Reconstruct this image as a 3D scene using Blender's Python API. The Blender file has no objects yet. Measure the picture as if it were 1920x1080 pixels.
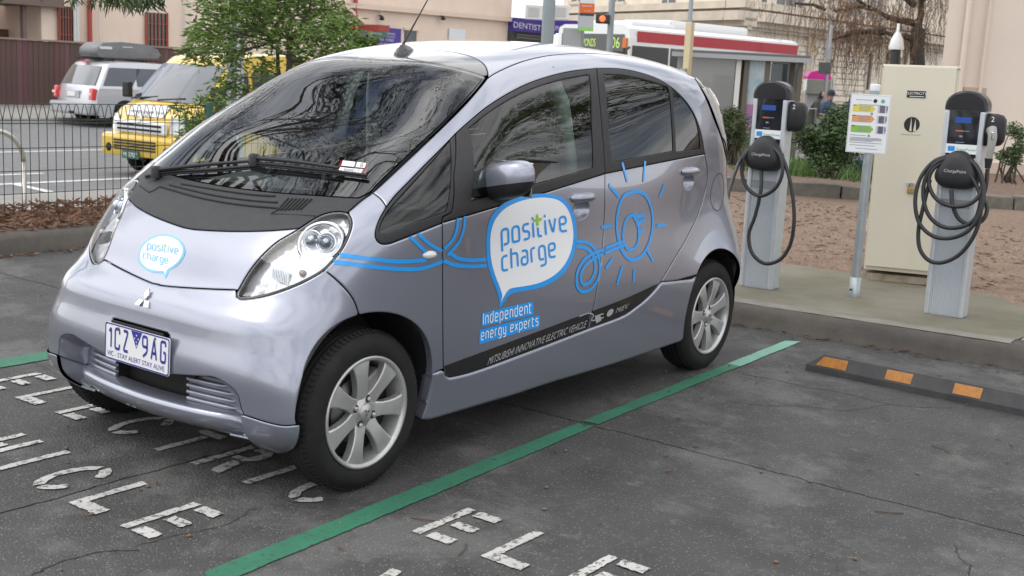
import bpy, bmesh, math, random
import numpy as np
from mathutils import Vector, Matrix
from mathutils.geometry import delaunay_2d_cdt, tessellate_polygon
random.seed(7); rng = np.random.default_rng(7)
PI = math.pi
SC = bpy.context.scene
COL = SC.collection

# ---------------------------------------------------------------- camera, sky, sun, exposure
CAM = np.array([3.4962, -2.9174, 1.4863]); PITCH, YAW, ROLL, FPX = .1813, .6397, .0530, 2223.7
_cy, _sy, _cp, _sp = math.cos(YAW), math.sin(YAW), math.cos(PITCH), math.sin(PITCH)
FW = np.array([-_sy*_cp, _cy*_cp, -_sp]); _r = np.array([_cy, _sy, 0.]); _u = np.cross(_r, FW)
RT = _r*math.cos(ROLL)+_u*math.sin(ROLL); UP = -_r*math.sin(ROLL)+_u*math.cos(ROLL)
cd = bpy.data.cameras.new('camera'); cam = bpy.data.objects.new('camera', cd); COL.objects.link(cam)
cd.sensor_width = 36; cd.lens = FPX/1920*36; cd.clip_start = .05; cd.clip_end = 900
cd.dof.use_dof = True; cd.dof.focus_distance = 5.2; cd.dof.aperture_fstop = 7.0
cam.matrix_world = Matrix([[RT[0], UP[0], -FW[0], CAM[0]], [RT[1], UP[1], -FW[1], CAM[1]], [RT[2], UP[2], -FW[2], CAM[2]], [0, 0, 0, 1]])
SC.camera = cam
SUN_EL, SUN_AZ = math.radians(52), math.radians(228)   # azimuth clockwise from +Y
wd = bpy.data.worlds.new('World'); SC.world = wd; wd.use_nodes = True
nt = wd.node_tree; nt.nodes.clear()
def wn(t, **k):
    n = nt.nodes.new(t)
    for a, b in k.items(): setattr(n, a, b)
    return n
sky = wn('ShaderNodeTexSky', sky_type='NISHITA', sun_disc=False, sun_elevation=SUN_EL, sun_rotation=SUN_AZ, air_density=1.0, dust_density=1.5, ozone_density=1.5)
tc = wn('ShaderNodeTexCoord'); mp = wn('ShaderNodeMapping'); mp.inputs['Scale'].default_value = (1, 1, 2.6)
cn = wn('ShaderNodeTexNoise'); cn.inputs['Scale'].default_value = 2.6; cn.inputs['Detail'].default_value = 7; cn.inputs['Roughness'].default_value = .58
cr = wn('ShaderNodeValToRGB'); cr.color_ramp.elements[0].position = .30; cr.color_ramp.elements[1].position = .54
cm = wn('ShaderNodeMix', data_type='RGBA'); 
dt = wn('ShaderNodeVectorMath', operation='DOT_PRODUCT'); dt.inputs[1].default_value = (math.sin(SUN_AZ)*math.cos(SUN_EL), math.cos(SUN_AZ)*math.cos(SUN_EL), math.sin(SUN_EL))
gw = wn('ShaderNodeMapRange', interpolation_type='SMOOTHSTEP'); gw.inputs['From Min'].default_value = .5; gw.inputs['From Max'].default_value = 1; gw.inputs['To Min'].default_value = 16; gw.inputs['To Max'].default_value = 21    # thin cloud is brighter towards the sun
nt.links.new(tc.outputs['Generated'], dt.inputs[0]); nt.links.new(dt.outputs['Value'], gw.inputs['Value']); nt.links.new(gw.outputs[0], cm.inputs['B'])
bg = wn('ShaderNodeBackground'); bg.inputs['Strength'].default_value = .125
wo = wn('ShaderNodeOutputWorld')
for a, b in ((tc.outputs['Generated'], mp.inputs['Vector']), (mp.outputs[0], cn.inputs['Vector']), (cn.outputs['Fac'], cr.inputs[0]), (cr.outputs[0], cm.inputs['Factor']), (sky.outputs[0], cm.inputs['A']), (cm.outputs['Result'], bg.inputs[0]), (bg.outputs[0], wo.inputs[0])):
    nt.links.new(a, b)
sl = bpy.data.lights.new('sun', 'SUN'); sl.energy = .55; sl.angle = math.radians(18); sl.color = (1, .965, .91)
so = bpy.data.objects.new('sun', sl); COL.objects.link(so)
sdir = Vector((math.sin(SUN_AZ)*math.cos(SUN_EL), math.cos(SUN_AZ)*math.cos(SUN_EL), math.sin(SUN_EL)))
so.rotation_euler = sdir.to_track_quat('Z', 'Y').to_euler(); so.location = (0, 0, 30)
SC.view_settings.view_transform = 'Standard'; SC.view_settings.look = 'None'; SC.view_settings.gamma = 1
SC.view_settings.exposure = 0.0
SC.cycles.max_bounces = 8; SC.cycles.transparent_max_bounces = 24; SC.cycles.sample_clamp_indirect = 6
SC.cycles.use_denoising = True

# ---------------------------------------------------------------- placing helpers
def raydir(px, py):
    d = FW+RT*(px-960)/FPX+UP*(540-py)/FPX
    return d
def at(px, py, depth): return CAM+raydir(px, py)*depth          # a point seen there at that depth
def gnd(px, py, z=0.):
    d = raydir(px, py); return CAM+d*((z-CAM[2])/d[2])
def onx(px, py, x):
    d = raydir(px, py); return CAM+d*((x-CAM[0])/d[0])

# ---------------------------------------------------------------- materials
MATS = {}
def mat(name, col=(.5, .5, .5), rough=.5, metal=0., coat=0., spec=.5, var=None, vscale=8., bump=0., bscale=60., vary=(0, 0), alpha=None, emit=None, coord='Object', coatr=.03, stretch=None):
    """procedural principled material; var = second colour mixed in by noise"""
    if name in MATS: return MATS[name]
    m = bpy.data.materials.new(name); m.use_nodes = True; MATS[name] = m
    t = m.node_tree; b = t.nodes['Principled BSDF']
    b.inputs['Base Color'].default_value = (*col, 1); b.inputs['Roughness'].default_value = rough
    b.inputs['Metallic'].default_value = metal; b.inputs['Coat Weight'].default_value = coat; b.inputs['Coat Roughness'].default_value = coatr
    b.inputs['Specular IOR Level'].default_value = spec
    if emit: b.inputs['Emission Color'].default_value = (*emit[0], 1); b.inputs['Emission Strength'].default_value = emit[1]
    tcn = t.nodes.new('ShaderNodeTexCoord'); src = tcn.outputs[coord]
    if stretch:
        mpn = t.nodes.new('ShaderNodeMapping'); mpn.inputs['Scale'].default_value = stretch; t.links.new(src, mpn.inputs[0]); src = mpn.outputs[0]
    if var is not None:
        n = t.nodes.new('ShaderNodeTexNoise'); n.inputs['Scale'].default_value = vscale; n.inputs['Detail'].default_value = 8; n.inputs['Roughness'].default_value = .62
        r = t.nodes.new('ShaderNodeValToRGB'); r.color_ramp.elements[0].position = .35; r.color_ramp.elements[1].position = .65
        r.color_ramp.elements[0].color = (*col, 1); r.color_ramp.elements[1].color = (*var, 1)
        t.links.new(src, n.inputs['Vector']); t.links.new(n.outputs['Fac'], r.inputs[0]); t.links.new(r.outputs[0], b.inputs['Base Color'])
    if vary != (0, 0):
        n = t.nodes.new('ShaderNodeTexNoise'); n.inputs['Scale'].default_value = vscale*1.7; n.inputs['Detail'].default_value = 5
        r = t.nodes.new('ShaderNodeMapRange'); r.inputs['To Min'].default_value = rough+vary[0]; r.inputs['To Max'].default_value = rough+vary[1]
        t.links.new(src, n.inputs['Vector']); t.links.new(n.outputs['Fac'], r.inputs['Value']); t.links.new(r.outputs[0], b.inputs['Roughness'])
    if bump:
        n = t.nodes.new('ShaderNodeTexNoise'); n.inputs['Scale'].default_value = bscale; n.inputs['Detail'].default_value = 6
        bp = t.nodes.new('ShaderNodeBump'); bp.inputs['Strength'].default_value = bump; bp.inputs['Distance'].default_value = .01
        t.links.new(src, n.inputs['Vector']); t.links.new(n.outputs['Fac'], bp.inputs['Height']); t.links.new(bp.outputs[0], b.inputs['Normal'])
    return m
def glass(name, tint=(.8, .85, .83), ior=1.5, rough=.0):
    """thin pane: fresnel mix of a tinted see-through and a mirror reflection"""
    if name in MATS: return MATS[name]
    m = bpy.data.materials.new(name); m.use_nodes = True; MATS[name] = m
    t = m.node_tree; t.nodes.clear()
    o = t.nodes.new('ShaderNodeOutputMaterial'); mx = t.nodes.new('ShaderNodeMixShader'); tr = t.nodes.new('ShaderNodeBsdfTransparent'); gl = t.nodes.new('ShaderNodeBsdfGlossy')
    fr = t.nodes.new('ShaderNodeFresnel'); fr.inputs['IOR'].default_value = ior
    tr.inputs[0].default_value = (*tint, 1); gl.inputs['Roughness'].default_value = rough
    t.links.new(fr.outputs[0], mx.inputs[0]); t.links.new(tr.outputs[0], mx.inputs[1]); t.links.new(gl.outputs[0], mx.inputs[2]); t.links.new(mx.outputs[0], o.inputs[0])
    return m

# ---------------------------------------------------------------- mesh helpers
def link(name, me, m=None, parent=None):
    o = bpy.data.objects.new(name, me); COL.objects.link(o)
    if m is not None and me is not None and len(me.materials) == 0: me.materials.append(m)
    if parent is not None: o.parent = parent
    return o
def thing(name, label, cat, loc=(0, 0, 0), rz=0., group=None, rot=None):
    o = bpy.data.objects.new(name, None); COL.objects.link(o); o.empty_display_size = .1
    o.location = loc; o.rotation_euler = rot if rot else (0, 0, rz)
    tag(o, label, cat, group); return o
def tag(o, label=None, cat=None, group=None, kind=None):
    if label: o['label'] = label
    if cat: o['category'] = cat
    if group: o['group'] = group
    if kind: o['kind'] = kind
    return o
def struct(o): o['kind'] = 'structure'; return o
class MB:
    """collects shapes into one mesh; local axes of the thing"""
    def __init__(s): s.v = []; s.f = []; s.sm = []
    def add(s, vs, fs, smooth=False):
        k = len(s.v); s.v += [tuple(map(float, p)) for p in vs]; s.f += [tuple(i+k for i in f) for f in fs]; s.sm += [smooth]*len(fs); return s
    def box(s, c, d, rz=0., rx=0., ry=0., bev=0.):
        hx, hy, hz = d[0]/2, d[1]/2, d[2]/2
        if bev > 0:
            b = min(bev, hx*.9, hy*.9, hz*.9); P = []; 
            bm = bmesh.new(); bmesh.ops.create_cube(bm, size=1)
            for v in bm.verts: v.co = Vector((v.co.x*2*hx, v.co.y*2*hy, v.co.z*2*hz))
            bmesh.ops.bevel(bm, geom=bm.edges[:], offset=b, segments=2, affect='EDGES', profile=.6)
            bm.verts.index_update(); vs = [v.co.copy() for v in bm.verts]; fs = [[v.index for v in f.verts] for f in bm.faces]; bm.free()
        else:
            vs = [Vector((x*hx, y*hy, z*hz)) for x in (-1, 1) for y in (-1, 1) for z in (-1, 1)]
            fs = [(0, 1, 3, 2), (4, 6, 7, 5), (0, 4, 5, 1), (2, 3, 7, 6), (0, 2, 6, 4), (1, 5, 7, 3)]
        M = Matrix.Translation(c) @ Matrix.Rotation(rz, 4, 'Z') @ Matrix.Rotation(rx, 4, 'X') @ Matrix.Rotation(ry, 4, 'Y')
        return s.add([M @ v for v in vs], fs)
    def tube(s, pts, r, n=8, cap=True, smooth=True, closed=False):
        P = [Vector(p) for p in pts]; m = len(P); rr = r if hasattr(r, '__len__') else [r]*m
        T = []
        for i in range(m):
            a = P[(i-1) % m] if (i > 0 or closed) else P[i]; b = P[(i+1) % m] if (i < m-1 or closed) else P[i]
            T.append((b-a).normalized() if (b-a).length > 1e-9 else Vector((0, 0, 1)))
        nrm = T[0].orthogonal().normalized(); vs = []
        for i in range(m):
            nrm = (nrm-T[i]*nrm.dot(T[i]))
            nrm = nrm.normalized() if nrm.length > 1e-6 else T[i].orthogonal().normalized()
            bi = T[i].cross(nrm)
            for k in range(n):
                a = 2*PI*k/n; vs.append(P[i]+nrm*(rr[i]*math.cos(a))+bi*(rr[i]*math.sin(a)))
        fs = [(i*n+k, i*n+(k+1) % n, ((i+1) % m)*n+(k+1) % n, ((i+1) % m)*n+k) for i in range(m if closed else m-1) for k in range(n)]
        s.add(vs, fs, smooth)
        if cap and not closed: s.add(vs[:n], [tuple(range(n-1, -1, -1))]); s.add(vs[-n:], [tuple(range(n))])
        return s
    def lathe(s, prof, n=24, M=None, smooth=True, a0=0., a1=2*PI):
        """prof (r, h) turned about local Z"""
        full = abs(a1-a0-2*PI) < 1e-6; na = n if full else n+1; vs = []
        for r, h in prof:
            for k in range(na):
                a = a0+(a1-a0)*k/n; vs.append(Vector((r*math.cos(a), r*math.sin(a), h)))
        fs = [(i*na+k, i*na+(k+1) % na, (i+1)*na+(k+1) % na, (i+1)*na+k) for i in range(len(prof)-1) for k in range(n)]
        if M is not None: vs = [M @ v for v in vs]
        return s.add(vs, fs, smooth)
    def prism(s, poly, t0, t1, ax='Y', M=None):
        """2D polygon extruded; ax = normal axis. Y: poly is (x,z); X: (y,z); Z: (x,y)"""
        def p3(a, b, t): return {'Y': (a, t, b), 'X': (t, a, b), 'Z': (a, b, t)}[ax]
        n = len(poly); vs = [Vector(p3(a, b, t0)) for a, b in poly]+[Vector(p3(a, b, t1)) for a, b in poly]
        if M is not None: vs = [M @ v for v in vs]
        tri = tessellate_polygon([[Vector((a, b, 0)) for a, b in poly]])
        fs = [tuple(t) for t in tri]+[tuple(i+n for i in t) for t in tri]+[(i, (i+1) % n, (i+1) % n+n, i+n) for i in range(n)]
        return s.add(vs, fs)
    def flat(s, poly3, tri=True):
        n = len(poly3); 
        return s.add(poly3, [tuple(range(n))])
    def build(s, name, m, parent=None, fix=True):
        me = bpy.data.meshes.new(name); me.from_pydata(s.v, [], s.f)
        me.polygons.foreach_set('use_smooth', s.sm)
        if fix:
            bm = bmesh.new(); bm.from_mesh(me); bmesh.ops.recalc_face_normals(bm, faces=bm.faces[:]); bm.to_mesh(me); bm.free()
        me.update(); return link(name, me, m, parent)
def copy_tree(o, parent=None, **loc):
    c = o.copy(); COL.objects.link(c); c.parent = parent
    for ch in list(o.children): copy_tree(ch, c)
    return c
def catmull(pts, n=8, closed=False):
    P = np.asarray(pts, float); m = len(P); out = []
    for i in range(m if closed else m-1):
        p1, p2 = P[i], P[(i+1) % m]
        p0 = P[i-1] if (i > 0 or closed) else 2*p1-p2
        p3 = P[(i+2) % m] if (i < m-2 or closed) else 2*p2-p1
        d0, d1, d2 = [max(np.linalg.norm(b-a), 1e-9)**.5 for a, b in ((p0, p1), (p1, p2), (p2, p3))]
        t1 = d0; t2 = t1+d1; t3 = t2+d2
        for k in range(n):
            t = t1+(t2-t1)*k/n
            A1 = (t1-t)/t1*p0+t/t1*p1; A2 = (t2-t)/d1*p1+(t-t1)/d1*p2; A3 = (t3-t)/d2*p2+(t-t2)/d2*p3
            B1 = (t2-t)/t2*A1+t/t2*A2; B2 = (t3-t)/(t3-t1)*A2+(t-t1)/(t3-t1)*A3
            out.append((t2-t)/d1*B1+(t-t1)/d1*B2)
    if not closed: out.append(P[-1])
    return np.array(out)
def resample(P, step, closed=True):
    P = np.asarray(P, float)
    if closed: P = np.vstack([P, P[:1]])
    d = np.r_[0, np.cumsum(np.linalg.norm(np.diff(P, axis=0), axis=1))]; n = max(int(round(d[-1]/step)), 8)
    t = np.linspace(0, d[-1], n+1)[:-1 if closed else None]
    return np.stack([np.interp(t, d, P[:, i]) for i in range(P.shape[1])], -1)
def inpoly(Q, poly):
    x, y = Q[:, 0], Q[:, 1]; r = np.zeros(len(Q), bool); n = len(poly)
    for i in range(n):
        x1, y1 = poly[i]; x2, y2 = poly[(i+1) % n]
        c = ((y1 > y) != (y2 > y))
        with np.errstate(divide='ignore', invalid='ignore'): r ^= c & (x < (x2-x1)*(y-y1)/(y2-y1+1e-15)+x1)
    return r
def segdist(Q, poly):
    a = poly; b = np.roll(poly, -1, 0); d = np.full(len(Q), 1e9)
    for i in range(len(a)):
        ab = b[i]-a[i]; t = np.clip(((Q-a[i])@ab)/max(ab@ab, 1e-12), 0, 1); d = np.minimum(d, np.linalg.norm(Q-(a[i]+t[:, None]*ab), axis=1))
    return d
# ---------------------------------------------------------------- the car's body as one smooth surface
CY,CZ=1.25,0.62
def natspline(xk,yk,periodic=False):
    xk=np.asarray(xk,float);yk=np.asarray(yk,float)
    if periodic:
        P=2*np.pi; m=4
        xk=np.concatenate([xk[-m:]-P,xk,xk[:m]+P]); yk=np.concatenate([yk[-m:],yk,yk[:m]])
    n=len(xk);h=np.diff(xk)
    A=np.zeros((n,n));b=np.zeros(n);A[0,0]=A[-1,-1]=1
    for i in range(1,n-1):
        A[i,i-1]=h[i-1];A[i,i]=2*(h[i-1]+h[i]);A[i,i+1]=h[i]
        b[i]=6*((yk[i+1]-yk[i])/h[i]-(yk[i]-yk[i-1])/h[i-1])
    M=np.linalg.solve(A,b)
    def f(x):
        x=np.asarray(x,float); 
        xc=np.clip(x,xk[0],xk[-1])
        i=np.clip(np.searchsorted(xk,xc)-1,0,n-2)
        d=xk[i+1]-xk[i];a=(xk[i+1]-xc)/d;bb=(xc-xk[i])/d
        return a*yk[i]+bb*yk[i+1]+((a**3-a)*M[i]+(bb**3-bb)*M[i+1])*d*d/6
    return f
GY=np.array([-.4,-.1,.25,.7,1.3,1.9,2.4,2.8]);GZ=np.array([.3,.6,.9,1.2,1.5])
SY=np.array([.3,.3,.4,.5,.6,.55,.45,.4]);SZ=.3
class Body:
    def __init__(s,prof,wz,ty,pk,qk,am):
        s.am=np.asarray(am)
        th=np.arctan2(prof[:,1]-CZ,-(prof[:,0]-CY))  # 0 = front horizontal, +90deg up, 180 rear
        r=np.hypot(prof[:,0]-CY,prof[:,1]-CZ); o=np.argsort(th)
        s.R=natspline(th[o],r[o],True); s.W=natspline(*wz); s.T=natspline(*ty)
        s.p=natspline(*pk,True); s.q=natspline(*qk,True)
    def G(s,P):
        x,y,z=P[...,0],P[...,1],P[...,2]
        th=np.arctan2(z-CZ,-(y-CY)); r=np.hypot(y-CY,z-CZ)
        W=s.W(z)*s.T(y)+np.einsum('...i,...j,ij->...',np.exp(-((y[...,None]-GY)/SY)**2),np.exp(-((z[...,None]-GZ)/SZ)**2),s.am); u=np.abs(x)/W
        return u**s.p(th)+(r/s.R(th))**s.q(th)-1
    def sd(s,P,e=1e-4):
        g=s.G(P); gr=np.stack([(s.G(P+e*np.eye(3)[i])-s.G(P-e*np.eye(3)[i]))/(2*e) for i in range(3)],-1)
        return g/np.maximum(np.linalg.norm(gr,axis=-1),1e-3)
BODY=Body(np.array([[-0.2948,0.1615],[-0.3998,0.2401],[-0.4224,0.3409],[-0.4272,0.4505],[-0.4078,0.5408],[-0.387,0.622],[-0.3309,0.6808],[-0.2746,0.7666],[-0.202,0.8625],[-0.1104,0.9479],[0.0083,1.024],[0.2592,1.1897],[0.5053,1.3448],[0.7533,1.4943],[0.9505,1.5533],[1.2801,1.6018],[1.6029,1.6203],[2.0066,1.6086],[2.4095,1.5678],[2.6304,1.5067],[2.7668,1.3633],[2.8743,1.1514],[2.9519,0.9003],[3.0027,0.65],[2.992,0.4198],[2.9001,0.22],[2.55,0.02],[2.2,-0.02],[1.85,-0.02],[1.5,-0.02],[1.25,-0.02],[1.0,-0.02],[0.7,-0.02],[0.4,-0.02],[0.1,0.02]]),(np.array([0.1,0.25,0.4,0.55,0.7,0.85,1.0,1.15,1.3,1.45,1.62]),np.array([0.693,0.7194,0.7377,0.7434,0.7334,0.7213,0.7153,0.6899,0.6497,0.6001,0.5398])),(np.array([-0.6,-0.3,0.0,0.5,1.2,2.0,2.5,2.8,3.1]),np.array([1.0097,1.0059,1.0051,1.0041,1.0031,1.0037,1.004,0.9955,0.9662])),(np.array([-3.1416,-2.618,-2.0944,-1.0472,-0.3491,0.3491,1.0472,1.5708,2.0944,2.618]),np.array([2.508,2.5031,2.4976,2.508,3.1429,2.8208,3.446,3.136,3.0457,2.6329])),(np.array([-3.1416,-2.618,-2.0944,-1.0472,-0.3491,0.3491,1.0472,1.5708,2.0944,2.618]),np.array([20.5299,14.6112,13.6855,14.5253,30.0233,17.3873,17.1322,15.1168,23.1002,23.5469])),np.array([[0.0709,-0.037,-0.0339,-0.0039,-0.0002],[-0.0362,-0.0356,-0.0068,0.0039,0.0015],[-0.0049,0.0249,0.0476,0.0572,0.0139],[-0.0074,-0.0142,0.0113,0.0326,-0.0152],[-0.0074,-0.0032,0.0023,0.0025,-0.0109],[0.0029,0.0144,0.0043,0.0053,0.019],[0.0014,-0.0133,-0.0275,0.0094,0.0528],[0.0225,0.0379,-0.0434,-0.0006,0.0119]]))
def grad(P, e=2e-4):
    g = np.stack([BODY.G(P+e*np.eye(3)[i])-BODY.G(P-e*np.eye(3)[i]) for i in range(3)], -1)
    return g/np.maximum(np.linalg.norm(g, axis=-1, keepdims=True), 1e-12)
def march(O, D, t0, t1, n=56):
    O = np.asarray(O, float); D = np.asarray(D, float); ts = np.linspace(t0, t1, n)
    g = BODY.G(O[:, None]+D[:, None]*ts[None, :, None]); ins = g < 0
    i = np.where(ins.any(1), ins.argmax(1), g.argmin(1)); i = np.maximum(i, 1)
    a = ts[i-1].copy(); b = ts[i].copy(); hit = ins.any(1)
    for _ in range(20):
        m = (a+b)/2; gm = BODY.G(O+D*m[:, None]) < 0
        b = np.where(gm, m, b); a = np.where(gm, a, m)
    t = np.where(hit, (a+b)/2, ts[i]); return O+D*t[:, None]
class PM:                                   # plane mapping, looking along d
    def __init__(s, d):
        s.d = np.array(d, float)/np.linalg.norm(d); s.c = np.array([0, 1.25, .7])
        k = np.array([0, 0, 1.]) if abs(s.d[2]) < .9 else np.array([0, 1., 0]); s.a = np.cross(k, s.d); s.a /= np.linalg.norm(s.a); s.b = np.cross(s.d, s.a)
    def fwd(s, P): return np.stack([(P-s.c)@s.a, (P-s.c)@s.b], -1)
    def inv(s, Q):
        O = s.c+Q[:, :1]*s.a+Q[:, 1:2]*s.b-s.d*3.2; return march(O, np.broadcast_to(s.d, O.shape), 1.1, 4.0, 64)
class CM:                                   # cylinder mapping about a vertical axis
    def __init__(s, yc, back=False, r=.6): s.y = yc; s.r = r; s.k = -1. if back else 1.
    def fwd(s, P): return np.stack([np.arctan2(P[:, 0]*s.k, (s.y-P[:, 1])*s.k)*s.r, P[:, 2]], -1)
    def inv(s, Q):
        a = Q[:, 0]/s.r; D = np.stack([np.sin(a)*s.k, -np.cos(a)*s.k, 0*a], -1)
        O = np.stack([0*a, 0*a+s.y, Q[:, 1]], -1)+D*2.0; return march(O, -D, .2, 2.0, 70)
def H(*pts, n=5):                           # pixels -> the surface
    P = np.asarray(pts, float); P = catmull(P, n) if n and len(P) > 2 else P
    D = np.array([raydir(*p) for p in P]); return march(np.broadcast_to(CAM, D.shape), D, 2.2, 8.5, 160)
def SY_(*yz, n=0):                          # (y,z) -> the near side
    P = np.asarray(yz, float); P = catmull(P, n) if n else P
    O = np.stack([np.full(len(P), 1.4), P[:, 0], P[:, 1]], -1); return march(O, np.broadcast_to([-1., 0, 0], O.shape), .3, 1.4)
def FZ_(*xz, n=0, y0=-1., s=1.):            # (x,z) -> the front (or rear)
    P = np.asarray(xz, float); P = catmull(P, n) if n else P
    O = np.stack([P[:, 0], np.full(len(P), y0), P[:, 1]], -1); return march(O, np.broadcast_to([0, s, 0.], O.shape), .1, 2.2, 90)
def mir(P): return np.asarray(P)*[-1, 1, 1]
def both(half): h = np.asarray(half); return np.vstack([h, mir(h[::-1])])
def inset(q, g):
    a = np.roll(q, 1, 0); b = np.roll(q, -1, 0); t = b-a; t /= np.maximum(np.linalg.norm(t, axis=1, keepdims=True), 1e-9)
    ar = (q[:, 0]*np.roll(q[:, 1], -1)-q[:, 1]*np.roll(q[:, 0], -1)).sum(); s = 1 if ar > 0 else -1
    return q+np.stack([-t[:, 1], t[:, 0]], -1)*s*g
def panel(name, outline, m, parent, mp_, holes=(), gap=.002, step=.035, off=0., rim=.014, bev=.005, mirror=False, es=.012, tri=None):
    loops = []
    for k, o in enumerate([outline]+list(holes)):
        q = resample(mp_.fwd(np.asarray(o, float)), es)
        loops.append(inset(q, gap if k == 0 else -gap))
    V = []; E = []; ring = []
    for k, q in enumerate(loops):
        b = len(V); n = len(q); V += list(q); E += [(b+i, b+(i+1) % n) for i in range(n)]; ring.append((b, n))
    nr = len(V); r2 = []
    if bev > 0:
        for k, q in enumerate(loops):
            w = inset(q, bev if k == 0 else -bev); V += list(w); r2.append(w)
    lo = loops[0].min(0); hi = loops[0].max(0)
    gx, gy = np.meshgrid(np.arange(lo[0], hi[0], step), np.arange(lo[1], hi[1], step*.866)); gx = gx+(np.arange(len(gx))[:, None] % 2)*step/2
    Q = np.stack([gx.ravel(), gy.ravel()], -1); keep = inpoly(Q, loops[0])
    for q in loops[1:]: keep &= ~inpoly(Q, q)
    Q = Q[keep]
    for q in loops: Q = Q[segdist(Q, q) > max(.45*step, bev*1.6)]
    V += list(Q)
    r = delaunay_2d_cdt([Vector((float(a), float(b))) for a, b in V], E, [], 0, 1e-7)
    W = np.array([(v.x, v.y) for v in r[0]]); T = np.array([f for f in r[2]]); orig = [o[0] if len(o) else -1 for o in r[3]]
    cen = W[T].mean(1); keep = inpoly(cen, loops[0])
    for q in loops[1:]: keep &= ~inpoly(cen, q)
    T = T[keep]; P = mp_.inv(W); N = grad(P)
    fn = np.cross(P[T[:, 1]]-P[T[:, 0]], P[T[:, 2]]-P[T[:, 0]]); fl = (fn*N[T[:, 0]]).sum(1) < 0; T[fl] = T[fl][:, ::-1]
    P = P+N*off; NN = N.copy(); P2 = P.copy()
    idx = {o: i for i, o in enumerate(orig) if 0 <= o}
    extraV = []; extraN = []; extraF = []
    k2 = nr
    for k, (b, n) in enumerate(ring):
        ids = [idx.get(b+i) for i in range(n)]; ok = [i for i in ids if i is not None]
        tang = {}
        for j, i in enumerate(ids):
            if i is None: continue
            if bev > 0:
                i2 = idx.get(k2+j)
                tv = P[i]-P[i2] if i2 is not None else np.zeros(3)
            else: tv = np.zeros(3)
            ln = np.linalg.norm(tv)
            tang[i] = tv/ln if ln > 1e-6 else N[i]*0
        if bev > 0:
            for i in ok:
                P2[i] = P[i]-N[i]*bev*.35; v = N[i]*.8+tang[i]*.6; NN[i] = v/max(np.linalg.norm(v), 1e-6)
        if rim > 0:
            base = len(P)+len(extraV); m_ = len(ok)
            for i in ok:
                t_ = tang[i] if np.linalg.norm(tang[i]) > .5 else N[i]
                extraV += [P2[i], P2[i]-N[i]*rim]; extraN += [t_, t_]
            for j in range(m_):
                a, b2 = base+2*j, base+2*((j+1) % m_); extraF.append((a, b2, b2+1, a+1))
        k2 += n
    AV = np.vstack([P2]+([np.array(extraV)] if extraV else [])); AN = np.vstack([NN]+([np.array(extraN)] if extraN else []))
    faces = [tuple(map(int, t)) for t in T]+extraF
    out = []
    for sgn in ((1, -1) if mirror else (1,)):
        A = AV*[sgn, 1, 1]; B = AN*[sgn, 1, 1]; fs = faces if sgn > 0 else [f[::-1] for f in faces]
        me = bpy.data.meshes.new(name); me.from_pydata(A.tolist(), [], fs); me.polygons.foreach_set('use_smooth', [True]*len(fs)); me.update()
        me.normals_split_custom_set_from_vertices([tuple(n) for n in B])
        p = parent if not isinstance(parent, tuple) else parent[0 if sgn > 0 else 1]
        out.append(link(name, me, m, p))
    return tuple(out) if mirror else out[0]

# ---- materials of the car
paint = mat('lavender silver paint', (.270, .284, .346), .30, .64, 1., var=(.285, .299, .361), vscale=900, coord='Object')
blackp = mat('black plastic', (.016, .016, .018), .45, spec=.32, var=(.022, .022, .024), vscale=40, bump=.05, bscale=900)
blackg = mat('gloss black', (.008, .008, .010), .08, coat=1.)
cowlm = mat('grey black cowl', (.022, .023, .026), .55, spec=.35, var=(.03, .031, .034), vscale=30, bump=.04, bscale=700)
rubber = mat('tyre rubber', (.010, .010, .0105), .8, spec=.25, var=(.017, .0165, .016), vscale=14, bump=.1, bscale=160)
alloy = mat('painted alloy', (.47, .475, .48), .34, .55, .5, var=(.37, .365, .355), vscale=9)
chrome = mat('chrome', (.82, .83, .85), .08, 1.)
chromed = mat('satin reflector', (.84, .85, .87), .24, .5)
dark = mat('dark cavity', (.010, .010, .011), .8)
seatm = mat('seat fabric', (.06, .061, .064), .85, var=(.08, .08, .083), vscale=60)
dashm = mat('dashboard plastic', (.11, .122, .118), .62, var=(.13, .14, .136), vscale=30)
blue = mat('sky blue vinyl', (.012, .30, .78), .32, coat=.5)
whitev = mat('white vinyl', (.80, .81, .83), .32, coat=.5)
greenv = mat('lime vinyl', (.28, .56, .05), .35, coat=.5)
stripem = mat('black stripe vinyl', (.014, .014, .015), .25, coat=.3)
wsglass = glass('windscreen glass', (.86, .93, .90), 2.0)
sideglass = glass('side glass', (.70, .80, .75), 1.6)
tintglass = glass('privacy glass', (.055, .058, .06), 1.75)
lensglass = glass('lens glass', (.95, .96, .97), 1.40)

car = thing('electric_car', 'lavender silver electric hatchback with blue decals, parked on the charging bay', 'car', (0, 1.25, 0))
CARO = np.array([0, 1.25, 0])
class _Car: pass
def carp(o):                                # geometry is written in world axes; shift it under the car's empty
    o.location = (0, -1.25, 0); return o
ROOT = car
def cp(name, outline, m, mp_, **k):
    r = panel(name, outline, m, car, mp_, **k)
    for o in (r if isinstance(r, tuple) else (r,)): o.location = (0, -1.25, 0)
    return r
def sub(mb, name, m, parent=None, fix=True):
    o = mb.build(name, m, parent or car, fix)
    if parent is None: o.location = (0, -1.25, 0)
    return o

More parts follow.
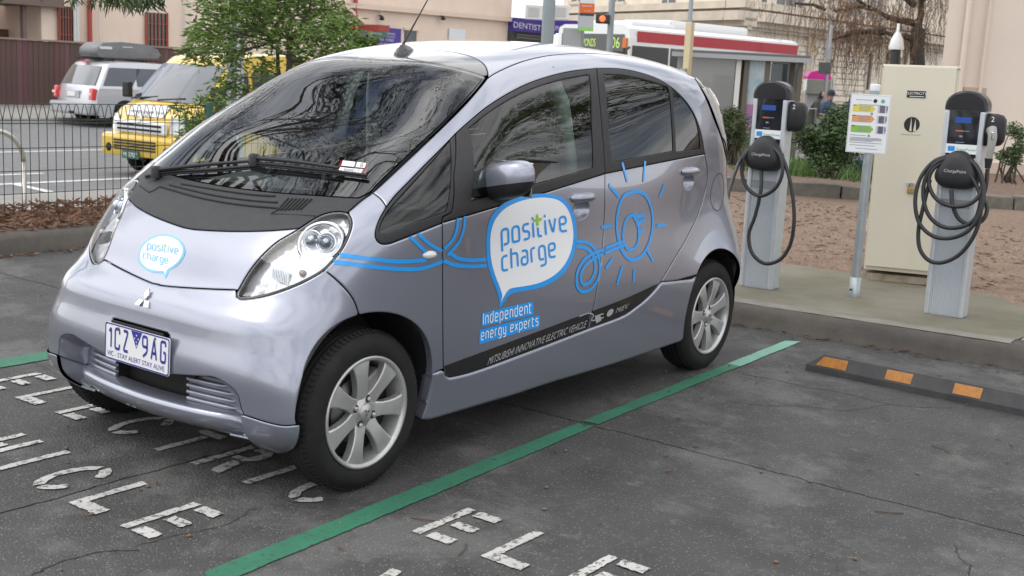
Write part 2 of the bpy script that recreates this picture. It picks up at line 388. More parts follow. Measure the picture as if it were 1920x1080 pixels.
# ---- seams traced on the near side
doorF = H((830, 418), (830.5, 500), (831, 600), (832, 684), (834, 703))
split = H((1135, 326), (1134, 398), (1128, 484), (1116, 563), (1103, 615))
beltF = H((1135, 326), (1050, 353), (1000, 368.5), (920, 391.5), (830, 418))
dFbot = H((834, 703), (842, 707), (850, 706), (887, 696.6), (1000, 655.5), (1103, 616))
dRbot = H((1103, 616), (1171, 590), (1190, 577), (1209, 562), (1225, 546), (1239, 529))
dRrear = H((1239, 529), (1264, 487), (1288, 446), (1308, 405), (1322, 362), (1327, 325), (1322, 289))
beltR = H((1322, 289), (1243, 304), (1135, 326))
frF_up = H((854, 250), (878, 228.5), (909, 203), (948, 178), (990.5, 156.4), (1033, 142), (1072, 133), (1119, 128))
frR_up = H((1119, 128), (1165, 129), (1204, 137), (1243, 152.5), (1274, 176), (1298, 207), (1313, 244), (1321, 283), (1322, 289))
splitU = H((1119, 128), (1124, 180), (1130, 250), (1135, 316), (1135, 326))
qF_left = H((854, 250), (827, 278), (796, 309), (764, 342), (740, 366.7), (724.4, 387))
qF_low = H((724.4, 387), (711, 411), (704, 433), (704.4, 447), (713, 457), (727, 458), (751, 450), (784, 437), (829, 419))
qF_right = H((829, 419), (830, 408), (848, 398.5), (851, 330), (854, 250), n=0)
pillar = H((914, 147), (902, 162), (874, 194), (828, 240), (775, 290), (715, 346), (698, 361))
ditch = H((914, 147), (925, 139), (951, 126), (979, 115), (1017, 105.5), (1054, 101), (1101, 99.5), (1148, 102.5), (1180, 107), (1240, 121), (1302, 145))
tailedge = H((1302, 145), (1313, 164), (1325, 187), (1339, 223), (1352, 256), (1357, 275))
aseam = H((698, 361), (712, 371), (724.4, 387))
cowlside = H((652, 397), (679, 374), (698, 361))
hl_in = H((443, 548), (447, 541), (466.7, 507.5), (490, 479), (518.5, 453), (544.5, 437.5), (560, 428))
hl_top = H((560, 428), (580.8, 414), (601.5, 402.4), (625, 396), (643, 396), (652, 398))
hl_out = H((652, 398), (658, 408), (660, 419), (656, 437), (645.6, 461), (627.5, 487), (609, 506.5))
hl_low = H((609, 506.5), (596, 515), (565, 531), (529, 545), (492.6, 555.4), (453.7, 560), (444, 557), (443, 548))
bseam = H((609, 506.5), (630, 524), (651, 545), (664, 563), (671, 580), (674, 590))
def arc(cy, cz, r, a0, a1, n=40):
    a = np.linspace(a0, a1, n); return SY_(*np.stack([cy+r*np.cos(a), cz+r*np.sin(a)], -1))
FA = (.006, .312, .328); RA = (2.545, .338, .302)
aF0 = math.atan2(.36-FA[1], .322)
archF_rear = arc(*FA, aF0-.35, PI/2+.14)                          # sill end -> seam at the top front
archF_front = arc(*FA, PI/2+.14, PI+.12)                           # seam -> spat
archR = arc(*RA, math.radians(140), math.radians(-12), 50)

def blk(P): return P
# ---- glazing, frames
gQ = H((843, 264), (845, 330), (837, 396), (773, 418), (722, 439.5), (713.5, 438), (711.5, 429), (718, 411), (729, 393), (773, 344.4), (813, 300), (843, 264), n=0)
gF = np.vstack([H((880, 240), (909, 216.6), (948, 191.4), (990.5, 170), (1049, 150.5), (1105, 140)), H((1105, 140), (1109, 230), (1112, 314), n=0), H((1112, 314), (1010, 343), (884, 376)), H((884, 376), (880, 240), n=0)])
gR = np.vstack([H((1132.5, 140), (1165.5, 141), (1204, 148.6), (1235, 157.5), (1253, 164)), H((1253, 164), (1259, 220), (1262, 282.5), (1205, 293), (1148, 304), (1140, 230), (1132.5, 140), n=0)])
gRq = np.vstack([H((1260.5, 168), (1282, 187.5), (1301.5, 216.6), (1310, 247.7), (1313, 279)), H((1313, 279), (1268.5, 284.5), (1265, 220), (1260.5, 168), n=0)])
SIDE = PM((-.92, .12, -.38))
def ell(c, a, b, n=24, rot=0.):
    t = np.linspace(0, 2*PI, n, endpoint=False); p = np.stack([a*np.cos(t), b*np.sin(t)], -1)
    R_ = np.array([[math.cos(rot), math.sin(rot)], [-math.sin(rot), math.cos(rot)]]); return p@R_+np.asarray(c)
hF = H((1090, 393), n=0)[0][1:]; hR = H((1291, 341), n=0)[0][1:]
cupF = ell(hF, .062, .040); cupR = ell(hR, .062, .038)
DOORM = PM((-1, .06, -.06))
fdoor = cp('front_door', np.vstack([doorF, dFbot, split[::-1], beltF]), paint, DOORM, mirror=True, holes=[SY_(*cupF)], step=.045)
rdoor = cp('rear_door', np.vstack([split, dRbot, dRrear, beltR]), paint, DOORM, mirror=True, holes=[SY_(*cupR)], step=.045)
frameF = cp('front_door_frame', np.vstack([qF_right[:-1], frF_up, splitU, beltF]), blackp, SIDE, mirror=True, holes=[gF], step=.06)
frameR = cp('rear_door_frame', np.vstack([frR_up, beltR, splitU[::-1]]), blackp, SIDE, mirror=True, holes=[gR, gRq], step=.06)
frameQ = cp('quarter_window_frame', np.vstack([qF_left, qF_low, qF_right]), blackp, SIDE, mirror=True, holes=[gQ], step=.05)
cp('front_door_window', gF, sideglass, SIDE, mirror=True, off=-.004, gap=0, rim=0, bev=0, step=.06)
cp('rear_door_window', gR, tintglass, SIDE, mirror=True, off=-.004, gap=0, rim=0, bev=0, step=.06)
cp('rear_quarter_window', gRq, tintglass, SIDE, mirror=True, off=-.004, gap=0, rim=0, bev=0, step=.06)
cp('quarter_window', gQ, sideglass, SIDE, mirror=True, off=-.004, gap=0, rim=0, bev=0, step=.06)
rear_low = SY_((2.845, .40), (2.865, .55), (2.86, .75), (2.83, .95))
rq_seam = H((1239, 529), (1268, 526), (1296, 523), n=0)
body_side = cp('body_side', np.vstack([aseam[::-1][:0], aseam, qF_left[::-1], frF_up, frR_up, dRrear[::-1], rq_seam[:2], archR, rear_low, tailedge[::-1], ditch[::-1], pillar]), paint, PM((-.82, -.12, -.56)), mirror=True, step=.045)
fender = cp('front_fender', np.vstack([aseam, qF_low, doorF[:-3], SY_((.375, .375), (.338, .37)), archF_rear, bseam[::-1], hl_out[::-1], cowlside]), paint, PM((-.88, .38, -.28)), mirror=True, step=.04, rim=.03)
# sill below the doors
sill_out = np.vstack([SY_((.338, .37), (.375, .375)), doorF[-3:], dFbot, dRbot, rq_seam, arc(RA[0], RA[1], RA[2], math.radians(141), math.radians(205), 14), SY_((2.25, .195), (1.6, .178), (.9, .172), (.36, .178)), arc(FA[0], FA[1], FA[2], math.radians(-22), math.radians(10), 12)])
cp('side_sill', sill_out, paint, PM((-1, .0, .12)), mirror=True, off=.006, step=.05, rim=.05, bev=.014)
# ---- hood, cowl, glass, roof
seamh = H((285, 531), (293, 533), (318, 536), (343, 538), (393, 541), (443, 543))
seamh = seamh[seamh[:, 0] > .012]; c0 = FZ_((0, float(seamh[0, 2])+.001))
seam_half = np.vstack([c0, seamh])
bl = H((560, 428), (530, 430.5), (500, 432.5), (440, 433.5), (377, 431), (345, 428), (324, 424.6), (300, 416)); bl = bl[bl[:, 0] > .012]
zc_ = float(bl[-1, 2]); black_half = np.vstack([bl, FZ_((0, zc_))])
hood = cp('hood', both(np.vstack([seam_half, hl_in[2:], black_half])), paint, PM((0, .75, -.66)), step=.045)
wb = H((672, 371), (627.5, 368.5), (575.6, 365), (518.5, 361), (472, 356), (420, 349), (400, 345)); wb = wb[wb[:, 0] > .012]
TOPM = PM((0, .45, -.9))
def topc(y): O = np.array([[0., y, 2.6]]); return march(O, np.array([[0, 0, -1.]]), .5, 2.2)
wb_half = np.vstack([wb, FZ_((0, float(wb[-1, 2])+.0))])
cowl = cp('cowl_panel', both(np.vstack([black_half[::-1], hl_top, cowlside, wb_half])), cowlm, PM((0, .6, -.8)), step=.05)
ws_side = H((672, 371), (694, 359), (708, 343.5), (768, 287), (821, 237.5), (867, 191.5), (896, 159), (908, 143))
ws_top = H((908, 143), (870, 131), (826, 122), (793.5, 116.5), (738.8, 113), (701.6, 112), (680, 112)); ws_top = ws_top[ws_top[:, 0] > .012]
ws_half = np.vstack([wb_half[::-1], ws_side, ws_top, topc(float(ws_top[-1, 1])-.004)])
WSM = PM((0, .6, -.8))
wind = cp('windscreen', both(ws_half), wsglass, WSM, off=.001, gap=.001, rim=0, bev=0, step=.06)
def shrink(P, f, c=None):
    c = P.mean(0) if c is None else c; return P
ws_o = both(ws_half); q = inset(resample(WSM.fwd(ws_o), .02), .030); ws_i = WSM.inv(q)
cp('windscreen_border', ws_o, blackg, WSM, holes=[ws_i], off=-.004, gap=-.004, rim=0, bev=0, step=.08)
tr = H((915, 140), (913, 130), (908, 121), (899, 113), (881, 104.8), (848, 97.5), (804, 93.3), (772, 92.2), (740, 92.3), (720, 92.6)); tr = tr[tr[:, 0] > .012]
tr_half = np.vstack([tr, topc(float(tr[-1, 1])-.002)])
trim = cp('roof_front_trim', both(np.vstack([tr_half[::-1], ws_top, topc(float(ws_top[-1, 1])-.004)])), blackg, PM((0, .3, -.95)), step=.06)
rear_top = march(np.array([[.42, 2.62, 2.6], [.25, 2.65, 2.6]]), np.array([[0, 0, -1.]]*2), .5, 2.4)
roof = cp('roof', both(np.vstack([tr_half[::-1], ditch[1:-1], rear_top, topc(2.66)])), paint, PM((0, 0, -1)), step=.07)
# ---- tail
te = np.vstack([tailedge, SY_((2.83, .95), (2.86, .75))])
tg_half = np.vstack([topc(2.67), rear_top[::-1]+[0, .004, 0], tailedge, SY_((2.838, .95))])
RV = PM((0, -1, -.25))
glassline = FZ_((.60, .98), (.3, .96), (0, .955), y0=4.2, s=-1.)
cp('rear_window', both(np.vstack([tg_half[:-1], glassline])), blackg, RV, step=.07)
cp('tailgate', both(np.vstack([glassline[::-1], FZ_((.60, .90), (.58, .75), (.5, .62), (0, .6), y0=4.2, s=-1.)])), paint, RV, step=.07)
cp('rear_bumper', both(np.vstack([FZ_((0, .595), (.5, .615), (.60, .70), y0=4.2, s=-1.), SY_((2.868, .62), (2.86, .5), (2.85, .40), (2.80, .24)), FZ_((.55, .2), (0, .2), y0=4.2, s=-1.)])), paint, CM(2.2, True), step=.07)
redl = mat('red tail lamp', (.35, .012, .012), .1, coat=1.); clearl = mat('pale tail lamp lens', (.30, .29, .30), .12, coat=1.)
tlp = np.vstack([H((1313, 166), (1325, 189), (1339, 225), (1352, 259), n=8), SY_((2.846, .96))])
tl2 = march(tlp*[.94, 0, 1]+[0, 4.2, 0], np.broadcast_to([0, -1., 0], tlp.shape), .5, 2.4)
cp('tail_light', np.vstack([tlp, tl2[::-1]]), clearl, RV, mirror=True, off=.006, step=.05)

# ---- front bumper, spats, lower opening
op = H((362.6, 705), (401, 708), (419.7, 717.4), (432, 725.6), (444, 740), (450, 762), (456, 779))
opc = FZ_((0, .388), (.10, .387), (.16, .386))
spat_top = H((558, 798), (534, 800), (503, 794), (477, 786), (456, 779))
bump_half = np.vstack([seam_half[::-1][:0], c0, seamh, hl_low[::-1], bseam, archF_front[2:-4], spat_top, op[::-1], opc[::-1]])
CB = CM(.55)
plate_hole = FZ_((-.16, .528), (.16, .528), (.165, .50), (.165, .44), (-.165, .44), (-.165, .50))
bumper = cp('front_bumper', both(bump_half), paint, CB, step=.035, rim=.075, holes=[plate_hole])
spat_low = H((456, 779), (460, 803), (468.6, 819), (485, 833.6), (505, 841.8), (527.7, 844.8), (544, 840.7), (553, 829.5), (557.5, 810), (558, 798))
cp('bumper_spat', np.vstack([spat_top, spat_low]), paint, PM((-.5, .86, .0)), mirror=True, off=.009, step=.03, rim=.07, bev=.006, gap=-.004)
ret = np.vstack([op[4:], spat_low[:16]])
for sg in (1, -1):
    mb = MB(); n = len(ret); A = ret*[sg, 1, 1]+[0, .002, 0]; D_ = (ret-CAM)/np.linalg.norm(ret-CAM, axis=1, keepdims=True); B = (ret+D_*(.078/np.abs(D_[:, :1])))*[sg, 1, 1]; C_ = B+[.0, .06, 0]; mb.add(np.vstack([A, B, C_]), [(k*n+i, k*n+i+1, (k+1)*n+i+1, (k+1)*n+i) for k in range(2) for i in range(n-1)], True); sub(mb, 'bumper_return', paint)
# ---- head lamps
HM = PM((-.55, .72, -.42))
hl_o = np.vstack([hl_in, hl_top, hl_out, hl_low]); hq = resample(HM.fwd(hl_o), .01)
hl_lens = HM.inv(inset(hq, .010)); hl_b = HM.inv(inset(hq, .002))
hg = cp('headlight_gasket', hl_o, blackg, HM, holes=[hl_lens], mirror=True, gap=.001, step=.05, off=-.002)
lens = cp('headlight', hl_lens, lensglass, HM, mirror=True, off=.002, gap=-.001, rim=0, bev=0, step=.03)
hb = cp('headlight_bowl', hl_b, chromed, HM, mirror=True, off=-.034, gap=-.002, rim=-.034, bev=0, step=.014)
for o in hb:                                             # facets of the reflector
    me = o.data
    for v in me.vertices: v.co += Vector(rng.normal(0, .0020, 3))
    me.polygons.foreach_set('use_smooth', [False]*len(me.polygons)); me.normals_split_custom_set_from_vertices([(0, 0, 0)]*len(me.vertices)); me.update()
for k, (sg, par) in enumerate(((1, lens[0]), (-1, lens[1]))):
    def fr(px, py, dep):
        p = H((px, py), n=0)[0]; n = grad(p[None])[0]; q = p-n*dep; return q*[sg, 1, 1]
    ax = np.array([.42*sg, -.85, .32]); ax /= np.linalg.norm(ax); Mx = Matrix(Vector(ax).to_track_quat('Z', 'Y').to_matrix()).to_4x4()
    for px, py, r in ((580, 441, .030), (608, 446, .030)):       # two round projectors
        M = Matrix.Translation(fr(px, py, .032)) @ Mx
        mb = MB(); mb.lathe([(0, .034), (r*.5, .030), (r*.82, .018), (r*.95, .004), (r, -.004)], 20, M); mb.build('projector_lens', mat('projector glass', (.42, .46, .52), .03, .85, 1.), par)
        mb = MB(); mb.lathe([(r, -.012), (r*1.04, .010), (r*1.22, .012), (r*1.32, -.012)], 20, M); mb.build('projector_ring', chrome, par)
    M = Matrix.Translation(fr(597, 446, .026)) @ Mx @ Matrix.Rotation(.45*sg, 4, 'Z')
    mb = MB(); mb.lathe([(.062, -.014), (.064, .004), (.070, .008), (.077, .004), (.079, -.014)], 36, M @ Matrix.Diagonal((1.12, .92, 1, 1))); mb.build('bezel_ring', mat('satin silver bezel', (.72, .73, .75), .22, .9), par)
    mb = MB()
    for i in range(10):
        p = fr(506+i*3.2, 503+i*1.6, .022); mb.box(p, (.003, .012, .045), rz=.5*sg, rx=-.3)
    mb.build('indicator_fins', chrome, par)
    mb = MB(); mb.lathe([(0, .014), (.009, .011), (.013, 0), (.013, -.02)], 14, Matrix.Translation(fr(563, 507, .026)) @ Mx); mb.build('indicator_bulb', mat('amber bulb', (.62, .50, .44), .12, coat=1.), par)
# ---- lower front: cavity, radiator, slatted inserts, lip
def ysurf(x, z): return FZ_((x, z))[0][1]
mb = MB()
for (a, b) in (((-.47, -.20), (.47, -.20)),):
    mb.add([(-.47, -.24, .40), (.47, -.24, .40), (.47, -.24, .2), (-.47, -.24, .2)], [(0, 1, 2, 3)])
    mb.add([(-.47, -.24, .40), (.47, -.24, .40), (.44, -.36, .40), (.2, -.385, .40), (-.2, -.385, .40), (-.44, -.36, .40)], [(0, 1, 2, 3, 4, 5)])
    mb.add([(-.205, -.24, .40), (-.205, -.36, .40), (-.205, -.36, .26), (-.205, -.24, .26)], [(0, 1, 2, 3)]); mb.add([(.205, -.24, .40), (.205, -.36, .40), (.205, -.36, .26), (.205, -.24, .26)], [(0, 1, 2, 3)])
sub(mb, 'lower_grille_cavity', dark, None)
mb = MB(); mb.box((.04, -.262, .325), (.30, .012, .115))
for i in range(19): mb.box((.04, -.27, .272+i*.0058), (.30, .006, .0022))
sub(mb, 'radiator', mat('radiator fins', (.16, .15, .14), .45, .4), None)
mb = MB(); mb.tube([(-.13, -.28, .40), (-.135, -.285, .345), (-.12, -.29, .322), (-.09, -.28, .325)], .005, 6); mb.tube([(-.19, -.27, .285), (.2, -.275, .279)], .005, 6); sub(mb, 'coolant_pipe', mat('grey pipe', (.35, .35, .34), .4, .6))
for sg in (1, -1):
    mb = MB(); xs = np.linspace(.206, .575, 16); zs = np.linspace(.205, .40, 7)
    yy = lambda x: -.372+.26*max(x-.15, 0)**1.6
    vs = [(sg*x, yy(x)+.012, z) for z in zs for x in xs]; n = len(xs)
    mb.add(vs, [(j*n+i, j*n+i+1, (j+1)*n+i+1, (j+1)*n+i) for j in range(len(zs)-1) for i in range(n-1)], True)
    mb.add([(sg*.206, yy(.206)+.012, .205), (sg*.206, yy(.206)+.012, .40), (sg*.206, -.25, .40), (sg*.206, -.25, .205)], [(0, 1, 2, 3)])
    ins = sub(mb, 'grille_insert', paint)
    for i in range(5):
        z = .276+i*.0235; x1 = .450-.010*i-(.02 if i == 4 else 0); xx = np.linspace(.2065, x1, 10)
        m2 = MB(); m2.tube([(sg*x, yy(x)+.006+.02*max(0, (x-x1+.03)/.03)**2, z) for x in xx], [.0085]*8+[.006, .001], 8); m2.build('slat', paint, ins)
    m2 = MB(); m2.box((sg*.236, yy(.236)-.002, .386), (.045, .012, .016)); m2.build('slat_slot', dark, ins)
mb = MB(); xs = np.linspace(-.545, .545, 47)
prof = [(.075, .018), (.02, .012), (.004, .004), (0, -.008), (.006, -.03), (.030, -.062), (.10, -.07)]
vs = []
for x in xs:
    u = abs(x)/.47; y0 = -.428+.065*u**2.2+.035*min(1.6, max(0, (u-.82)/.18))**2; z0 = .274+.004*u-.02*min(1., max(0, (u-.88)/.12))**2
    vs += [(x, y0+a, z0+b) for a, b in prof]
n = len(prof); mb.add(vs, [(i*n+j, i*n+j+1, (i+1)*n+j+1, (i+1)*n+j) for i in range(len(xs)-1) for j in range(n-1)], True)
lip = sub(mb, 'bumper_lip', paint)
for sg in (1, -1):
    mb = MB(); mb.box((sg*.47, -.29, .208), (.14, .09, .009), rz=sg*.2, bev=.004); sub(mb, 'bumper_winglet', paint)
# ---------------------------------------------------------------- a stroke alphabet for the painted and stuck-on lettering
GL = {
 'p': (.6, [[(0, -.42), (0, 1), (.6, 1), (.6, 0), (.17, 0)]]), 'o': (.6, [[(.3, 0), (0, 0), (0, 1), (.6, 1), (.6, 0), (.3, 0)]]),
 's': (.52, [[(.52, 1), (0, 1), (0, .52), (.52, .52), (.52, 0), (0, 0)]]), 'i': (.0, [[(0, 0), (0, 1)], [(0, 1.2), (0, 1.38)]]),
 'T': (.3, [[(0, .62), (0, 0), (.3, 0)]]), 'v': (.56, [[(0, 1), (.28, 0), (.56, 1)]]), 'e': (.58, [[(.56, 0), (0, 0), (0, 1), (.58, 1), (.58, .5), (.1, .5)]]),
 'c': (.5, [[(.5, 0), (0, 0), (0, 1), (.5, 1)]]), 'h': (.58, [[(0, 0), (0, 1.42)], [(0, 1), (.58, 1), (.58, 0)]]), 'a': (.56, [[(.06, 1), (.56, 1), (.56, 0), (0, 0), (0, .55), (.4, .55)]]),
 'r': (.36, [[(0, 0), (0, 1), (.36, 1)]]), 'g': (.56, [[(.4, .03), (0, .03), (0, 1), (.56, 1), (.56, -.42), (.04, -.42)]]), 'n': (.56, [[(0, 0), (0, 1), (.56, 1), (.56, 0)]]),
 'd': (.56, [[(.56, 1.42), (.56, 0), (0, 0), (0, 1), (.4, 1)]]), 't': (.34, [[(0, 1.32), (0, 0), (.34, 0)], [(0, 1), (.34, 1)]]), 'x': (.5, [[(0, 0), (.5, 1)], [(0, 1), (.5, 0)]]),
 'y': (.54, [[(0, 1), (0, 0), (.54, 0)], [(.54, 1), (.54, -.42), (.04, -.42)]]), 'I': (.0, [[(0, 0), (0, 1.4)]]), ' ': (.2, []),
 '1': (.22, [[(0, .78), (.22, 1), (.22, 0)]]), 'C': (.5, [[(.5, .25), (.5, 0), (0, 0), (0, 1), (.5, 1), (.5, .75)]]), 'Z': (.5, [[(0, 1), (.5, 1), (0, 0), (.5, 0)]]),
 '9': (.5, [[(.06, 0), (.5, .25), (.5, 1), (0, 1), (0, .5), (.5, .5)]]), 'A': (.56, [[(0, 0), (.28, 1), (.56, 0)], [(.12, .3), (.44, .3)]]), 'G': (.5, [[(.5, .78), (.5, 1), (0, 1), (0, 0), (.5, 0), (.5, .48), (.28, .48)]]),
}
def fillet(p, r, n=4):
    if len(p) < 3: return p
    out = [p[0]]
    for a, b, c in zip(p[:-2], p[1:-1], p[2:]):
        a, b, c = map(np.array, (a, b, c)); u = a-b; v = c-b; lu, lv = np.linalg.norm(u), np.linalg.norm(v); k = min(r, lu*.5, lv*.5); s = b+u/lu*k; e = b+v/lv*k
        for t in np.linspace(0, 1, n+1): out.append((1-t)**2*s+2*t*(1-t)*b+t*t*e)
    return out+[p[-1]]
def ribbon(p, w):
    p = np.array([tuple(q) for q in p], float); k = [0]
    for i in range(1, len(p)):
        if np.linalg.norm(p[i]-p[k[-1]]) > 1e-5: k.append(i)
    p = p[k]; d = np.gradient(p, axis=0); d /= np.linalg.norm(d, axis=1, keepdims=True); n = np.stack([-d[:, 1], d[:, 0]], -1)
    return p+n*w/2, p-n*w/2
def strokes(txt, w=.17, r=.25, sp=.2, slant=0.):
    """list of (left, right) ribbons in em units; x-height 1"""
    x = 0; out = []
    for ch in txt:
        wd_, ss = GL[ch]
        for s in ss:
            a, b = ribbon(fillet(s, r), w)
            for q in (a, b): q[:, 0] += x+q[:, 1]*slant
            out.append((a, b))
        x += wd_+w+sp
    return out, x-sp-w
def ribmesh(ribs, f):
    """ribbons -> verts/faces through the mapping f(Nx2)->Nx3, subdivided along their length"""
    V = []; Fc = []
    for a, b in ribs:
        k = len(V); A = f(a); B = f(b); n = len(A); V += [tuple(v) for v in A]+[tuple(v) for v in B]
        Fc += [(k+i, k+i+1, k+n+i+1, k+n+i) for i in range(n-1)]
    return V, Fc
def dens(p, s):
    p = np.asarray(p, float); out = []
    for a, b in zip(p[:-1], p[1:]):
        n = max(1, int(np.linalg.norm(b-a)/s)); out += [a+(b-a)*i/n for i in range(n)]
    return np.array(out+[p[-1]])
def textmesh(name, txt, size, m, parent=None, M=None, ext=0., align='CENTER', squeeze=1.):
    cu = bpy.data.curves.new(name, 'FONT'); cu.body = txt; cu.size = size; cu.align_x = align; cu.extrude = ext; cu.resolution_u = 3
    o = bpy.data.objects.new(name+'_src', cu); me = bpy.data.meshes.new_from_object(o); bpy.data.objects.remove(o)
    me.name = name; me.materials.clear()
    if squeeze != 1: me.transform(Matrix.Diagonal((squeeze, 1, 1, 1)))
    if M is not None: me.transform(M)
    return link(name, me, m, parent)
def face_matrix(p, right, up):
    r = Vector(right).normalized(); u = Vector(up).normalized(); n = r.cross(u)
    return Matrix([[r.x, u.x, n.x, p[0]], [r.y, u.y, n.y, p[1]], [r.z, u.z, n.z, p[2]], [0, 0, 0, 1]])
# ---- wheels
def make_wheel(name, y, tw, rt, x_out, sg):
    w = thing.__wrapped__ if False else None
    root = bpy.data.objects.new(name, None); COL.objects.link(root); root.parent = car; root.empty_display_size = .1
    root.location = (sg*x_out, y-1.25, rt); root.rotation_euler = (0, sg*PI/2, random.uniform(0, 6)*0)
    return root
def wheel_parts(root, tw, rt, spin):
    # local Z points outward from the car; outer face of the tyre at z=0
    R = rt; ri = .197
    prof = [(ri-.004, -.012), (ri+.006, -.004), (ri+.022, .001), (ri+.05, .002), (R-.028, -.004), (R-.012, -.014), (R-.004, -.026), (R, -.045), (R, -tw+.045), (R-.004, -tw+.026), (R-.012, -tw+.014), (R-.03, -tw+.004), (ri+.03, -tw), (ri, -tw+.01)]
    mb = MB(); mb.lathe(prof, 72)
    for g in (-.045, -tw/2, -tw+.045): pass
    t = mb.build('tyre', rubber, root)
    mb = MB()
    for i in range(84):
        a = 2*PI*i/84
        for k in (0, 1):
            z0 = -.020 if k == 0 else -tw+.020; M = Matrix.Rotation(a+.02*k, 4, 'Z')
            mb.box(M @ Vector((R-.006, 0, z0-.012*(1 if k == 0 else -1))), (.014, .0115, .026), rz=a+.02*k, ry=(-.42 if k == 0 else .42))
    for zc in np.linspace(-.05, -tw+.05, 4 if tw > .16 else 3):
        mb.lathe([(R+.0005, zc-.011), (R+.0028, zc-.009), (R+.0028, zc+.009), (R+.0005, zc+.011)], 72)
    mb.build('tread_block', rubber, t)
    mb = MB(); mb.lathe([(ri+.004, -.006), (ri+.0055, .001), (ri-.002, .003), (ri-.010, -.003), (ri-.014, -.012), (ri-.020, -.05), (ri-.028, -tw+.03), (ri-.01, -tw+.01)], 72)
    rim = mb.build('rim', alloy, root)
    NS = 7
    for i in range(NS):
        a = spin+2*PI*i/NS; st = []
        for rr, hw, zz in ((.040, .030, -.020), (.062, .0275, -.016), (.085, .0245, -.012), (.115, .0265, -.008), (.145, .031, -.006), (.170, .038, -.006), (.186, .046, -.008)):
            st.append((rr, hw, zz))
        vs = []
        for rr, hw, zz in st:
            for dx, dz in ((-1, -.030), (-1, -.003), (-.84, 0), (0, .001), (.84, 0), (1, -.003), (1, -.030)): vs.append((rr, dx*hw, zz+dz))
        n = 7; M = Matrix.Rotation(a, 4, 'Z'); mb = MB(); W3 = [M @ Vector(v) for v in vs]
        for ks in ((0,), (1,), (2, 3), (4,), (5,)):
            mb.add(W3, [(j*n+k, j*n+k+1, (j+1)*n+k+1, (j+1)*n+k) for j in range(len(st)-1) for k in ks], True)
        mb.build('spoke', alloy, rim)
    mb = MB(); mb.lathe([(.062, -.03), (.062, -.022), (.057, -.018), (.030, -.017), (.030, -.010), (.027, -.006), (.0, -.004)], 32); hub = mb.build('hub', alloy, rim)
    mb = MB()
    for k in range(3):
        M = Matrix.Rotation(2*PI*k/3+.3, 4, 'Z'); mb.add([M @ Vector(p) for p in ((0, 0, -.0032), (.005, .0085, -.0032), (0, .017, -.0032), (-.005, .0085, -.0032))], [(0, 1, 2, 3)])
    mb.build('hub_emblem', chrome, hub)
    for k in range(4):
        M = Matrix.Rotation(PI/4+.38+k*PI/2, 4, 'Z') @ Matrix.Translation((.048, 0, 0))
        mb = MB(); mb.lathe([(.0145, -.0168), (.0, -.0167)], 16, M); mb.build('lug_hole', dark, hub)
        mb = MB(); mb.lathe([(.0092, -.0165), (.0092, -.012), (.006, -.007), (0, -.006)], 6, M, smooth=False); mb.build('lug_nut', alloy, hub)
    mb = MB(); mb.lathe([(.0, -.060), (.118, -.060), (.118, -.072), (0, -.072)], 40); mb.build('brake_disc', mat('brake steel', (.16, .155, .15), .45, .8), root)
    mb = MB(); mb.lathe([(.05, -.07), (.187, -.075), (.187, -.1)], 40); mb.build('brake_shield', dark, root)
    mb = MB(); mb.box((-.09, .05, -.055), (.06, .11, .045), rz=.5, bev=.008); mb.build('brake_caliper', mat('cast caliper', (.22, .22, .21), .5, .4), root)
for nm, y, tw, rt, xo in (('front_wheel', 0, .145, .2847, .7275), ('rear_wheel', 2.55, .175, .2867, .7225)):
    for sg in (1, -1):
        r = make_wheel(nm, y, tw, rt, xo, sg); wheel_parts(r, tw, rt, .62 if y == 0 else .15)
for nm, (cy, cz, r), y in (('front_wheel_liner', FA, 0), ('rear_wheel_liner', RA, 2.55)):
    for sg in (1, -1):
        mb = MB(); a = np.linspace(math.radians(-22), math.radians(186), 30); vs = []
        for t in a: vs += [(sg*.702, cy+(r+.004)*math.cos(t), cz+(r+.004)*math.sin(t)), (sg*.46, cy+(r+.004)*math.cos(t), cz+(r+.004)*math.sin(t))]
        mb.add(vs, [(2*i, 2*i+2, 2*i+3, 2*i+1) for i in range(len(a)-1)], True); mb.add([vs[2*i+1] for i in range(len(a))], [tuple(range(len(a)))])
        sub(mb, nm, blackp)
# underbody and the dark inside of the doors
mb = MB(); mb.box((0, 1.3, .235), (1.22, 1.75, .09), bev=.02); mb.box((0, 2.5, .30), (.80, .8, .15), bev=.02); mb.box((0, .02, .32), (.78, .66, .20), bev=.02); mb.box((0, 1.3, .30), (.9, 2.9, .10)); sub(mb, 'underbody', dark)
mb = MB(); mb.box((.40, 2.0, .20), (.12, .10, .06)); mb.box((-.40, 2.0, .20), (.12, .10, .06)); sub(mb, 'suspension_arm', blackp)
for sg in (1, -1):
    mb = MB()
    mb.prism([(.36, .28), (2.20, .28), (2.27, .60), (2.38, .70), (2.75, .70), (2.75, .92), (.30, .92), (.12, .90), (.10, .72), (.28, .60)], sg*.60, sg*.62, 'X')
    sub(mb, 'door_lining', dashm)
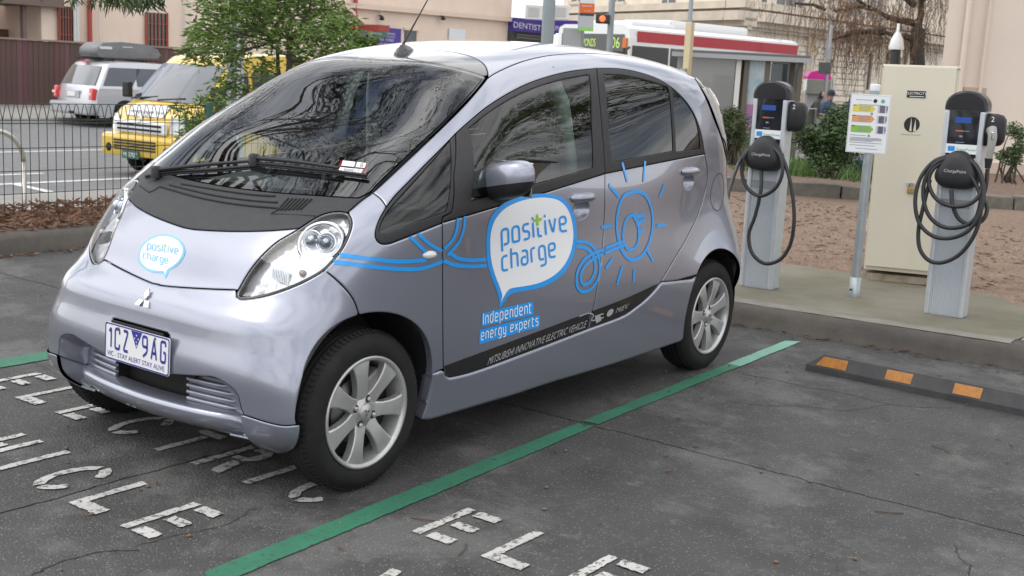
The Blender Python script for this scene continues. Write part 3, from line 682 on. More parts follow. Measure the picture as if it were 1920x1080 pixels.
# ---- door handles, mirrors, indicator, fuel flap
for dset, (cy, cz), nm in ((fdoor, hF, 'F'), (rdoor, hR, 'R')):
    for k, sg in ((0, 1), (1, -1)):
        p = SY_((cy, cz))[0]; x0 = p[0]
        mb = MB(); t = np.linspace(0, 2*PI, 24, endpoint=False); rings = ((1.04, .000), (.9, .012), (.65, .024), (.3, .03), (.01, .031)); vs = []
        for s, d in rings:
            e = SY_(*ell((cy, cz), .062*s, .040*s)); vs += [((q[0]-d)*sg, q[1], q[2]) for q in e]
        mb.add(vs, [(i*24+j, i*24+(j+1) % 24, (i+1)*24+(j+1) % 24, (i+1)*24+j) for i in range(4) for j in range(24)], True); mb.build('handle_cup', paint, dset[k])
        yy = np.linspace(-.088, .088, 13); pts = [SY_((cy+a, cz+.052))[0] for a in yy]; mb = MB(); vs = []
        for a, q in zip(yy, pts):
            u = abs(a)/.088; b = .030*(1-u**5)+.001; h = .021*(1-.35*u**4)*(1 if u < .999 else .6)
            for th in np.linspace(0, PI, 9): vs.append((sg*(q[0]-.004+(b+.006)*math.sin(th)**.7), q[1], q[2]+h*math.cos(th)))
        mb.add(vs, [(i*9+j, i*9+j+1, (i+1)*9+j+1, (i+1)*9+j) for i in range(12) for j in range(8)], True); mb.build('door_handle', paint, dset[k])
        mb = MB(); pp = [SY_((cy+a, cz+.047))[0]+[.0325, 0, 0] for a in np.linspace(-.055, .058, 8)]
        mb.tube([(sg*q[0], q[1], q[2]) for q in pp], .0013, 5); mb.build('handle_seam', blackp, dset[k])
for k, sg in ((0, 1), (1, -1)):
    c_ = np.array([.832, .595, 1.083]); N_ = 28; K = 14
    def msh(v0, v1, s=1.):
        vs = []
        for i in range(K+1):
            v = v0+(v1-v0)*i/K
            for j in range(N_):
                u = 2*PI*j/N_; e = lambda t, n: math.copysign(abs(t)**n, t)
                cx = .132*e(math.cos(v), .62)*e(math.cos(u), .75); cyy = .068*e(math.cos(v), .62)*e(math.sin(u), .8); cz_ = .072*e(math.sin(v), .8)
                if cyy > 0: cyy *= .55
                x_ = c_[0]+cx*s; x_ += .02*(-cyy/.06)*0
                vs.append((sg*x_, c_[1]+cyy*s-.10*cx+.0, c_[2]+cz_*s+.02*cx/.1))
        return vs, [(i*N_+j, i*N_+(j+1) % N_, (i+1)*N_+(j+1) % N_, (i+1)*N_+j) for i in range(K) for j in range(N_)]
    mb = MB(); mb.add(*msh(-.16, PI/2), True); mir_ = mb.build('mirror_housing', paint, fdoor[k])
    mb = MB(); mb.add(*msh(-PI/2, -.18, .985), True); mb.build('mirror_base', blackp, mir_)
    mb = MB(); mb.add([(sg*.665, .40, .985), (sg*.665, .53, .97), (sg*.80, .62, 1.04), (sg*.80, .60, 1.03), (sg*.665, .40, .955), (sg*.665, .53, .94), (sg*.80, .66, 1.0), (sg*.79, .58, 1.0)], [(0, 1, 2, 3), (4, 5, 6, 7), (0, 1, 5, 4), (1, 2, 6, 5), (2, 3, 7, 6), (3, 0, 4, 7)]); mb.build('mirror_arm', blackp, mir_)
    mb = MB(); mb.box((sg*.832, .625, 1.09), (.19, .012, .13), bev=.004); mb.build('mirror_glass', mat('mirror silver', (.7, .72, .74), .03, 1.), mir_)
    p = H((806, 478), n=0)[0]; n_ = grad(p[None])[0]; mb = MB()
    Mx = Matrix.Translation((sg*p[0], p[1], p[2])) @ Vector((sg*n_[0], n_[1], n_[2])).to_track_quat('Z', 'Y').to_matrix().to_4x4() @ Matrix.Rotation(PI/2, 4, 'Z') @ Matrix.Diagonal((1, 1, 1, 1))
    mb.lathe([(0, .012), (.012, .011), (.021, .006), (.0245, 0), (.025, -.004)], 24, Mx @ Matrix.Diagonal((.62, 1.35, 1, 1)))
    mb.build('side_indicator', mat('clear indicator lens', (.62, .62, .60), .12, coat=1.), fender[k])
    fq = ell(H((1345, 360), n=0)[0][1:], .088, .098); P = SY_(*fq)
    mb = MB(); vs = [tuple((q+grad(q[None])[0]*.0008)*[sg, 1, 1]) for q in P]; w = [tuple((q+grad(q[None])[0]*.0008)*[sg, 1, 1]) for q in SY_(*ell(H((1345, 360), n=0)[0][1:], .084, .094))]
    mb.add(vs+w, [(i, (i+1) % 24, 24+(i+1) % 24, 24+i) for i in range(24)]); mb.build('fuel_flap_seam', dark, body_side[k])
# ---- wipers, cowl louvres, antenna
def lift(P, h): P = np.asarray(P); return P+grad(P)*h
w1 = lift(H((277, 336), (330, 328), (400, 324), (474, 318)), .016); w1b = lift(H((300, 331), (380, 322), (477, 314)), .030)
w2 = lift(H((481, 312), (540, 317), (600, 324), (690, 335)), .016); w2b = lift(H((483, 309), (560, 316), (640, 328)), .032)
for a, b in ((w1, w1b), (w2, w2b)):
    mb = MB(); mb.tube(b, np.linspace(.010, .006, len(b)), 6); 
    o = sub(mb, 'wiper_arm', blackp); mb = MB(); mb.tube(a, .006, 6); mb.tube(a-np.array([0, 0, .009]), .004, 5); mb.build('wiper_blade', blackp, o)
    mb = MB(); q = b[0]; mb.lathe([(.022, -.03), (.022, .008), (.016, .016), (0, .018)], 14, Matrix.Translation(q)); mb.build('wiper_pivot', blackp, o)
for k, pts in enumerate((((300, 350), (380, 372), (450, 384), (528, 391)), ((318, 347), (400, 366), (470, 376), (520, 380)), ((340, 345), (420, 358), (480, 366), (516, 368)))):
    mb = MB(); mb.tube(lift(H(*pts), .001), .0045, 5); mb.build('cowl_groove', dark, cowl)
mb = MB(); mb.tube(lift(H((262, 348), (280, 361), (291, 356), (300, 350), n=0), .0), .003, 5); mb.tube(lift(H((528, 391), (508, 401), (592, 405), n=0), .0), .003, 5); mb.build('cowl_seam', dark, cowl)
for i in range(7):
    mb = MB(); mb.tube(lift(H((520+i*7.2, 395-i*.3), (541+i*7.2, 372+i*.3), n=0), .001), .0045, 5); mb.build('cowl_vent_slot', dark, cowl)
p = H((757, 98), n=0)[0]; n_ = Vector(grad(p[None])[0])
mb = MB(); Mx = Matrix.Translation(p) @ n_.to_track_quat('Z', 'Y').to_matrix().to_4x4()
mb.lathe([(.046, -.006), (.040, .008), (.028, .020), (.016, .028), (.010, .034), (0, .035)], 18, Mx @ Matrix.Diagonal((.62, 1.35, 1, 1))); ant = sub(mb, 'antenna', blackg)
a0 = np.array(p)+np.array(n_)*.03; a1 = at(818, -30, float((a0-CAM)@FW)+.10)
mb = MB(); mb.tube([a0, a0+(a1-a0)*.1, a0+(a1-a0)*.5, a1], [.006, .0045, .003, .0022], 6); mb.build('antenna_rod', blackp, ant)
# ---- badge and number plate
bp = H((265, 562), n=0)[0]; bp[0] = 0; bp = FZ_((0, bp[2]))[0]; bn = grad(bp[None])[0]; 
bu = np.array([0, -bn[2], bn[1]]); bu = bu if bu[2] > 0 else -bu
mb = MB()
for a in (90, 210, 330):
    d = np.array([math.cos(math.radians(a)), math.sin(math.radians(a))]); e = np.array([-d[1], d[0]])
    q = [d*.003, d*.024+e*.0135, d*.045, d*.024-e*.0135]; f = lambda v, h: bp+np.array([1, 0, 0])*v[0]+bu*v[1]+bn*h
    mb.add([f(v, .0) for v in q]+[f(v, .006) for v in q]+[f(d*.024, .0085)], [(4, 5, 8), (5, 6, 8), (6, 7, 8), (7, 4, 8)]+[(i, (i+1) % 4, (i+1) % 4+4, i+4) for i in range(4)])
mb.build('badge', chrome, bumper)
PY = -.436; PZ = .4527; tl = .034
prt = Vector((1, 0, 0)); pup = Vector((0, math.sin(tl), math.cos(tl)))
PMx = face_matrix((.014, PY, PZ), prt, pup)
def rrect(w, h, r, n=5):
    out = []
    for cx, cy, a0 in ((w/2-r, h/2-r, 0), (-w/2+r, h/2-r, 90), (-w/2+r, -h/2+r, 180), (w/2-r, -h/2+r, 270)):
        out += [(cx+r*math.cos(math.radians(a0+90*k/n)), cy+r*math.sin(math.radians(a0+90*k/n))) for k in range(n+1)]
    return out
platew = mat('plate white', (.72, .72, .74), .35, coat=.3); plateb = mat('plate blue', (.028, .032, .24), .4)
mb = MB(); mb.prism(rrect(.372, .134, .010), -.002, .0015, 'Z', PMx); plate = sub(mb, 'number_plate', platew)
plate.parent = bumper; plate.location = (0, 0, 0)
o_, i_ = rrect(.370, .132, .010), rrect(.360, .122, .008); n = len(o_); mb = MB()
mb.add([PMx @ Vector((*p, .0022)) for p in o_]+[PMx @ Vector((*p, .0022)) for p in i_], [(k, (k+1) % n, n+(k+1) % n, n+k) for k in range(n)]); mb.build('plate_border', plateb, plate)
for txt, x0 in (('1CZ', -.160), ('9AG', .036)):
    x = x0
    for ch in txt:
        ribs, w = strokes(ch, .15, .16); mb = MB(); sx, sy = .052, .072
        mb.add(*ribmesh(ribs, lambda q: np.array([PMx @ Vector((x+a*sx, -.022+b*sy, .0024)) for a, b in q]))); mb.build('plate_character', plateb, plate); x += (w+.18)*sx+.0145
mb = MB(); mb.add([PMx @ Vector(p) for p in ((-.032, .060, .0023), (.032, .060, .0023), (.0, -.002, .0023))], [(0, 1, 2)]); tri_ = mb.build('plate_triangle', plateb, plate)
mb = MB()
for a, b in ((0, .046), (-.011, .034), (.011, .034), (0, .022), (.002, .010)): mb.add([PMx @ Vector((a+.0032*math.cos(t), b+.0032*math.sin(t), .0026)) for t in np.linspace(0, 2*PI, 8, endpoint=False)], [tuple(range(8))])
mb.build('plate_star', platew, plate)
textmesh('plate_motto', 'VIC - STAY ALERT STAY ALIVE', 0.0255, plateb, plate, PMx @ Matrix.Translation((-.004, -.053, .0024)), squeeze=.98)
for a in (-.105, .105):
    mb = MB(); mb.lathe([(.006, .002), (.005, .004), (0, .005)], 10, PMx @ Matrix.Translation((a, .054, 0))); mb.build('plate_screw', mat('grey screw', (.2, .2, .19), .4, .8), plate)
mb = MB(); mb.box((0, PY+.012, PZ+.068), (.30, .004, .012)); mb.box((0, -.35, .485), (.33, .004, .09)); mb.build('plate_bracket', blackp, bumper)
# ---- inside of the cabin
mb = MB(); n = 16; vs = []
xs = np.linspace(-.60, .60, 21)
for yy, zz in ((.06, .965), (.18, .985), (.34, .985), (.46, .955), (.52, .90), (.50, .70), (.48, .45)):
    vs += [(x, yy+.05*(abs(x)/.6)**2, zz-.02*(abs(x)/.6)**2+(.045*math.exp(-((x+.33)/.14)**2) if .3 < yy < .5 else 0)) for x in xs]
mb.add(vs, [(j*21+i, j*21+i+1, (j+1)*21+i+1, (j+1)*21+i) for j in range(6) for i in range(20)], True); sub(mb, 'dashboard', dashm)
mb = MB(); M = Matrix.Translation((-.33, .60, .93)) @ Matrix.Rotation(math.radians(62), 4, 'X')
mb.tube([M @ Vector((.18*math.cos(t), .18*math.sin(t), 0)) for t in np.linspace(0, 2*PI, 32, endpoint=False)], .016, 8, closed=True)
for a in (0, PI, -PI/2): mb.tube([M @ Vector((0, 0, -.03)), M @ Vector((.17*math.cos(a), .17*math.sin(a), 0))], .016, 6)
mb.lathe([(0, .0), (.06, -.005), (.065, -.03), (0, -.06)], 16, M); sub(mb, 'steering_wheel', blackp)
def seat(x, y, w, nm, bench=False):
    mb = MB(); mb.box((x, y, .50), (w, .50, .17), rx=.10, bev=.05); o = sub(mb, nm, seatm)
    mb = MB(); mb.box((x, y+.30, .84), (w*.96, .15, .62), rx=-.24, bev=.06)
    mb.build('backrest', seatm, o)
    for hx in ((x,) if not bench else (x-.28, x+.28)):
        mb = MB(); mb.box((hx, y+.425, 1.235), (.27, .10, .18), rx=-.2, bev=.045); mb.tube([(hx-.05, y+.41, 1.08), (hx-.05, y+.42, 1.2)], .007); mb.tube([(hx+.05, y+.41, 1.08), (hx+.05, y+.42, 1.2)], .007); mb.build('headrest', seatm, o)
seat(.32, 1.0, .48, 'front_seat'); seat(-.32, 1.0, .48, 'front_seat'); seat(0, 1.85, 1.12, 'rear_seat', True)
mb = MB()
for sg in (1, -1):
    mb.tube([(sg*.60, 1.40, .62), (sg*.60, 1.38, 1.0), (sg*.555, 1.32, 1.36), (sg*.50, 1.28, 1.5)], .035, 8)
sub(mb, 'pillar_trim', mat('pale cabin trim', (.30, .32, .30), .7))
mb = MB(); mb.box((0, .86, 1.405), (.24, .03, .07), bev=.012); mb.tube([(0, .85, 1.44), (0, .84, 1.5)], .012); sub(mb, 'rear_view_mirror', blackp)
hl_v = np.array([(x, y) for y in np.linspace(.95, 2.55, 8) for x in np.linspace(-.48, .48, 7)])
P = march(np.stack([hl_v[:, 0], hl_v[:, 1], 0*hl_v[:, 0]+2.6], -1), np.broadcast_to([0, 0, -1.], (len(hl_v), 3)), .5, 2.4)-[0, 0, .03]
mb = MB(); mb.add(P, [(j*7+i, j*7+i+1, (j+1)*7+i+1, (j+1)*7+i) for j in range(7) for i in range(6)], True); sub(mb, 'headlining', mat('headlining', (.30, .31, .30), .9))
# ---- registration sticker in the windscreen
stk = [H((638, 298), (690, 305), (683, 328), (630, 322), n=0)]
def quad_on(pxs, m, nm, par, h):
    mb = MB(); P = lift(H(*pxs, n=0), h); mb.add(P, [(0, 1, 2, 3)]); return mb.build(nm, m, par)
st = quad_on(((638, 299), (691, 305), (684, 328.5), (629, 322)), mat('red sticker', (.55, .05, .045), .5), 'registration_sticker', wind, -.003)
quad_on(((643.5, 302), (667, 304.7), (664, 314), (640.5, 311.5)), whitev, 'sticker_field', st, .003)
quad_on(((670.5, 305), (687, 307), (684, 316), (667.5, 314.3)), whitev, 'sticker_field', st, .003)
quad_on(((638.5, 314.5), (681, 319), (677.5, 326), (635, 321)), whitev, 'sticker_field', st, .003)
def text_on(pa, pb, pup_, txt, par, m, h=.004, nm='sticker_text', sq=1., italic=0.):
    A, B, C_ = H(pa, pb, pup_, n=0); A, B, C_ = lift(np.array([A, B, C_]), h); me = textmesh(nm, txt, 1., m, par, align='LEFT'); d = me.data
    co = np.array([v.co for v in d.vertices]); w = co[:, 0].max(); hh = co[:, 1].max()
    for v in d.vertices:
        q = A+(B-A)*((v.co.x+italic*v.co.y)/w)+(C_-A)*(v.co.y/hh); v.co = q
    d.update(); return me
ink = mat('dark ink', (.03, .035, .04), .6)
text_on((645, 321.2), (675, 324.5), (646, 316.5), '009EVT', st, ink, .0035)
text_on((674.5, 314), (681, 314.6), (676, 307), '8', st, ink, .0035)
# ---- decals on the doors and the hood
def decal_poly(poly_yz, m, nm, par, off=.0012, es=.012):
    r = panel(nm, SY_(*poly_yz), m, par, PM((-1, 0, 0)), gap=0, rim=0, bev=0, step=.05, off=off, es=es); return r
def pyz(*px, n=4): return H(*px, n=n)[:, 1:]
def sideribs(ribs, f, m, nm, par, off=.0025):
    """ribbons given in a local frame; f -> (y,z) on the near side"""
    V = []; Fc = []
    for a, b in ribs:
        A = np.array(f(a)); B = np.array(f(b)); k = len(V); n = len(A); P = SY_(*np.vstack([A, B])); P = P+grad(P)*off; V += P.tolist(); Fc += [(k+i, k+i+1, k+n+i+1, k+n+i) for i in range(n-1)]
    mb = MB(); mb.add(V, Fc, True); return mb.build(nm, m, par, fix=False)
def frame3(o, ux, uy, lx, ly):
    """pixels of origin, end of the baseline (length lx) and top of the origin (height ly) -> affine to (y,z)"""
    A, B, C_ = H(o, ux, uy, n=0)[:, 1:]
    return lambda q: A+(B-A)*(q[:, :1]/lx)+(C_-A)*(q[:, 1:2]/ly)
def pxribs(px, w, m, nm, par, n=7, off=.0025):
    q = pyz(*px, n=n); a, b = ribbon(q, w); sideribs([(a, b)], lambda t: t, m, nm, par, off)
D0, D1 = fdoor[0], rdoor[0]
bub = [(936, 577), (936, 566), (931, 545), (922, 522), (914, 495), (911.5, 465), (913, 432), (921, 405), (940, 384), (968, 371), (1000, 364), (1030, 363.5), (1054, 370), (1070, 388), (1079, 415), (1081, 446), (1075, 480), (1060, 508), (1038, 528), (1010, 540), (985, 545), (960, 550), (953, 555), (945, 566)]
bin_ = [(938, 567), (941, 556), (937, 540), (928, 517), (921, 492), (918.5, 465), (920, 434), (928, 411), (946, 391), (972, 378), (1000, 371.5), (1028, 371), (1049, 377), (1064, 393), (1072, 418), (1074, 446), (1068, 476), (1054, 501), (1034, 519), (1008, 531), (982, 536.5), (956, 541), (950, 546), (944, 556)]
def pp(px): return catmull(np.array(px, float), 4, True)
deb = decal_poly(H(*pp(bub), n=0)[:, 1:], blue, 'speech_bubble_edge', D0, .0012)
dew = decal_poly(H(*pp(bin_), n=0)[:, 1:], whitev, 'speech_bubble', D0, .0022)
ribs, L = strokes('posi', .17, .26, .19); r2, L2 = strokes('T', .17, .26); r3, L3 = strokes('ive', .17, .26, .19)
f1 = frame3((940, 459), (1062, 432), (939, 430.5), 1., 1.)
Lt = L+.17+.30+.34+.17+.26+L3; kx = 1/Lt
def shiftr(rr, dx): return [(a+[dx, 0], b+[dx, 0]) for a, b in rr]
allr = ribs+shiftr(r2, L+.17+.24)+shiftr(r3, L+.17+.24+.3+.17+.20)
Lt = L+.17+.24+.3+.17+.20+L3
sideribs(allr, lambda q: f1(q*[1/Lt, 1.]), blue, 'lettering', D0, .0038)
tx = L+.17+.24
pl = [ribbon([(tx, .74), (tx, 1.5)], .2), ribbon([(tx-.36, 1.13), (tx+.38, 1.13)], .2)]
sideribs(pl, lambda q: f1(q*[1/Lt, 1.]), greenv, 'plus_mark', D0, .0045)
ribs, L = strokes('charge', .17, .26, .19); f2 = frame3((941, 508), (1041, 480), (940, 481.5), L, 1.)
sideribs(ribs, f2, blue, 'lettering', D0, .0038)
for q in (((903, 588), (999, 565), (1000, 590), (902, 613)), ((898.5, 619), (1012, 590.5), (1010.5, 613), (897.5, 646))):
    decal_poly(H(*q, n=0)[:, 1:], blue, 'caption_band', D0, .0014, .01)
wlet = mat('white lettering', (.78, .79, .80), .4)
ribs, L = strokes('Independent', .16, .22, .26, .1); sideribs(ribs, frame3((905, 608), (995, 586), (904.5, 593.5), L, 1.), wlet, 'lettering', D0, .0028)
ribs, L = strokes('energy experts', .16, .22, .26, .1); sideribs(ribs, frame3((901, 637.5), (1008, 609), (900.5, 624.5), L, 1.), wlet, 'lettering', D0, .0028)
W = .0145
pxribs([(637, 478.5), (660, 481), (700, 486), (750, 490), (800, 487)], W, blue, 'cable_line', fender[0]); pxribs([(626, 491.5), (660, 495), (700, 500), (750, 504), (790, 503), (829, 490)], W, blue, 'cable_line', fender[0])
pxribs([(768, 444), (782, 457), (799, 473)], W*.8, blue, 'cable_line', fender[0]); pxribs([(783, 438), (802, 455), (828, 471)], W*.8, blue, 'cable_line', fender[0])
pxribs([(831, 488), (846, 495), (870, 499), (912, 498)], W, blue, 'cable_line', D0); pxribs([(842, 474), (858, 484), (880, 487.5), (911, 486)], W, blue, 'cable_line', D0)
pxribs([(858, 409), (855, 432), (846, 452), (832, 466)], W, blue, 'cable_line', D0); pxribs([(871, 405), (868, 432), (858, 456), (838, 478)], W, blue, 'cable_line', D0)
pxribs([(1078, 452), (1100, 455), (1113, 465), (1122, 484), (1124, 507), (1117, 530), (1105, 543), (1092, 547), (1083, 540), (1080, 524), (1084, 503), (1096, 485), (1110, 476), (1132, 467)], W, blue, 'cable_line', D0)
pxribs([(1078, 462), (1094, 464), (1106, 472), (1113, 486), (1115, 505), (1110, 521), (1102, 531), (1093, 533), (1088, 524), (1090, 510), (1098, 496), (1111, 486), (1131, 475)], W, blue, 'cable_line', D0)
pxribs([(1134, 466), (1150, 459), (1168, 453)], W, blue, 'cable_line', D1); pxribs([(1133, 475), (1150, 467), (1170, 460)], W, blue, 'cable_line', D1)
pxribs([(1190, 359), (1172, 365), (1161, 384), (1156, 412), (1158, 445), (1168, 474), (1184, 487.5), (1202, 480), (1216, 456), (1223, 420), (1219, 385), (1207, 364), (1190, 359), (1176, 363)], W*1.15, blue, 'bulb_outline', D1)
pxribs([(1187, 403), (1176, 408), (1169, 425), (1168, 449), (1175, 466), (1186, 467), (1194, 458), (1197, 440), (1195, 420), (1187, 403), (1194, 402), (1190, 412)], W, blue, 'plug_outline', D1)
for a, b in (((1190, 407), (1208, 402)), ((1192, 421), (1209, 411)), ((1195, 436), (1206, 430)), ((1194, 412), (1200, 440))): pxribs([a, ((a[0]+b[0])/2, (a[1]+b[1])/2), b], W*1.2, blue, 'plug_prong', D1)
for a, b in (((1166, 305), (1176, 341)), ((1209, 302), (1206, 341)), ((1141, 346), (1160, 369)), ((1245, 346), (1236, 370)), ((1127, 426), (1146, 423)), ((1230, 423), (1247, 422)), ((1213, 470), (1224, 489)), ((1148, 485), (1135, 503)), ((1166, 500), (1156, 534)), ((1189, 504), (1187, 529))):
    pxribs([a, ((a[0]+b[0])/2, (a[1]+b[1])/2), b], W*1.1, blue, 'light_ray', D1)
e1 = pyz((833, 686), (965, 637.5), (1107, 584.5), n=5); b1 = pyz((1101.5, 615), (1000, 654), (887, 695), (850, 704.5), (842, 705.5), (835, 701), n=4)
decal_poly(np.vstack([e1, b1]), stripem, 'lower_stripe', D0, .0014)
e2 = pyz((1111, 583), (1171, 560), (1234, 531.5), n=5); b2 = pyz((1223, 546), (1207, 562), (1188, 577), (1170, 589), (1106, 613), n=4)
decal_poly(np.vstack([e2, b2]), stripem, 'lower_stripe', D1, .0014)
slet = mat('silver lettering', (.34, .34, .35), .4)
def side_text(pa, pb, pc, txt, par, it=0.):
    me = textmesh('lettering', txt, 1., slet, par, align='LEFT'); d = me.data; co = np.array([v.co for v in d.vertices]); w = co[:, 0].max()+it*co[:, 1].max()*0; hh = co[:, 1].max()
    f = frame3(pa, pb, pc, w, hh); q = f(np.stack([co[:, 0]+it*co[:, 1], co[:, 1]], -1)); P = SY_(*q); P += grad(P)*.003
    for v, p in zip(d.vertices, P): v.co = p
    d.update()
side_text((912, 684.5), (1096, 613.5), (915.5, 670), 'MITSUBISHI INNOVATIVE ELECTRIC VEHICLE', D0, .2)
side_text((1152, 587.5), (1175, 578.5), (1154, 578), 'MiEV', D1, .3)
mb = MB(); P = SY_(*ell(H((1143, 586), n=0)[0][1:], .026, .016, 16, .3)); P += grad(P)*.003; mb.add(P, [tuple(range(16))]); mb.build('logo_disc', slet, D1)
pxribs([(1085, 593), (1104, 587), (1112, 591), (1108, 600), (1116, 600)], .006, slet, 'plug_cord', D0)
decal_poly(H((1114, 592), (1124, 589), (1127, 600), (1117, 606), n=0)[:, 1:], slet, 'plug_symbol', D1, .003, .006)
for y_ in (590, 597): pxribs([(1123, y_), (1127, y_-1), (1131, y_-2)], .006, slet, 'plug_symbol', D1)
# the same bubble on the hood
def hoodribs(ribs, f, m, nm, off):
    V = []; Fc = []
    for a, b in ribs:
        A = H(*f(a), n=0); B = H(*f(b), n=0); k = len(V); n = len(A); P = np.vstack([A, B]); P = P+grad(P)*off; V += P.tolist(); Fc += [(k+i, k+i+1, k+n+i+1, k+n+i) for i in range(n-1)]
    mb = MB(); mb.add(V, Fc, True); mb.build(nm, m, hood, fix=False)
hb_o = [(310, 523), (307, 513), (300, 512), (284, 510), (270, 503), (261, 491), (260, 476), (267, 459), (281, 447), (300, 440), (319, 441), (335, 448), (345, 461), (347, 474), (341, 488), (330, 500), (318, 508), (314, 515)]
hb_i = [(310.5, 517), (308.5, 509.5), (300, 508.5), (285, 506.5), (272.5, 500), (264.5, 489.5), (263.5, 476), (270, 461), (283, 450), (301, 443.5), (318, 444.5), (333, 451), (342, 462.5), (343.5, 474), (338, 486.5), (327.5, 497.5), (315.5, 505), (312, 511)]
lblue = mat('pale blue vinyl', (.10, .42, .78), .32, coat=.5)
for px, m, off, nm in ((hb_o, lblue, .0012, 'speech_bubble_edge'), (hb_i, mat('lilac white vinyl', (.62, .64, .70), .3, coat=.6), .0022, 'speech_bubble')):
    panel(nm, H(*pp(px), n=0), m, hood, PM((0, .75, -.66)), gap=0, rim=0, bev=0, step=.04, off=off, es=.008)
def fpx(o, ux, uy, lx, ly): o, ux, uy = map(np.array, (o, ux, uy)); return lambda q: o+(ux-o)*(q[:, :1]/lx)+(uy-o)*(q[:, 1:2]/ly)
ribs, L = strokes('posi', .15, .26, .19); r3, L3 = strokes('ive', .15, .26, .19)
Lt = L+.17+.24+.3+.17+.20+L3; allr = ribs+shiftr(strokes('T', .15)[0], L+.41)+shiftr(r3, Lt-L3)
fh = fpx((277, 467), (334, 477), (278, 457), Lt, 1.); hoodribs(allr, fh, lblue, 'lettering', .0034)
hoodribs([ribbon([(L+.41, .74), (L+.41, 1.5)], .17), ribbon([(L+.05, 1.13), (L+.79, 1.13)], .17)], fh, greenv, 'plus_mark', .0038)
ribs, L = strokes('charge', .15, .26, .19); hoodribs(ribs, fpx((269, 485), (315, 495), (270, 475.5), L, 1.), lblue, 'lettering', .0034)
# ================================================================ the ground
def nodes_of(m): t = m.node_tree; return t, t.nodes['Principled BSDF'], t.nodes['Texture Coordinate']
def asphalt(name, lo, hi, patch, speck):
    m = mat(name, lo, .86); t, b, tcn = nodes_of(m); N = t.nodes.new; L = t.links.new; src = tcn.outputs['Object']
    def noise(sc, det=6, rough=.6):
        n = N('ShaderNodeTexNoise'); n.inputs['Scale'].default_value = sc; n.inputs['Detail'].default_value = det; n.inputs['Roughness'].default_value = rough; L(src, n.inputs['Vector']); return n
    def ramp(n, p0, p1, c0, c1):
        r = N('ShaderNodeValToRGB'); e = r.color_ramp.elements; e[0].position = p0; e[1].position = p1; e[0].color = (*c0, 1); e[1].color = (*c1, 1); L(n.outputs[0], r.inputs[0]); return r
    def mixc(fac, a, b_):
        x = N('ShaderNodeMix'); x.data_type = 'RGBA'
        L(fac, x.inputs['Factor']); L(a, x.inputs['A'])
        if isinstance(b_, tuple): x.inputs['B'].default_value = (*b_, 1)
        else: L(b_, x.inputs['B'])
        return x.outputs['Result']
    base = ramp(noise(2.2, 8), .3, .7, lo, hi)
    pt = ramp(noise(1.3, 12, .72), .50, .60, (0, 0, 0), (1, 1, 1)); c = mixc(pt.outputs[0], base.outputs[0], patch)
    p2 = ramp(noise(8.5, 10, .7), .60, .66, (0, 0, 0), (.6, .6, .6)); c = mixc(p2.outputs[0], c, tuple(v*1.25 for v in patch))
    st = ramp(noise(1.9, 6, .7), .58, .70, (0, 0, 0), (.75, .75, .75)); c = mixc(st.outputs[0], c, tuple(v*.62 for v in lo))
    vo = N('ShaderNodeTexVoronoi'); vo.inputs['Scale'].default_value = 105; L(src, vo.inputs['Vector'])
    vr = ramp(vo, .10, .32, (.75, .75, .75), (0, 0, 0)); sel = N('ShaderNodeSeparateColor'); L(vo.outputs['Color'], sel.inputs[0])
    mm = N('ShaderNodeMath'); mm.operation = 'GREATER_THAN'; mm.inputs[1].default_value = .68; L(sel.outputs[0], mm.inputs[0])
    m2 = N('ShaderNodeMath'); m2.operation = 'MULTIPLY'; L(mm.outputs[0], m2.inputs[0]); L(vr.outputs[0], m2.inputs[1]); c = mixc(m2.outputs[0], c, speck)
    gr = ramp(noise(260, 3), .35, .7, (.72, .72, .72), (1.2, 1.2, 1.2)); mu = N('ShaderNodeMix'); mu.data_type = 'RGBA'; mu.blend_type = 'MULTIPLY'; mu.inputs['Factor'].default_value = 1; L(c, mu.inputs['A']); L(gr.outputs[0], mu.inputs['B'])
    L(mu.outputs['Result'], b.inputs['Base Color'])
    bp = N('ShaderNodeBump'); bp.inputs['Strength'].default_value = .6; bp.inputs['Distance'].default_value = .006; L(vo.outputs['Distance'], bp.inputs['Height'])
    b2 = N('ShaderNodeBump'); b2.inputs['Strength'].default_value = .35; b2.inputs['Distance'].default_value = .02; L(noise(7, 6).outputs[0], b2.inputs['Height']); L(b2.outputs[0], bp.inputs['Normal']); L(bp.outputs[0], b.inputs['Normal'])
    ro = N('ShaderNodeMapRange'); ro.inputs['To Min'].default_value = .62; ro.inputs['To Max'].default_value = .95; L(noise(4, 4).outputs[0], ro.inputs['Value']); L(ro.outputs[0], b.inputs['Roughness'])
    return m
asp = asphalt('worn asphalt', (.036, .0352, .0345), (.063, .0615, .060), (.100, .0975, .095), (.34, .33, .32))
roadm = asphalt('street asphalt', (.14, .14, .145), (.17, .17, .175), (.16, .16, .165), (.24, .24, .24))
def wob(a, b, n, amp, seed):
    r = np.random.default_rng(seed); t = np.linspace(0, 1, n); a, b = np.array(a, float), np.array(b, float); d = (b-a)/np.linalg.norm(b-a); nn = np.array([-d[1], d[0]])
    w = np.convolve(r.normal(0, 1, n+12), np.ones(6)/6, 'same')[6:n+6]*amp+r.normal(0, amp*.35, n); w[0] = w[-1] = 0
    return a+(b-a)*t[:, None]+nn*w[:, None]
def slab(mb, poly, z0, z1):
    mb.prism([tuple(p) for p in poly], z0, z1, 'Z')
g = .0055
J1 = wob((.05, -9), (.055, 1.235), 260, .012, 1); J2 = np.vstack([wob((-4.4, 1.22), (.055, 1.235), 110, .012, 2), wob((.055, 1.235), (.83, 1.262), 30, .008, 3)[1:], wob((.83, 1.262), (9, 1.36), 170, .009, 4)[1:]])
k = 109; mb = MB()
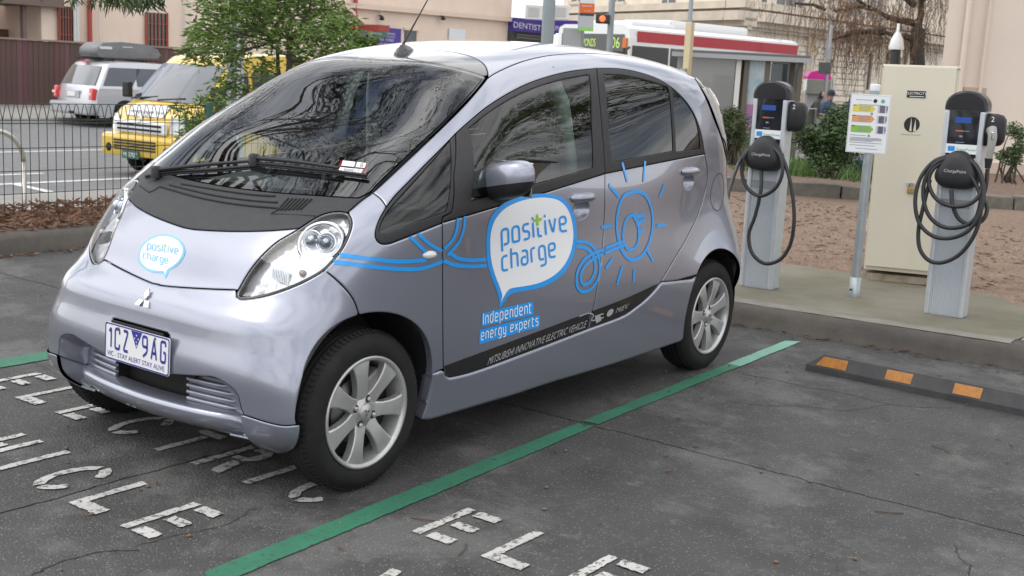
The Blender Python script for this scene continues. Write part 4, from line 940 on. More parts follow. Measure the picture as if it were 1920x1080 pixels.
slab(mb, np.vstack([[(-4.4, -9)], J1-[g, 0], (J2[:k]-[0, g])[::-1]]), -.03, 0)
slab(mb, np.vstack([(J1+[g, 0])[::-1], [(9, -9)], (J2[k+1:]-[0, g])[::-1]]), -.03, 0)
slab(mb, np.vstack([J2+[0, g], [(9, 4.75), (-4.4, 4.0)]]), -.03, 0)
struct(mb.build('car_park', asp))
mb = MB(); mb.add([(-4.5, -12, -.028), (12, -12, -.028), (12, 4.9, -.028), (-4.5, 4.2, -.028)], [(0, 1, 2, 3)]); struct(mb.build('joint_base', mat('joint dirt', (.012, .011, .010), .9)))
mb = MB(); mb.add([(-400, -400, -.62), (400, -400, -.62), (400, 500, -.62), (-400, 500, -.62)], [(0, 1, 2, 3)]); struct(mb.build('ground', mat('far ground', (.16, .155, .15), .9, var=(.13, .125, .12), vscale=.3)))
mb = MB(); mb.add([(-24.6, -60, -.5), (-10.6, -60, -.5), (-10.6, 120, -.5), (-24.6, 120, -.5)], [(0, 1, 2, 3)]); mb.add([(-10.6, 26, -.499), (60, 26, -.499), (60, 37, -.499), (-10.6, 37, -.499)], [(0, 1, 2, 3)]); struct(mb.build('road', roadm))
# fine open cracks, as thin dark grooves
def crack(pts, w, seed, name='asphalt_crack'):
    r = np.random.default_rng(seed); P = catmull(np.array(pts, float), 14); P = P+np.convolve(r.normal(0, 1, len(P)*2), np.ones(3)/3, 'same').reshape(-1, 2)*.006
    ww = w*(.35+.9*r.random(len(P))); ww[0] = ww[-1] = .0005; a, b = ribbon(P, 1.); n_ = (a-b); mb = MB(); n = len(P)
    mb.add([(*(p+q*w_/2), .0012) for p, q, w_ in zip(P, n_, ww)]+[(*(p-q*w_/2), .0012) for p, q, w_ in zip(P, n_, ww)], [(i, i+1, n+i+1, n+i) for i in range(n-1)]); return struct(mb.build(name, MATS['joint dirt']))
crack([gnd(x, y)[:2] for x, y in ((1395, 702), (1450, 712), (1520, 727), (1570, 735), (1640, 752), (1680, 760), (1760, 765), (1790, 765))], .006, 1)
crack([gnd(x, y)[:2] for x, y in ((1360, 752), (1420, 760), (1500, 762), (1590, 770), (1640, 763), (1670, 758))], .004, 2)
crack([gnd(x, y)[:2] for x, y in ((60, 1080), (110, 1055), (150, 1045), (190, 1035), (260, 1032))], .007, 3)
crack([gnd(x, y)[:2] for x, y in ((250, 1025), (330, 1005), (420, 985), (480, 952))], .004, 4)
crack([gnd(x, y)[:2] for x, y in ((1790, 1020), (1800, 1045), (1815, 1060), (1820, 1080))], .004, 5)
# ---- painted lines and stencilled words
def worn(name, col, lo, edge, sc=42):
    m = mat(name, col, .72); t, b, tcn = nodes_of(m); N = t.nodes.new; L = t.links.new
    n = N('ShaderNodeTexNoise'); n.inputs['Scale'].default_value = sc; n.inputs['Detail'].default_value = 9; n.inputs['Roughness'].default_value = .72; L(tcn.outputs['Object'], n.inputs['Vector'])
    r = N('ShaderNodeValToRGB'); r.color_ramp.elements[0].position = edge; r.color_ramp.elements[1].position = edge+.06; r.color_ramp.elements[0].color = (*lo, 1); r.color_ramp.elements[1].color = (*col, 1); L(n.outputs[0], r.inputs[0])
    n2 = N('ShaderNodeTexNoise'); n2.inputs['Scale'].default_value = 5; n2.inputs['Detail'].default_value = 6; L(tcn.outputs['Object'], n2.inputs['Vector'])
    r2 = N('ShaderNodeMapRange'); r2.inputs['To Min'].default_value = .62; r2.inputs['To Max'].default_value = 1.25; L(n2.outputs[0], r2.inputs['Value'])
    mu = N('ShaderNodeMix'); mu.data_type = 'RGBA'; mu.blend_type = 'MULTIPLY'; mu.inputs['Factor'].default_value = 1; L(r.outputs[0], mu.inputs['A']); L(r2.outputs[0], mu.inputs['B']); L(mu.outputs['Result'], b.inputs['Base Color'])
    bp = N('ShaderNodeBump'); bp.inputs['Strength'].default_value = .3; bp.inputs['Distance'].default_value = .004; L(n.outputs[0], bp.inputs['Height']); L(bp.outputs[0], b.inputs['Normal']); return m
wpaint = worn('worn white paint', (.46, .45, .43), (.09, .085, .08), .415)
gpaint = worn('worn green paint', (.024, .155, .088), (.045, .075, .058), .39)
gpale = worn('pale green paint', (.17, .36, .27), (.06, .13, .10), .33)
def paint_poly(mb, P, z=.004):
    P = [tuple(p[:2]) for p in P]; t = tessellate_polygon([[Vector((a, b, 0)) for a, b in P]]); mb.add([(a, b, z) for a, b in P], [tuple(x) for x in t])
def edge_strip(x0, x1, y0, y1, seed, n=120):
    return np.vstack([wob((x0[0], y0), (x0[1], y1), n, .003, seed), wob((x1[1], y1), (x1[0], y0), n, .003, seed+1)])
mb = MB(); paint_poly(mb, np.vstack([wob((.745, 2.75), (.797, 1.275), 60, .003, 11), wob((.872, 1.285), (.82, 2.75), 60, .003, 12)]))
paint_poly(mb, np.vstack([wob((.799, 1.235), (.828, .42), 40, .003, 13), wob((.828, .42), (.878, -.82), 60, .003, 14)[1:], wob((.878, -.82), (.975, -.86), 14, .012, 20)[1:], wob((.975, -.86), (.924, .30), 60, .003, 21)[1:], wob((.924, .3), (.876, 1.25), 40, .003, 15)[1:]]))
struct(mb.build('green_bay_line', gpaint))
mb = MB(); paint_poly(mb, np.vstack([wob((.717, 3.54), (.745, 2.751), 30, .003, 16), wob((.82, 2.751), (.79, 3.60), 30, .003, 17)])); struct(mb.build('green_bay_line', gpale))
mb = MB(); paint_poly(mb, np.vstack([wob((-1.72, 3.5), (-1.72, -3), 120, .003, 18), wob((-1.58, -3), (-1.58, 3.5), 120, .003, 19)])); struct(mb.build('green_bay_line', gpaint))
def letter(ch, x, y, w=.155, h=.29, s=.036):
    q = []; R_ = lambda a, b, c, d: [(x+a, y+b), (x+c, y+b), (x+c, y+d), (x+a, y+d)]
    if ch in 'EHILRT':
        if ch == 'T': q.append(R_(w/2-s/2, 0, w/2+s/2, h-.055)); q.append(R_(0, h-.045, w*.9, h))
        else: q.append(R_(0, 0, s, h))
    if ch == 'E': q += [R_(s+.022, 0, w, .050), R_(s+.022, h*.42, w-.005, h*.42+.048), R_(s+.022, h-.05, w, h)]
    if ch == 'L': q.append(R_(s, 0, w, .055))
    if ch == 'H': q += [R_(w-s, 0, w, h), R_(s+.02, h*.44, w-s-.02, h*.44+.05)]
    if ch == 'R': q += [[(x+s+.02, y+h), (x+w*.8, y+h), (x+w, y+h*.9), (x+w, y+h*.62), (x+w*.8, y+h*.5), (x+s+.02, y+h*.5), (x+s+.02, y+h*.62), (x+w*.7, y+h*.62), (x+w*.74, y+h*.86), (x+s+.02, y+h*.87)], [(x+w-s-.01, y), (x+w+.01, y), (x+w*.85, y+h*.45), (x+w*.55, y+h*.45)]]
    if ch == 'V': q.append([(x, y+h), (x+s*1.1, y+h), (x+w*.62, y), (x+w*.38, y)]); q.append([(x+w-s, y+h), (x+w, y+h), (x+w*.68, y+.06), (x+w*.60, y+.09)])
    if ch == 'C':
        t = np.radians(np.linspace(105, 255, 16)); cx, cy = x+w*.55, y+h/2
        q.append([(cx+w*.56*math.cos(a), cy+h/2*math.sin(a)) for a in t]+[(cx+(w*.56-s)*math.cos(a), cy+(h/2-.045)*math.sin(a)) for a in t[::-1]])
        for s0, s1 in ((30, 88), (-88, -30)):
            t = np.radians(np.linspace(s0, s1, 8)); q.append([(cx+w*.56*math.cos(a), cy+h/2*math.sin(a)) for a in t]+[(cx+(w*.56-s)*math.cos(a), cy+(h/2-.045)*math.sin(a)) for a in t[::-1]])
    mb = MB(); r = np.random.default_rng(int(abs(x*1000)+abs(y*77)))
    for i_, p in enumerate(q):
        P = resample(np.array(p), .012); P = P+r.normal(0, .0016, P.shape); paint_poly(mb, P, .0042+.0004*i_)
    o = struct(mb.build('stencil_letter', wpaint)); return o
for ch, x in zip('ELECTRIC', (-1.40, -1.10, -.80, -.50, -.20, .08, .365, .545)): letter(ch, x, -.255)
for ch, x in zip('VEHICLE', (-1.25, -.95, -.64, -.345, -.155, .125, .41)): letter(ch, x, -.785)
for ch, x in zip('ELECTRIC', (1.10, 1.385, 1.67, 1.95, 2.25, 2.53, 2.8, 3.0)): letter(ch, x, -.172)
for ch, x in zip('VEHICLE', (1.25, 1.55, 1.85, 2.13, 2.33, 2.6, 2.9)): letter(ch, x, -.715)
# ---- kerbs, pad, beds
conc = mat('mossy concrete', (.185, .168, .132), .9, var=(.115, .108, .070), vscale=1.6, bump=.25, bscale=40)
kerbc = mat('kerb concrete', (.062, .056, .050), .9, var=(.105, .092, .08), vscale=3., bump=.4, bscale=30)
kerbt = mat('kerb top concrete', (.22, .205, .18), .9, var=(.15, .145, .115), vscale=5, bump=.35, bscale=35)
KY = lambda x: 3.705+.105*x
KP = [(-.02, -.03), (0, 0), (.018, .055), (.032, .095), (.058, .119), (.11, .129), (.21, .130), (.21, -.03)]
def sweep_x(mb, prof, x0, x1, n=30, seed=0, amp=.003):
    r = np.random.default_rng(seed); xs = np.linspace(x0, x1, n); vs = []; w = np.convolve(r.normal(0, 1, n+8), np.ones(9)/9, 'same')[4:n+4]*.008
    for x, ww in zip(xs, w): vs += [(x, KY(x)+y+ww+r.normal(0, amp), z+r.normal(0, amp*.5)) for y, z in prof]
    m_ = len(prof); mb.add(vs, [(i*m_+j, i*m_+j+1, (i+1)*m_+j+1, (i+1)*m_+j) for i in range(n-1) for j in range(m_-1)], True)
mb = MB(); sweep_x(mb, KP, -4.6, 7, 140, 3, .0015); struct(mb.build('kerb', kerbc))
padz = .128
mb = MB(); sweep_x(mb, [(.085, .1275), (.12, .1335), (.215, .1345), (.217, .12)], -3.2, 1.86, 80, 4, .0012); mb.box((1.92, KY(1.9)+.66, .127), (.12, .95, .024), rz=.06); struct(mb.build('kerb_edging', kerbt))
mb = MB(); mb.add([(-3.2, KY(-3.2)+.213, padz), (1.86, KY(1.86)+.213, padz), (1.90, 4.95, padz), (1.3, 5.62, padz), (.2, 5.66, padz), (-3.2, 5.4, padz)], [tuple(range(6))]); struct(mb.build('concrete_pad', conc))
grav = mat('granitic gravel', (.225, .160, .113), .95, var=(.145, .099, .070), vscale=22, bump=1., bscale=55)
mb = MB(); mb.add([(-4.54, KY(-4.54)+.205, .118), (7, KY(7)+.205, .118), (14, 5.4, .118), (14, 11, .125), (-4.54, 11, .125)], [(0, 1, 2, 3, 4)]); mb.add([(-4.54, 11, .125), (14, 11, .125), (14, 24, .17), (-4.54, 24, .17)], [(0, 1, 2, 3)]); struct(mb.build('gravel_bed', grav))
# left: kerb, leaf bed, footpath down to the street
mb = MB(); pr = [(-4.36, -.03), (-4.375, .02), (-4.40, .10), (-4.43, .135), (-4.50, .145), (-4.54, .145), (-4.54, -.03)]; ys = np.linspace(-9, 30, 120); r = np.random.default_rng(5); vs = []
for y in ys: vs += [(x+r.normal(0, .002), y, z+r.normal(0, .001)) for x, z in pr]
mb.add(vs, [(i*7+j, i*7+j+1, (i+1)*7+j+1, (i+1)*7+j) for i in range(119) for j in range(6)], True); struct(mb.build('kerb', kerbc))
mb = MB(); mb.add([(-4.54, -9, .14), (-4.54, 30, .14), (-5.7, 30, .12), (-5.7, -9, .12)], [(0, 1, 2, 3)]); struct(mb.build('garden_bed', mat('leafy soil', (.10, .06, .04), .95, var=(.17, .10, .065), vscale=16, bump=1., bscale=40)))
mb = MB(); mb.add([(-5.7, -30, .10), (-5.7, 26, .10), (-10.4, 26, -.36), (-10.4, -30, -.36)], [(0, 1, 2, 3)]); mb.add([(-10.4, -60, -.36), (-10.4, 26, -.36), (-10.6, 26, -.5), (-10.6, -60, -.5)], [(0, 1, 2, 3)])
mb.add([(-24.7, -60, -.36), (-24.7, 120, -.36), (-34, 120, -.30), (-34, -60, -.30)], [(0, 1, 2, 3)]); mb.add([(-24.7, -60, -.36), (-24.7, 120, -.36), (-24.6, 120, -.5), (-24.6, -60, -.5)], [(0, 1, 2, 3)]); struct(mb.build('footpath', mat('footpath concrete', (.26, .25, .235), .9, var=(.21, .2, .19), vscale=1.2)))
wl = mat('road line white', (.62, .62, .60), .7, var=(.5, .5, .49), vscale=6)
mb = MB()
for x, w, y0, y1 in ((-17.3, .14, -40, 60), (-12.5, .15, -40, 60), (-13.65, .13, 4.5, 7.6)): mb.add([(x-w/2, y0, -.494), (x+w/2, y0, -.494), (x+w/2, y1, -.494), (x-w/2, y1, -.494)], [(0, 1, 2, 3)])
a, b = gnd(28, 346, -.5), gnd(132, 369, -.5); d = (b-a)/np.linalg.norm(b-a); n_ = np.array([-d[1], d[0], 0])*.07; mb.add([a-n_+[0, 0, .008], b-n_+[0, 0, .008], b+n_+[0, 0, .008], a+n_+[0, 0, .008]], [(0, 1, 2, 3)]); struct(mb.build('road_marking', wl))
# bluestone edging behind the gravel: single stones
bst = mat('bluestone', (.10, .095, .085), .85, var=(.17, .155, .13), vscale=6, bump=.5, bscale=25)
bk = tag(thing('stone_edging', 'low bluestone block edging at the back of the gravel bed', 'edging', (0, 0, 0)))
A_, B_ = np.array([-4.5, 10.28]), np.array([1.5, 13.35]); d = (B_-A_)/np.linalg.norm(B_-A_); L_ = np.linalg.norm(B_-A_); s = 0; r = np.random.default_rng(9)
while s < L_:
    l = r.uniform(.5, .95); c = A_+d*(s+l/2); mb = MB(); mb.box((c[0], c[1], .17+r.normal(0, .006)), (l-.015, .24, .24), rz=math.atan2(d[1], d[0])+r.normal(0, .012), bev=.02); mb.build('stone', bst, bk); s += l
mb = MB(); mb.add([(*(A_+[-.05, .1]), .25), (*(B_+[-.05, .1]), .25), (4, 23, .30), (-4.6, 23, .30), (-4.6, 10.3, .25)], [tuple(range(5))]); struct(mb.build('mulch_bed', mat('mulch', (.10, .06, .042), .95, var=(.17, .115, .085), vscale=14, bump=1., bscale=30)))
# ---- litter: leaves, nuts and twigs (nobody could count them)
def leaf_mesh(mb, p, l, w, a, tilt, curl):
    ca, sa = math.cos(a), math.sin(a); f = lambda u, v, h: (p[0]+u*ca-v*sa, p[1]+u*sa+v*ca, p[2]+h)
    mb.add([f(-l/2, 0, .001), f(-.1*l, w/2, .002+curl), f(l/2, 0, .001+tilt), f(-.1*l, -w/2, .002+curl*.5), f(0, 0, .001)], [(0, 4, 1), (1, 4, 2), (2, 4, 3), (3, 4, 0)])
leafm = mat('dry leaves', (.27, .15, .095), .8, var=(.12, .07, .047), vscale=9); r = np.random.default_rng(12)
mb = MB()
for i in range(5200): leaf_mesh(mb, (r.uniform(-5.75, -4.48), r.uniform(-1, 8), .145+abs(r.normal(0, .018))), r.uniform(.05, .13), r.uniform(.012, .03), r.uniform(0, 6.3), r.uniform(0, .05), r.uniform(0, .03))
for i in range(260): leaf_mesh(mb, (-4.36+abs(r.normal(0, .06)), r.uniform(-1, 6), .004), r.uniform(.04, .1), r.uniform(.01, .022), r.uniform(0, 6.3), r.uniform(0, .015), r.uniform(0, .01))
tag(mb.build('leaf_litter', leafm, fix=False), 'dry brown gum leaves covering the bed behind the left kerb', 'leaf litter', kind='stuff')
mb = MB()
for i in range(170): xx = r.uniform(-.6, 4); leaf_mesh(mb, (xx, KY(xx)-.005-abs(r.normal(0, .06)), .006), r.uniform(.02, .09), r.uniform(.004, .014), r.normal(0, .7), r.uniform(0, .012), r.uniform(0, .008))
for i in range(260): leaf_mesh(mb, (r.uniform(-3, 4.5), r.uniform(-2, 3.6), .005), r.uniform(.012, .045), r.uniform(.003, .012), r.uniform(0, 6.3), r.uniform(0, .008), r.uniform(0, .006))
for i in range(1500): leaf_mesh(mb, (r.uniform(-3, 4), r.uniform(5.75, 10.5), .128), r.uniform(.03, .12), r.uniform(.004, .018), r.uniform(0, 6.3), r.uniform(0, .02), r.uniform(0, .01))
for x, y in ((770, 972), (860, 1043), (1780, 850), (1640, 960)):
    p = gnd(x, y); a = r.uniform(0, 3); mb.tube([p+[0, 0, .004], p+[.05*math.cos(a), .05*math.sin(a), .006], p+[.10*math.cos(a+.2), .10*math.sin(a+.2), .004]], .0022, 5)
tag(mb.build('scattered_leaves', mat('brown litter', (.13, .075, .048), .85, var=(.06, .042, .03), vscale=9), fix=False), 'small dry leaves and twigs scattered over the asphalt and gravel', 'leaf litter', kind='stuff')
mb = MB(); nutm = mat('gum nuts', (.12, .075, .05), .8, var=(.2, .13, .09), vscale=30)
for i in range(110):
    p = (r.uniform(-3, 4), r.uniform(-1.6, 3.6)); rr = r.uniform(.003, .007); mb.lathe([(0, 0), (rr, rr*.4), (rr*.9, rr*1.1), (0, rr*1.5)], 6, Matrix.Translation((*p, 0)))
for x, y in ((1427, 887), (1517, 905), (1455, 1056), (1603, 1050), (1720, 890), (125, 842), (172, 966), (278, 914), (355, 1007), (1025, 916), (1020, 957), (1060, 847)):
    p = gnd(x, y); rr = .0075; mb.lathe([(0, 0), (rr, rr*.4), (rr*.9, rr*1.1), (0, rr*1.5)], 8, Matrix.Translation(p))
tag(mb.build('gum_nuts', nutm), 'small brown gum nuts dropped on the asphalt', 'gum nuts', kind='stuff')
# stones of the gravel near the pad
mb = MB(); stm = mat('gravel stones', (.30, .215, .16), .9, var=(.16, .105, .08), vscale=5)
for i in range(15000):
    x, y = r.uniform(-1.8, 3.4), 5.45+abs(r.normal(0, 2.2)); 
    if y > 11: continue
    if x > 1.95: y = r.uniform(4.3, 9)
    s = r.uniform(.006, .022); z = .119+max(y-5, 0)*.001; vs = [(x+s*r.uniform(.6, 1.2)*a, y+s*r.uniform(.6, 1.2)*b, z+s*.7*c) for a, b, c in ((1, 0, 0), (0, 1, 0), (-1, 0, 0), (0, -1, 0), (0, 0, 1))]
    mb.add(vs, [(0, 1, 4), (1, 2, 4), (2, 3, 4), (3, 0, 4)])
tag(mb.build('gravel_stones', stm, fix=False), 'loose pinkish brown gravel stones behind the concrete pad', 'gravel', kind='stuff')
# ================================================================ charging posts, cabinet, sign, wheel stop
alu = mat('brushed aluminium', (.52, .55, .58), .42, .45, var=(.47, .50, .53), vscale=20)
alup = mat('grey powder coat', (.44, .48, .52), .5, .1, var=(.41, .45, .485), vscale=9)
scr = mat('smoked screen', (.010, .012, .018), .06, coat=1.)
stickw = mat('white sticker', (.72, .74, .76), .4); stickb = mat('blue sticker', (.02, .25, .62), .4)
hose = mat('cable rubber', (.016, .016, .018), .48)
gunm = mat('grey plug plastic', (.28, .275, .26), .5)
LEAN = -.008
def charger(px, py, label, white_top, gun):
    p = gnd(px, py, padz); dep = float((p-CAM)@FW)
    t = thing('charging_post', label, 'charging post', p, 0, 'charging posts on the concrete pad', rot=(0, LEAN, .04))
    mb = MB(); mb.box((0, 0, .48), (.205, .10, .96), bev=.004)
    for i in range(14): mb.box((-.084+i*.0129, -.0515, .36), (.0075, .004, .70))
    post = mb.build('post', alup, t)
    for sx in (-1, 1):
        mb = MB(); mb.box((sx*.103, .003, .63), (.030, .132, 1.26), bev=.009); mb.build('side_rail', alu, t)
    mb = MB(); mb.box((0, .0, 1.13), (.178, .10, .30)); mb.build('head', blackp, t)
    mb = MB(); mb.box((0, -.056, 1.165), (.176, .006, .200), bev=.002); sc_ = mb.build('screen', scr, t)
    lit = mat('lit display', (.01, .05, .22), .3, emit=((.02, .08, .40), .22)); lito = mat('lit orange text', (.3, .08, .02), .3, emit=((.5, .11, .03), .25))
    mb = MB(); mb.box((-.005, -.0600, 1.205), (.095, .001, .034)); mb.build('display', lit, sc_)
    mb = MB(); mb.box((-.022, -.0600, 1.140), (.045, .001, .009)); mb.build('display', lito, sc_)
    mb = MB(); mb.box((.018, -.0600, 1.140), (.036, .001, .004)); mb.box((-.01, -.0600, 1.108), (.02, .001, .010)); mb.box((-.012, -.06, 1.072), (.05, .001, .004)); mb.build('display', mat('pale display text', (.2, .25, .3), .3), sc_)
    mb = MB(); mb.box((0, -.0585, 1.032), (.182, .004, .056)); stk_ = mb.build('sticker', stickw, t)
    mb = MB(); mb.box((-.058, -.0612, 1.032), (.040, .001, .030)); mb.build('sticker_block', stickb, stk_)
    textmesh('sticker_text', 'GreenPower', .023, mat('green ink', (.12, .33, .10), .5), stk_, face_matrix((.030, -.0614, 1.023), (1, 0, 0), (0, 0, 1)))
    if white_top:
        mb = MB(); mb.box((0, -.0585, 1.278), (.182, .004, .034)); s2 = mb.build('sticker', stickw, t); textmesh('sticker_text', 'ChargePoint', .019, mat('red ink', (.5, .06, .03), .5), s2, face_matrix((0, -.0612, 1.272), (1, 0, 0), (0, 0, 1)))
    # rounded cap
    mb = MB(); n = 14; prof = [(.120*math.cos(a), 1.262+.03+.088*math.sin(a)**1.0) for a in np.linspace(0, PI, n)]; vs = []
    rings = [(-.066, .90), (-.060, 1.0), (.066, 1.0), (.072, .9)]
    for y, s in rings: vs += [(x*s, y, 1.262)for x, z in prof[:1]]+[(x*s, y, 1.262+(z-1.262)*s) for x, z in prof]+[(x*s, y, 1.262) for x, z in prof[-1:]]
    m_ = n+2; mb.add(vs, [(i*m_+j, i*m_+j+1, (i+1)*m_+j+1, (i+1)*m_+j) for i in range(3) for j in range(m_-1)], True); mb.add(vs[:m_], [tuple(range(m_))]); mb.add(vs[-m_:], [tuple(range(m_))]); mb.build('cap', mat('satin black cap', (.012, .012, .015), .22, spec=.4), t)
    # rounded triangular cable holster
    N_ = 36; a = np.linspace(0, 2*PI, N_, endpoint=False); ol = []
    for th in a:
        rr = .114*(1+.11*math.cos(3*(th-PI/2))-.0); ol.append((rr*math.cos(th)*1.12, rr*math.sin(th)*1.02))
    mb = MB(); vs = []; rs = ((1.0, -.052), (1.0, -.085), (.96, -.108), (.84, -.127), (.6, -.139), (.3, -.143), (.02, -.144))
    for s, y in rs: vs += [(x*s, y, .895+z*s) for x, z in ol]
    mb.add(vs, [(i*N_+j, i*N_+(j+1) % N_, (i+1)*N_+(j+1) % N_, (i+1)*N_+j) for i in range(len(rs)-1) for j in range(N_)], True); mb.build('cable_holster', mat('matt black holster', (.018, .018, .02), .55), t)
    textmesh('holster_text', 'Chargefront' if False else 'ChargePoint', .026, mat('grey ink', (.5, .5, .5), .5), t, face_matrix((0, -.1455, .892), (1, 0, 0), (0, 0, 1)))
    mb = MB(); mb.box((0, -.0535, .70), (.182, .004, .05)); mb.build('lower_plate', mat('mid grey plate', (.24, .25, .26), .45), t)
    # socket pod on the right-hand side
    mb = MB(); N_ = 20; vs = []
    for s, x in ((.9, .108), (1, .118), (1, .175), (.92, .205), (.7, .222), (.02, .228)):
        for th in np.linspace(0, 2*PI, N_, endpoint=False):
            e = lambda v: math.copysign(abs(v)**.55, v); vs.append((x, .01+.052*s*e(math.cos(th)), 1.155+.098*s*e(math.sin(th))))
    mb.add(vs, [(i*N_+j, i*N_+(j+1) % N_, (i+1)*N_+(j+1) % N_, (i+1)*N_+j) for i in range(5) for j in range(N_)], True); pod = mb.build('socket_pod', blackp, t)
    textmesh('pod_number', '2', .042, stickw, pod, face_matrix((.160, -.0435, 1.205), (1, 0, 0), (0, 0, 1)))
    if gun:
        mb = MB(); mb.tube([(.155, -.050, 1.150), (.172, -.085, 1.160), (.182, -.098, 1.115), (.178, -.096, 1.03), (.174, -.094, .985)], [.026, .028, .026, .022, .019], 12); mb.build('charging_plug', gunm, t)
        mb = MB(); mb.box((.186, -.124, 1.125), (.014, .012, .045), bev=.004); mb.build('plug_latch', chrome, t)
        mb = MB(); mb.tube([(.174, -.094, .99), (.173, -.092, .93)], [.024, .016], 12); mb.build('plug_boot', hose, t)
    return t, dep
def cable(t, dep, pts, name='cable', r=.0125):
    y0 = t.location.y; P = catmull([CAM+raydir(x, y)*((y0-d-CAM[1])/raydir(x, y)[1]) for x, y, d in pts], 7); M = t.matrix_world; 
    bpy.context.view_layer.update(); Mi = t.matrix_world.inverted(); mb = MB(); mb.tube([Mi @ Vector(p) for p in P], r, 9); mb.build(name, hose, t)
tL, dL = charger(1422, 538, 'left grey charging post with its cable hanging out to the parked car', False, False)
tR, dR = charger(1772, 590, 'right grey charging post with coiled black cable and plug in its holder', True, True)
z6 = lambda *p: [(1340+a/2.572, 140+b/2.572, d) for a, b, d in p]
cable(tL, dL, z6((270, 335, .10), (320, 400, .14), (325, 480, .16), (290, 550, .17), (220, 585, .17), (160, 550, .16), (132, 480, .15), (140, 400, .14), (190, 335, .10)))
cable(tL, dL, z6((226, 465, .10), (222, 560, .14), (195, 680, .15), (165, 770, .16), (180, 860, .17), (240, 910, .17), (310, 895, .17), (360, 830, .16), (382, 720, .16), (378, 600, .15), (355, 480, .14), (320, 390, .12), (265, 335, .10)))
cable(tL, dL, z6((170, 350, .10), (125, 410, .16), (95, 480, .35), (70, 560, .55), (60, 600, .62), (40, 620, .66)))
z7 = lambda *p: [(1570+a/2.16, 120+b/2.16, d) for a, b, d in p]
cable(tR, dR, z7((450, 372, .08), (390, 395, .12), (335, 465, .15), (315, 560, .17), (335, 650, .18), (390, 698, .18), (460, 705, .18), (530, 675, .18), (575, 610, .17), (592, 520, .15), (580, 445, .13), (540, 392, .10), (480, 370, .08)))
cable(tR, dR, z7((455, 378, .08), (400, 400, .12), (358, 460, .14), (348, 540, .15), (375, 620, .16), (430, 660, .16), (500, 660, .16), (555, 630, .15), (580, 560, .14), (585, 480, .12), (555, 410, .10), (500, 374, .08)))
cable(tR, dR, z7((440, 385, .09), (385, 430, .13), (370, 480, .14), (395, 540, .15), (450, 573, .16), (520, 573, .16), (570, 540, .15), (588, 480, .13), (565, 415, .11), (510, 375, .09)))
cable(tR, dR, z7((375, 470, .10), (350, 570, .15), (328, 680, .16), (337, 755, .17), (375, 798, .17), (425, 804, .17), (490, 775, .17), (545, 710, .17), (577, 625, .16), (575, 520, .14), (540, 450, .12)))
cable(tR, dR, z7((609, 425, .07), (603, 490, .08), (592, 540, .09), (607, 585, .10), (590, 630, .12), (545, 652, .13), (495, 630, .13), (468, 575, .13), (462, 510, .11)))
# ---- cream electricity cabinet
crm = mat('cream enamel', (.61, .57, .465), .5, var=(.575, .535, .43), vscale=1.6, coat=.15, stretch=(1.6, 1.6, .5))
pb = gnd(1617, 524, padz); pr_ = gnd(1742, 551, padz); dr = (pr_-pb); wcab = np.linalg.norm(dr); rzc = math.atan2(dr[1], dr[0]); depc = float((pb-CAM)@FW); Hc = (524-135)/FPX*depc*1.005
wcab = .505
cab = thing('electricity_cabinet', 'tall cream metal electricity cabinet with padlock between sign and charging post', 'cabinet', pb, rzc, rot=(0, -.012, .26))
mb = MB(); mb.box((wcab/2, .16, .05+Hc/2), (wcab, .30, Hc-.05), bev=.006); mb.build('case', crm, cab)
mb = MB(); mb.box((wcab/2, -.002, .06+Hc/2), (wcab-.02, .016, Hc-.09), bev=.004); dr_ = mb.build('door', crm, cab)
mb = MB(); mb.box((wcab/2, .17, .025), (wcab-.02, .28, .05)); mb.build('plinth', mat('stained plinth', (.36, .32, .25), .8, var=(.2, .15, .1), vscale=12), cab)
mb = MB(); mb.box((wcab/2, .16, Hc+.006), (wcab+.002, .305, .008)); mb.build('lid', mat('brown lid edge', (.22, .19, .14), .6), cab)
mb = MB(); mb.box((.245, -.012, Hc-.175), (.125, .004, .048)); lb = mb.build('sign_plate', mat('black sign', (.012, .012, .012), .5), dr_)
textmesh('sign_text', 'ELECTRICITY', .025, stickw, lb, face_matrix((.245, -.0148, Hc-.177), (1, 0, 0), (0, 0, 1)), squeeze=.92); mb = MB(); mb.box((.25, -.0148, Hc-.190), (.095, .0006, .004)); mb.build('sign_text', stickw, lb)
cc = (.235, Hc-.385); mb = MB(); mb.add([(cc[0]+.053*math.cos(a), -.0115, cc[1]+.053*math.sin(a)) for a in np.linspace(0, 2*PI, 32, endpoint=False)], [tuple(range(32))]); lg = mb.build('logo_disc', MATS['black sign'], dr_)
mb = MB()
for x0, w, h in ((-.006, .008, .05), (.022, .010, .04)): mb.add([(cc[0]+x0-w, -.0125, cc[1]-.046), (cc[0]+x0+w, -.0125, cc[1]-.046), (cc[0]+x0, -.0125, cc[1]+h)], [(0, 1, 2)])
mb.build('logo_spire', crm, lg); textmesh('logo_text', 'Moreland City Council', .014, mat('brown ink', (.25, .2, .13), .6), dr_, face_matrix((cc[0], -.0118, cc[1]-.075), (1, 0, 0), (0, 0, 1)))
brass = mat('brass', (.42, .30, .12), .35, .9)
mb = MB(); mb.box((.285, -.012, Hc-.80), (.10, .01, .02)); mb.build('hasp', alu, dr_)
mb = MB(); mb.box((.272, -.022, Hc-.845), (.045, .016, .040), bev=.004); mb.tube([(.258, -.022, Hc-.83), (.258, -.022, Hc-.80), (.272, -.022, Hc-.79), (.286, -.022, Hc-.80), (.286, -.022, Hc-.83)], .004, 6); mb.build('padlock', brass, dr_)
for z in (.35, Hc-.25):
    mb = MB(); mb.tube([(-.004, .02, z), (-.004, .02, z+.09)], .007, 8); mb.build('hinge', crm, cab)
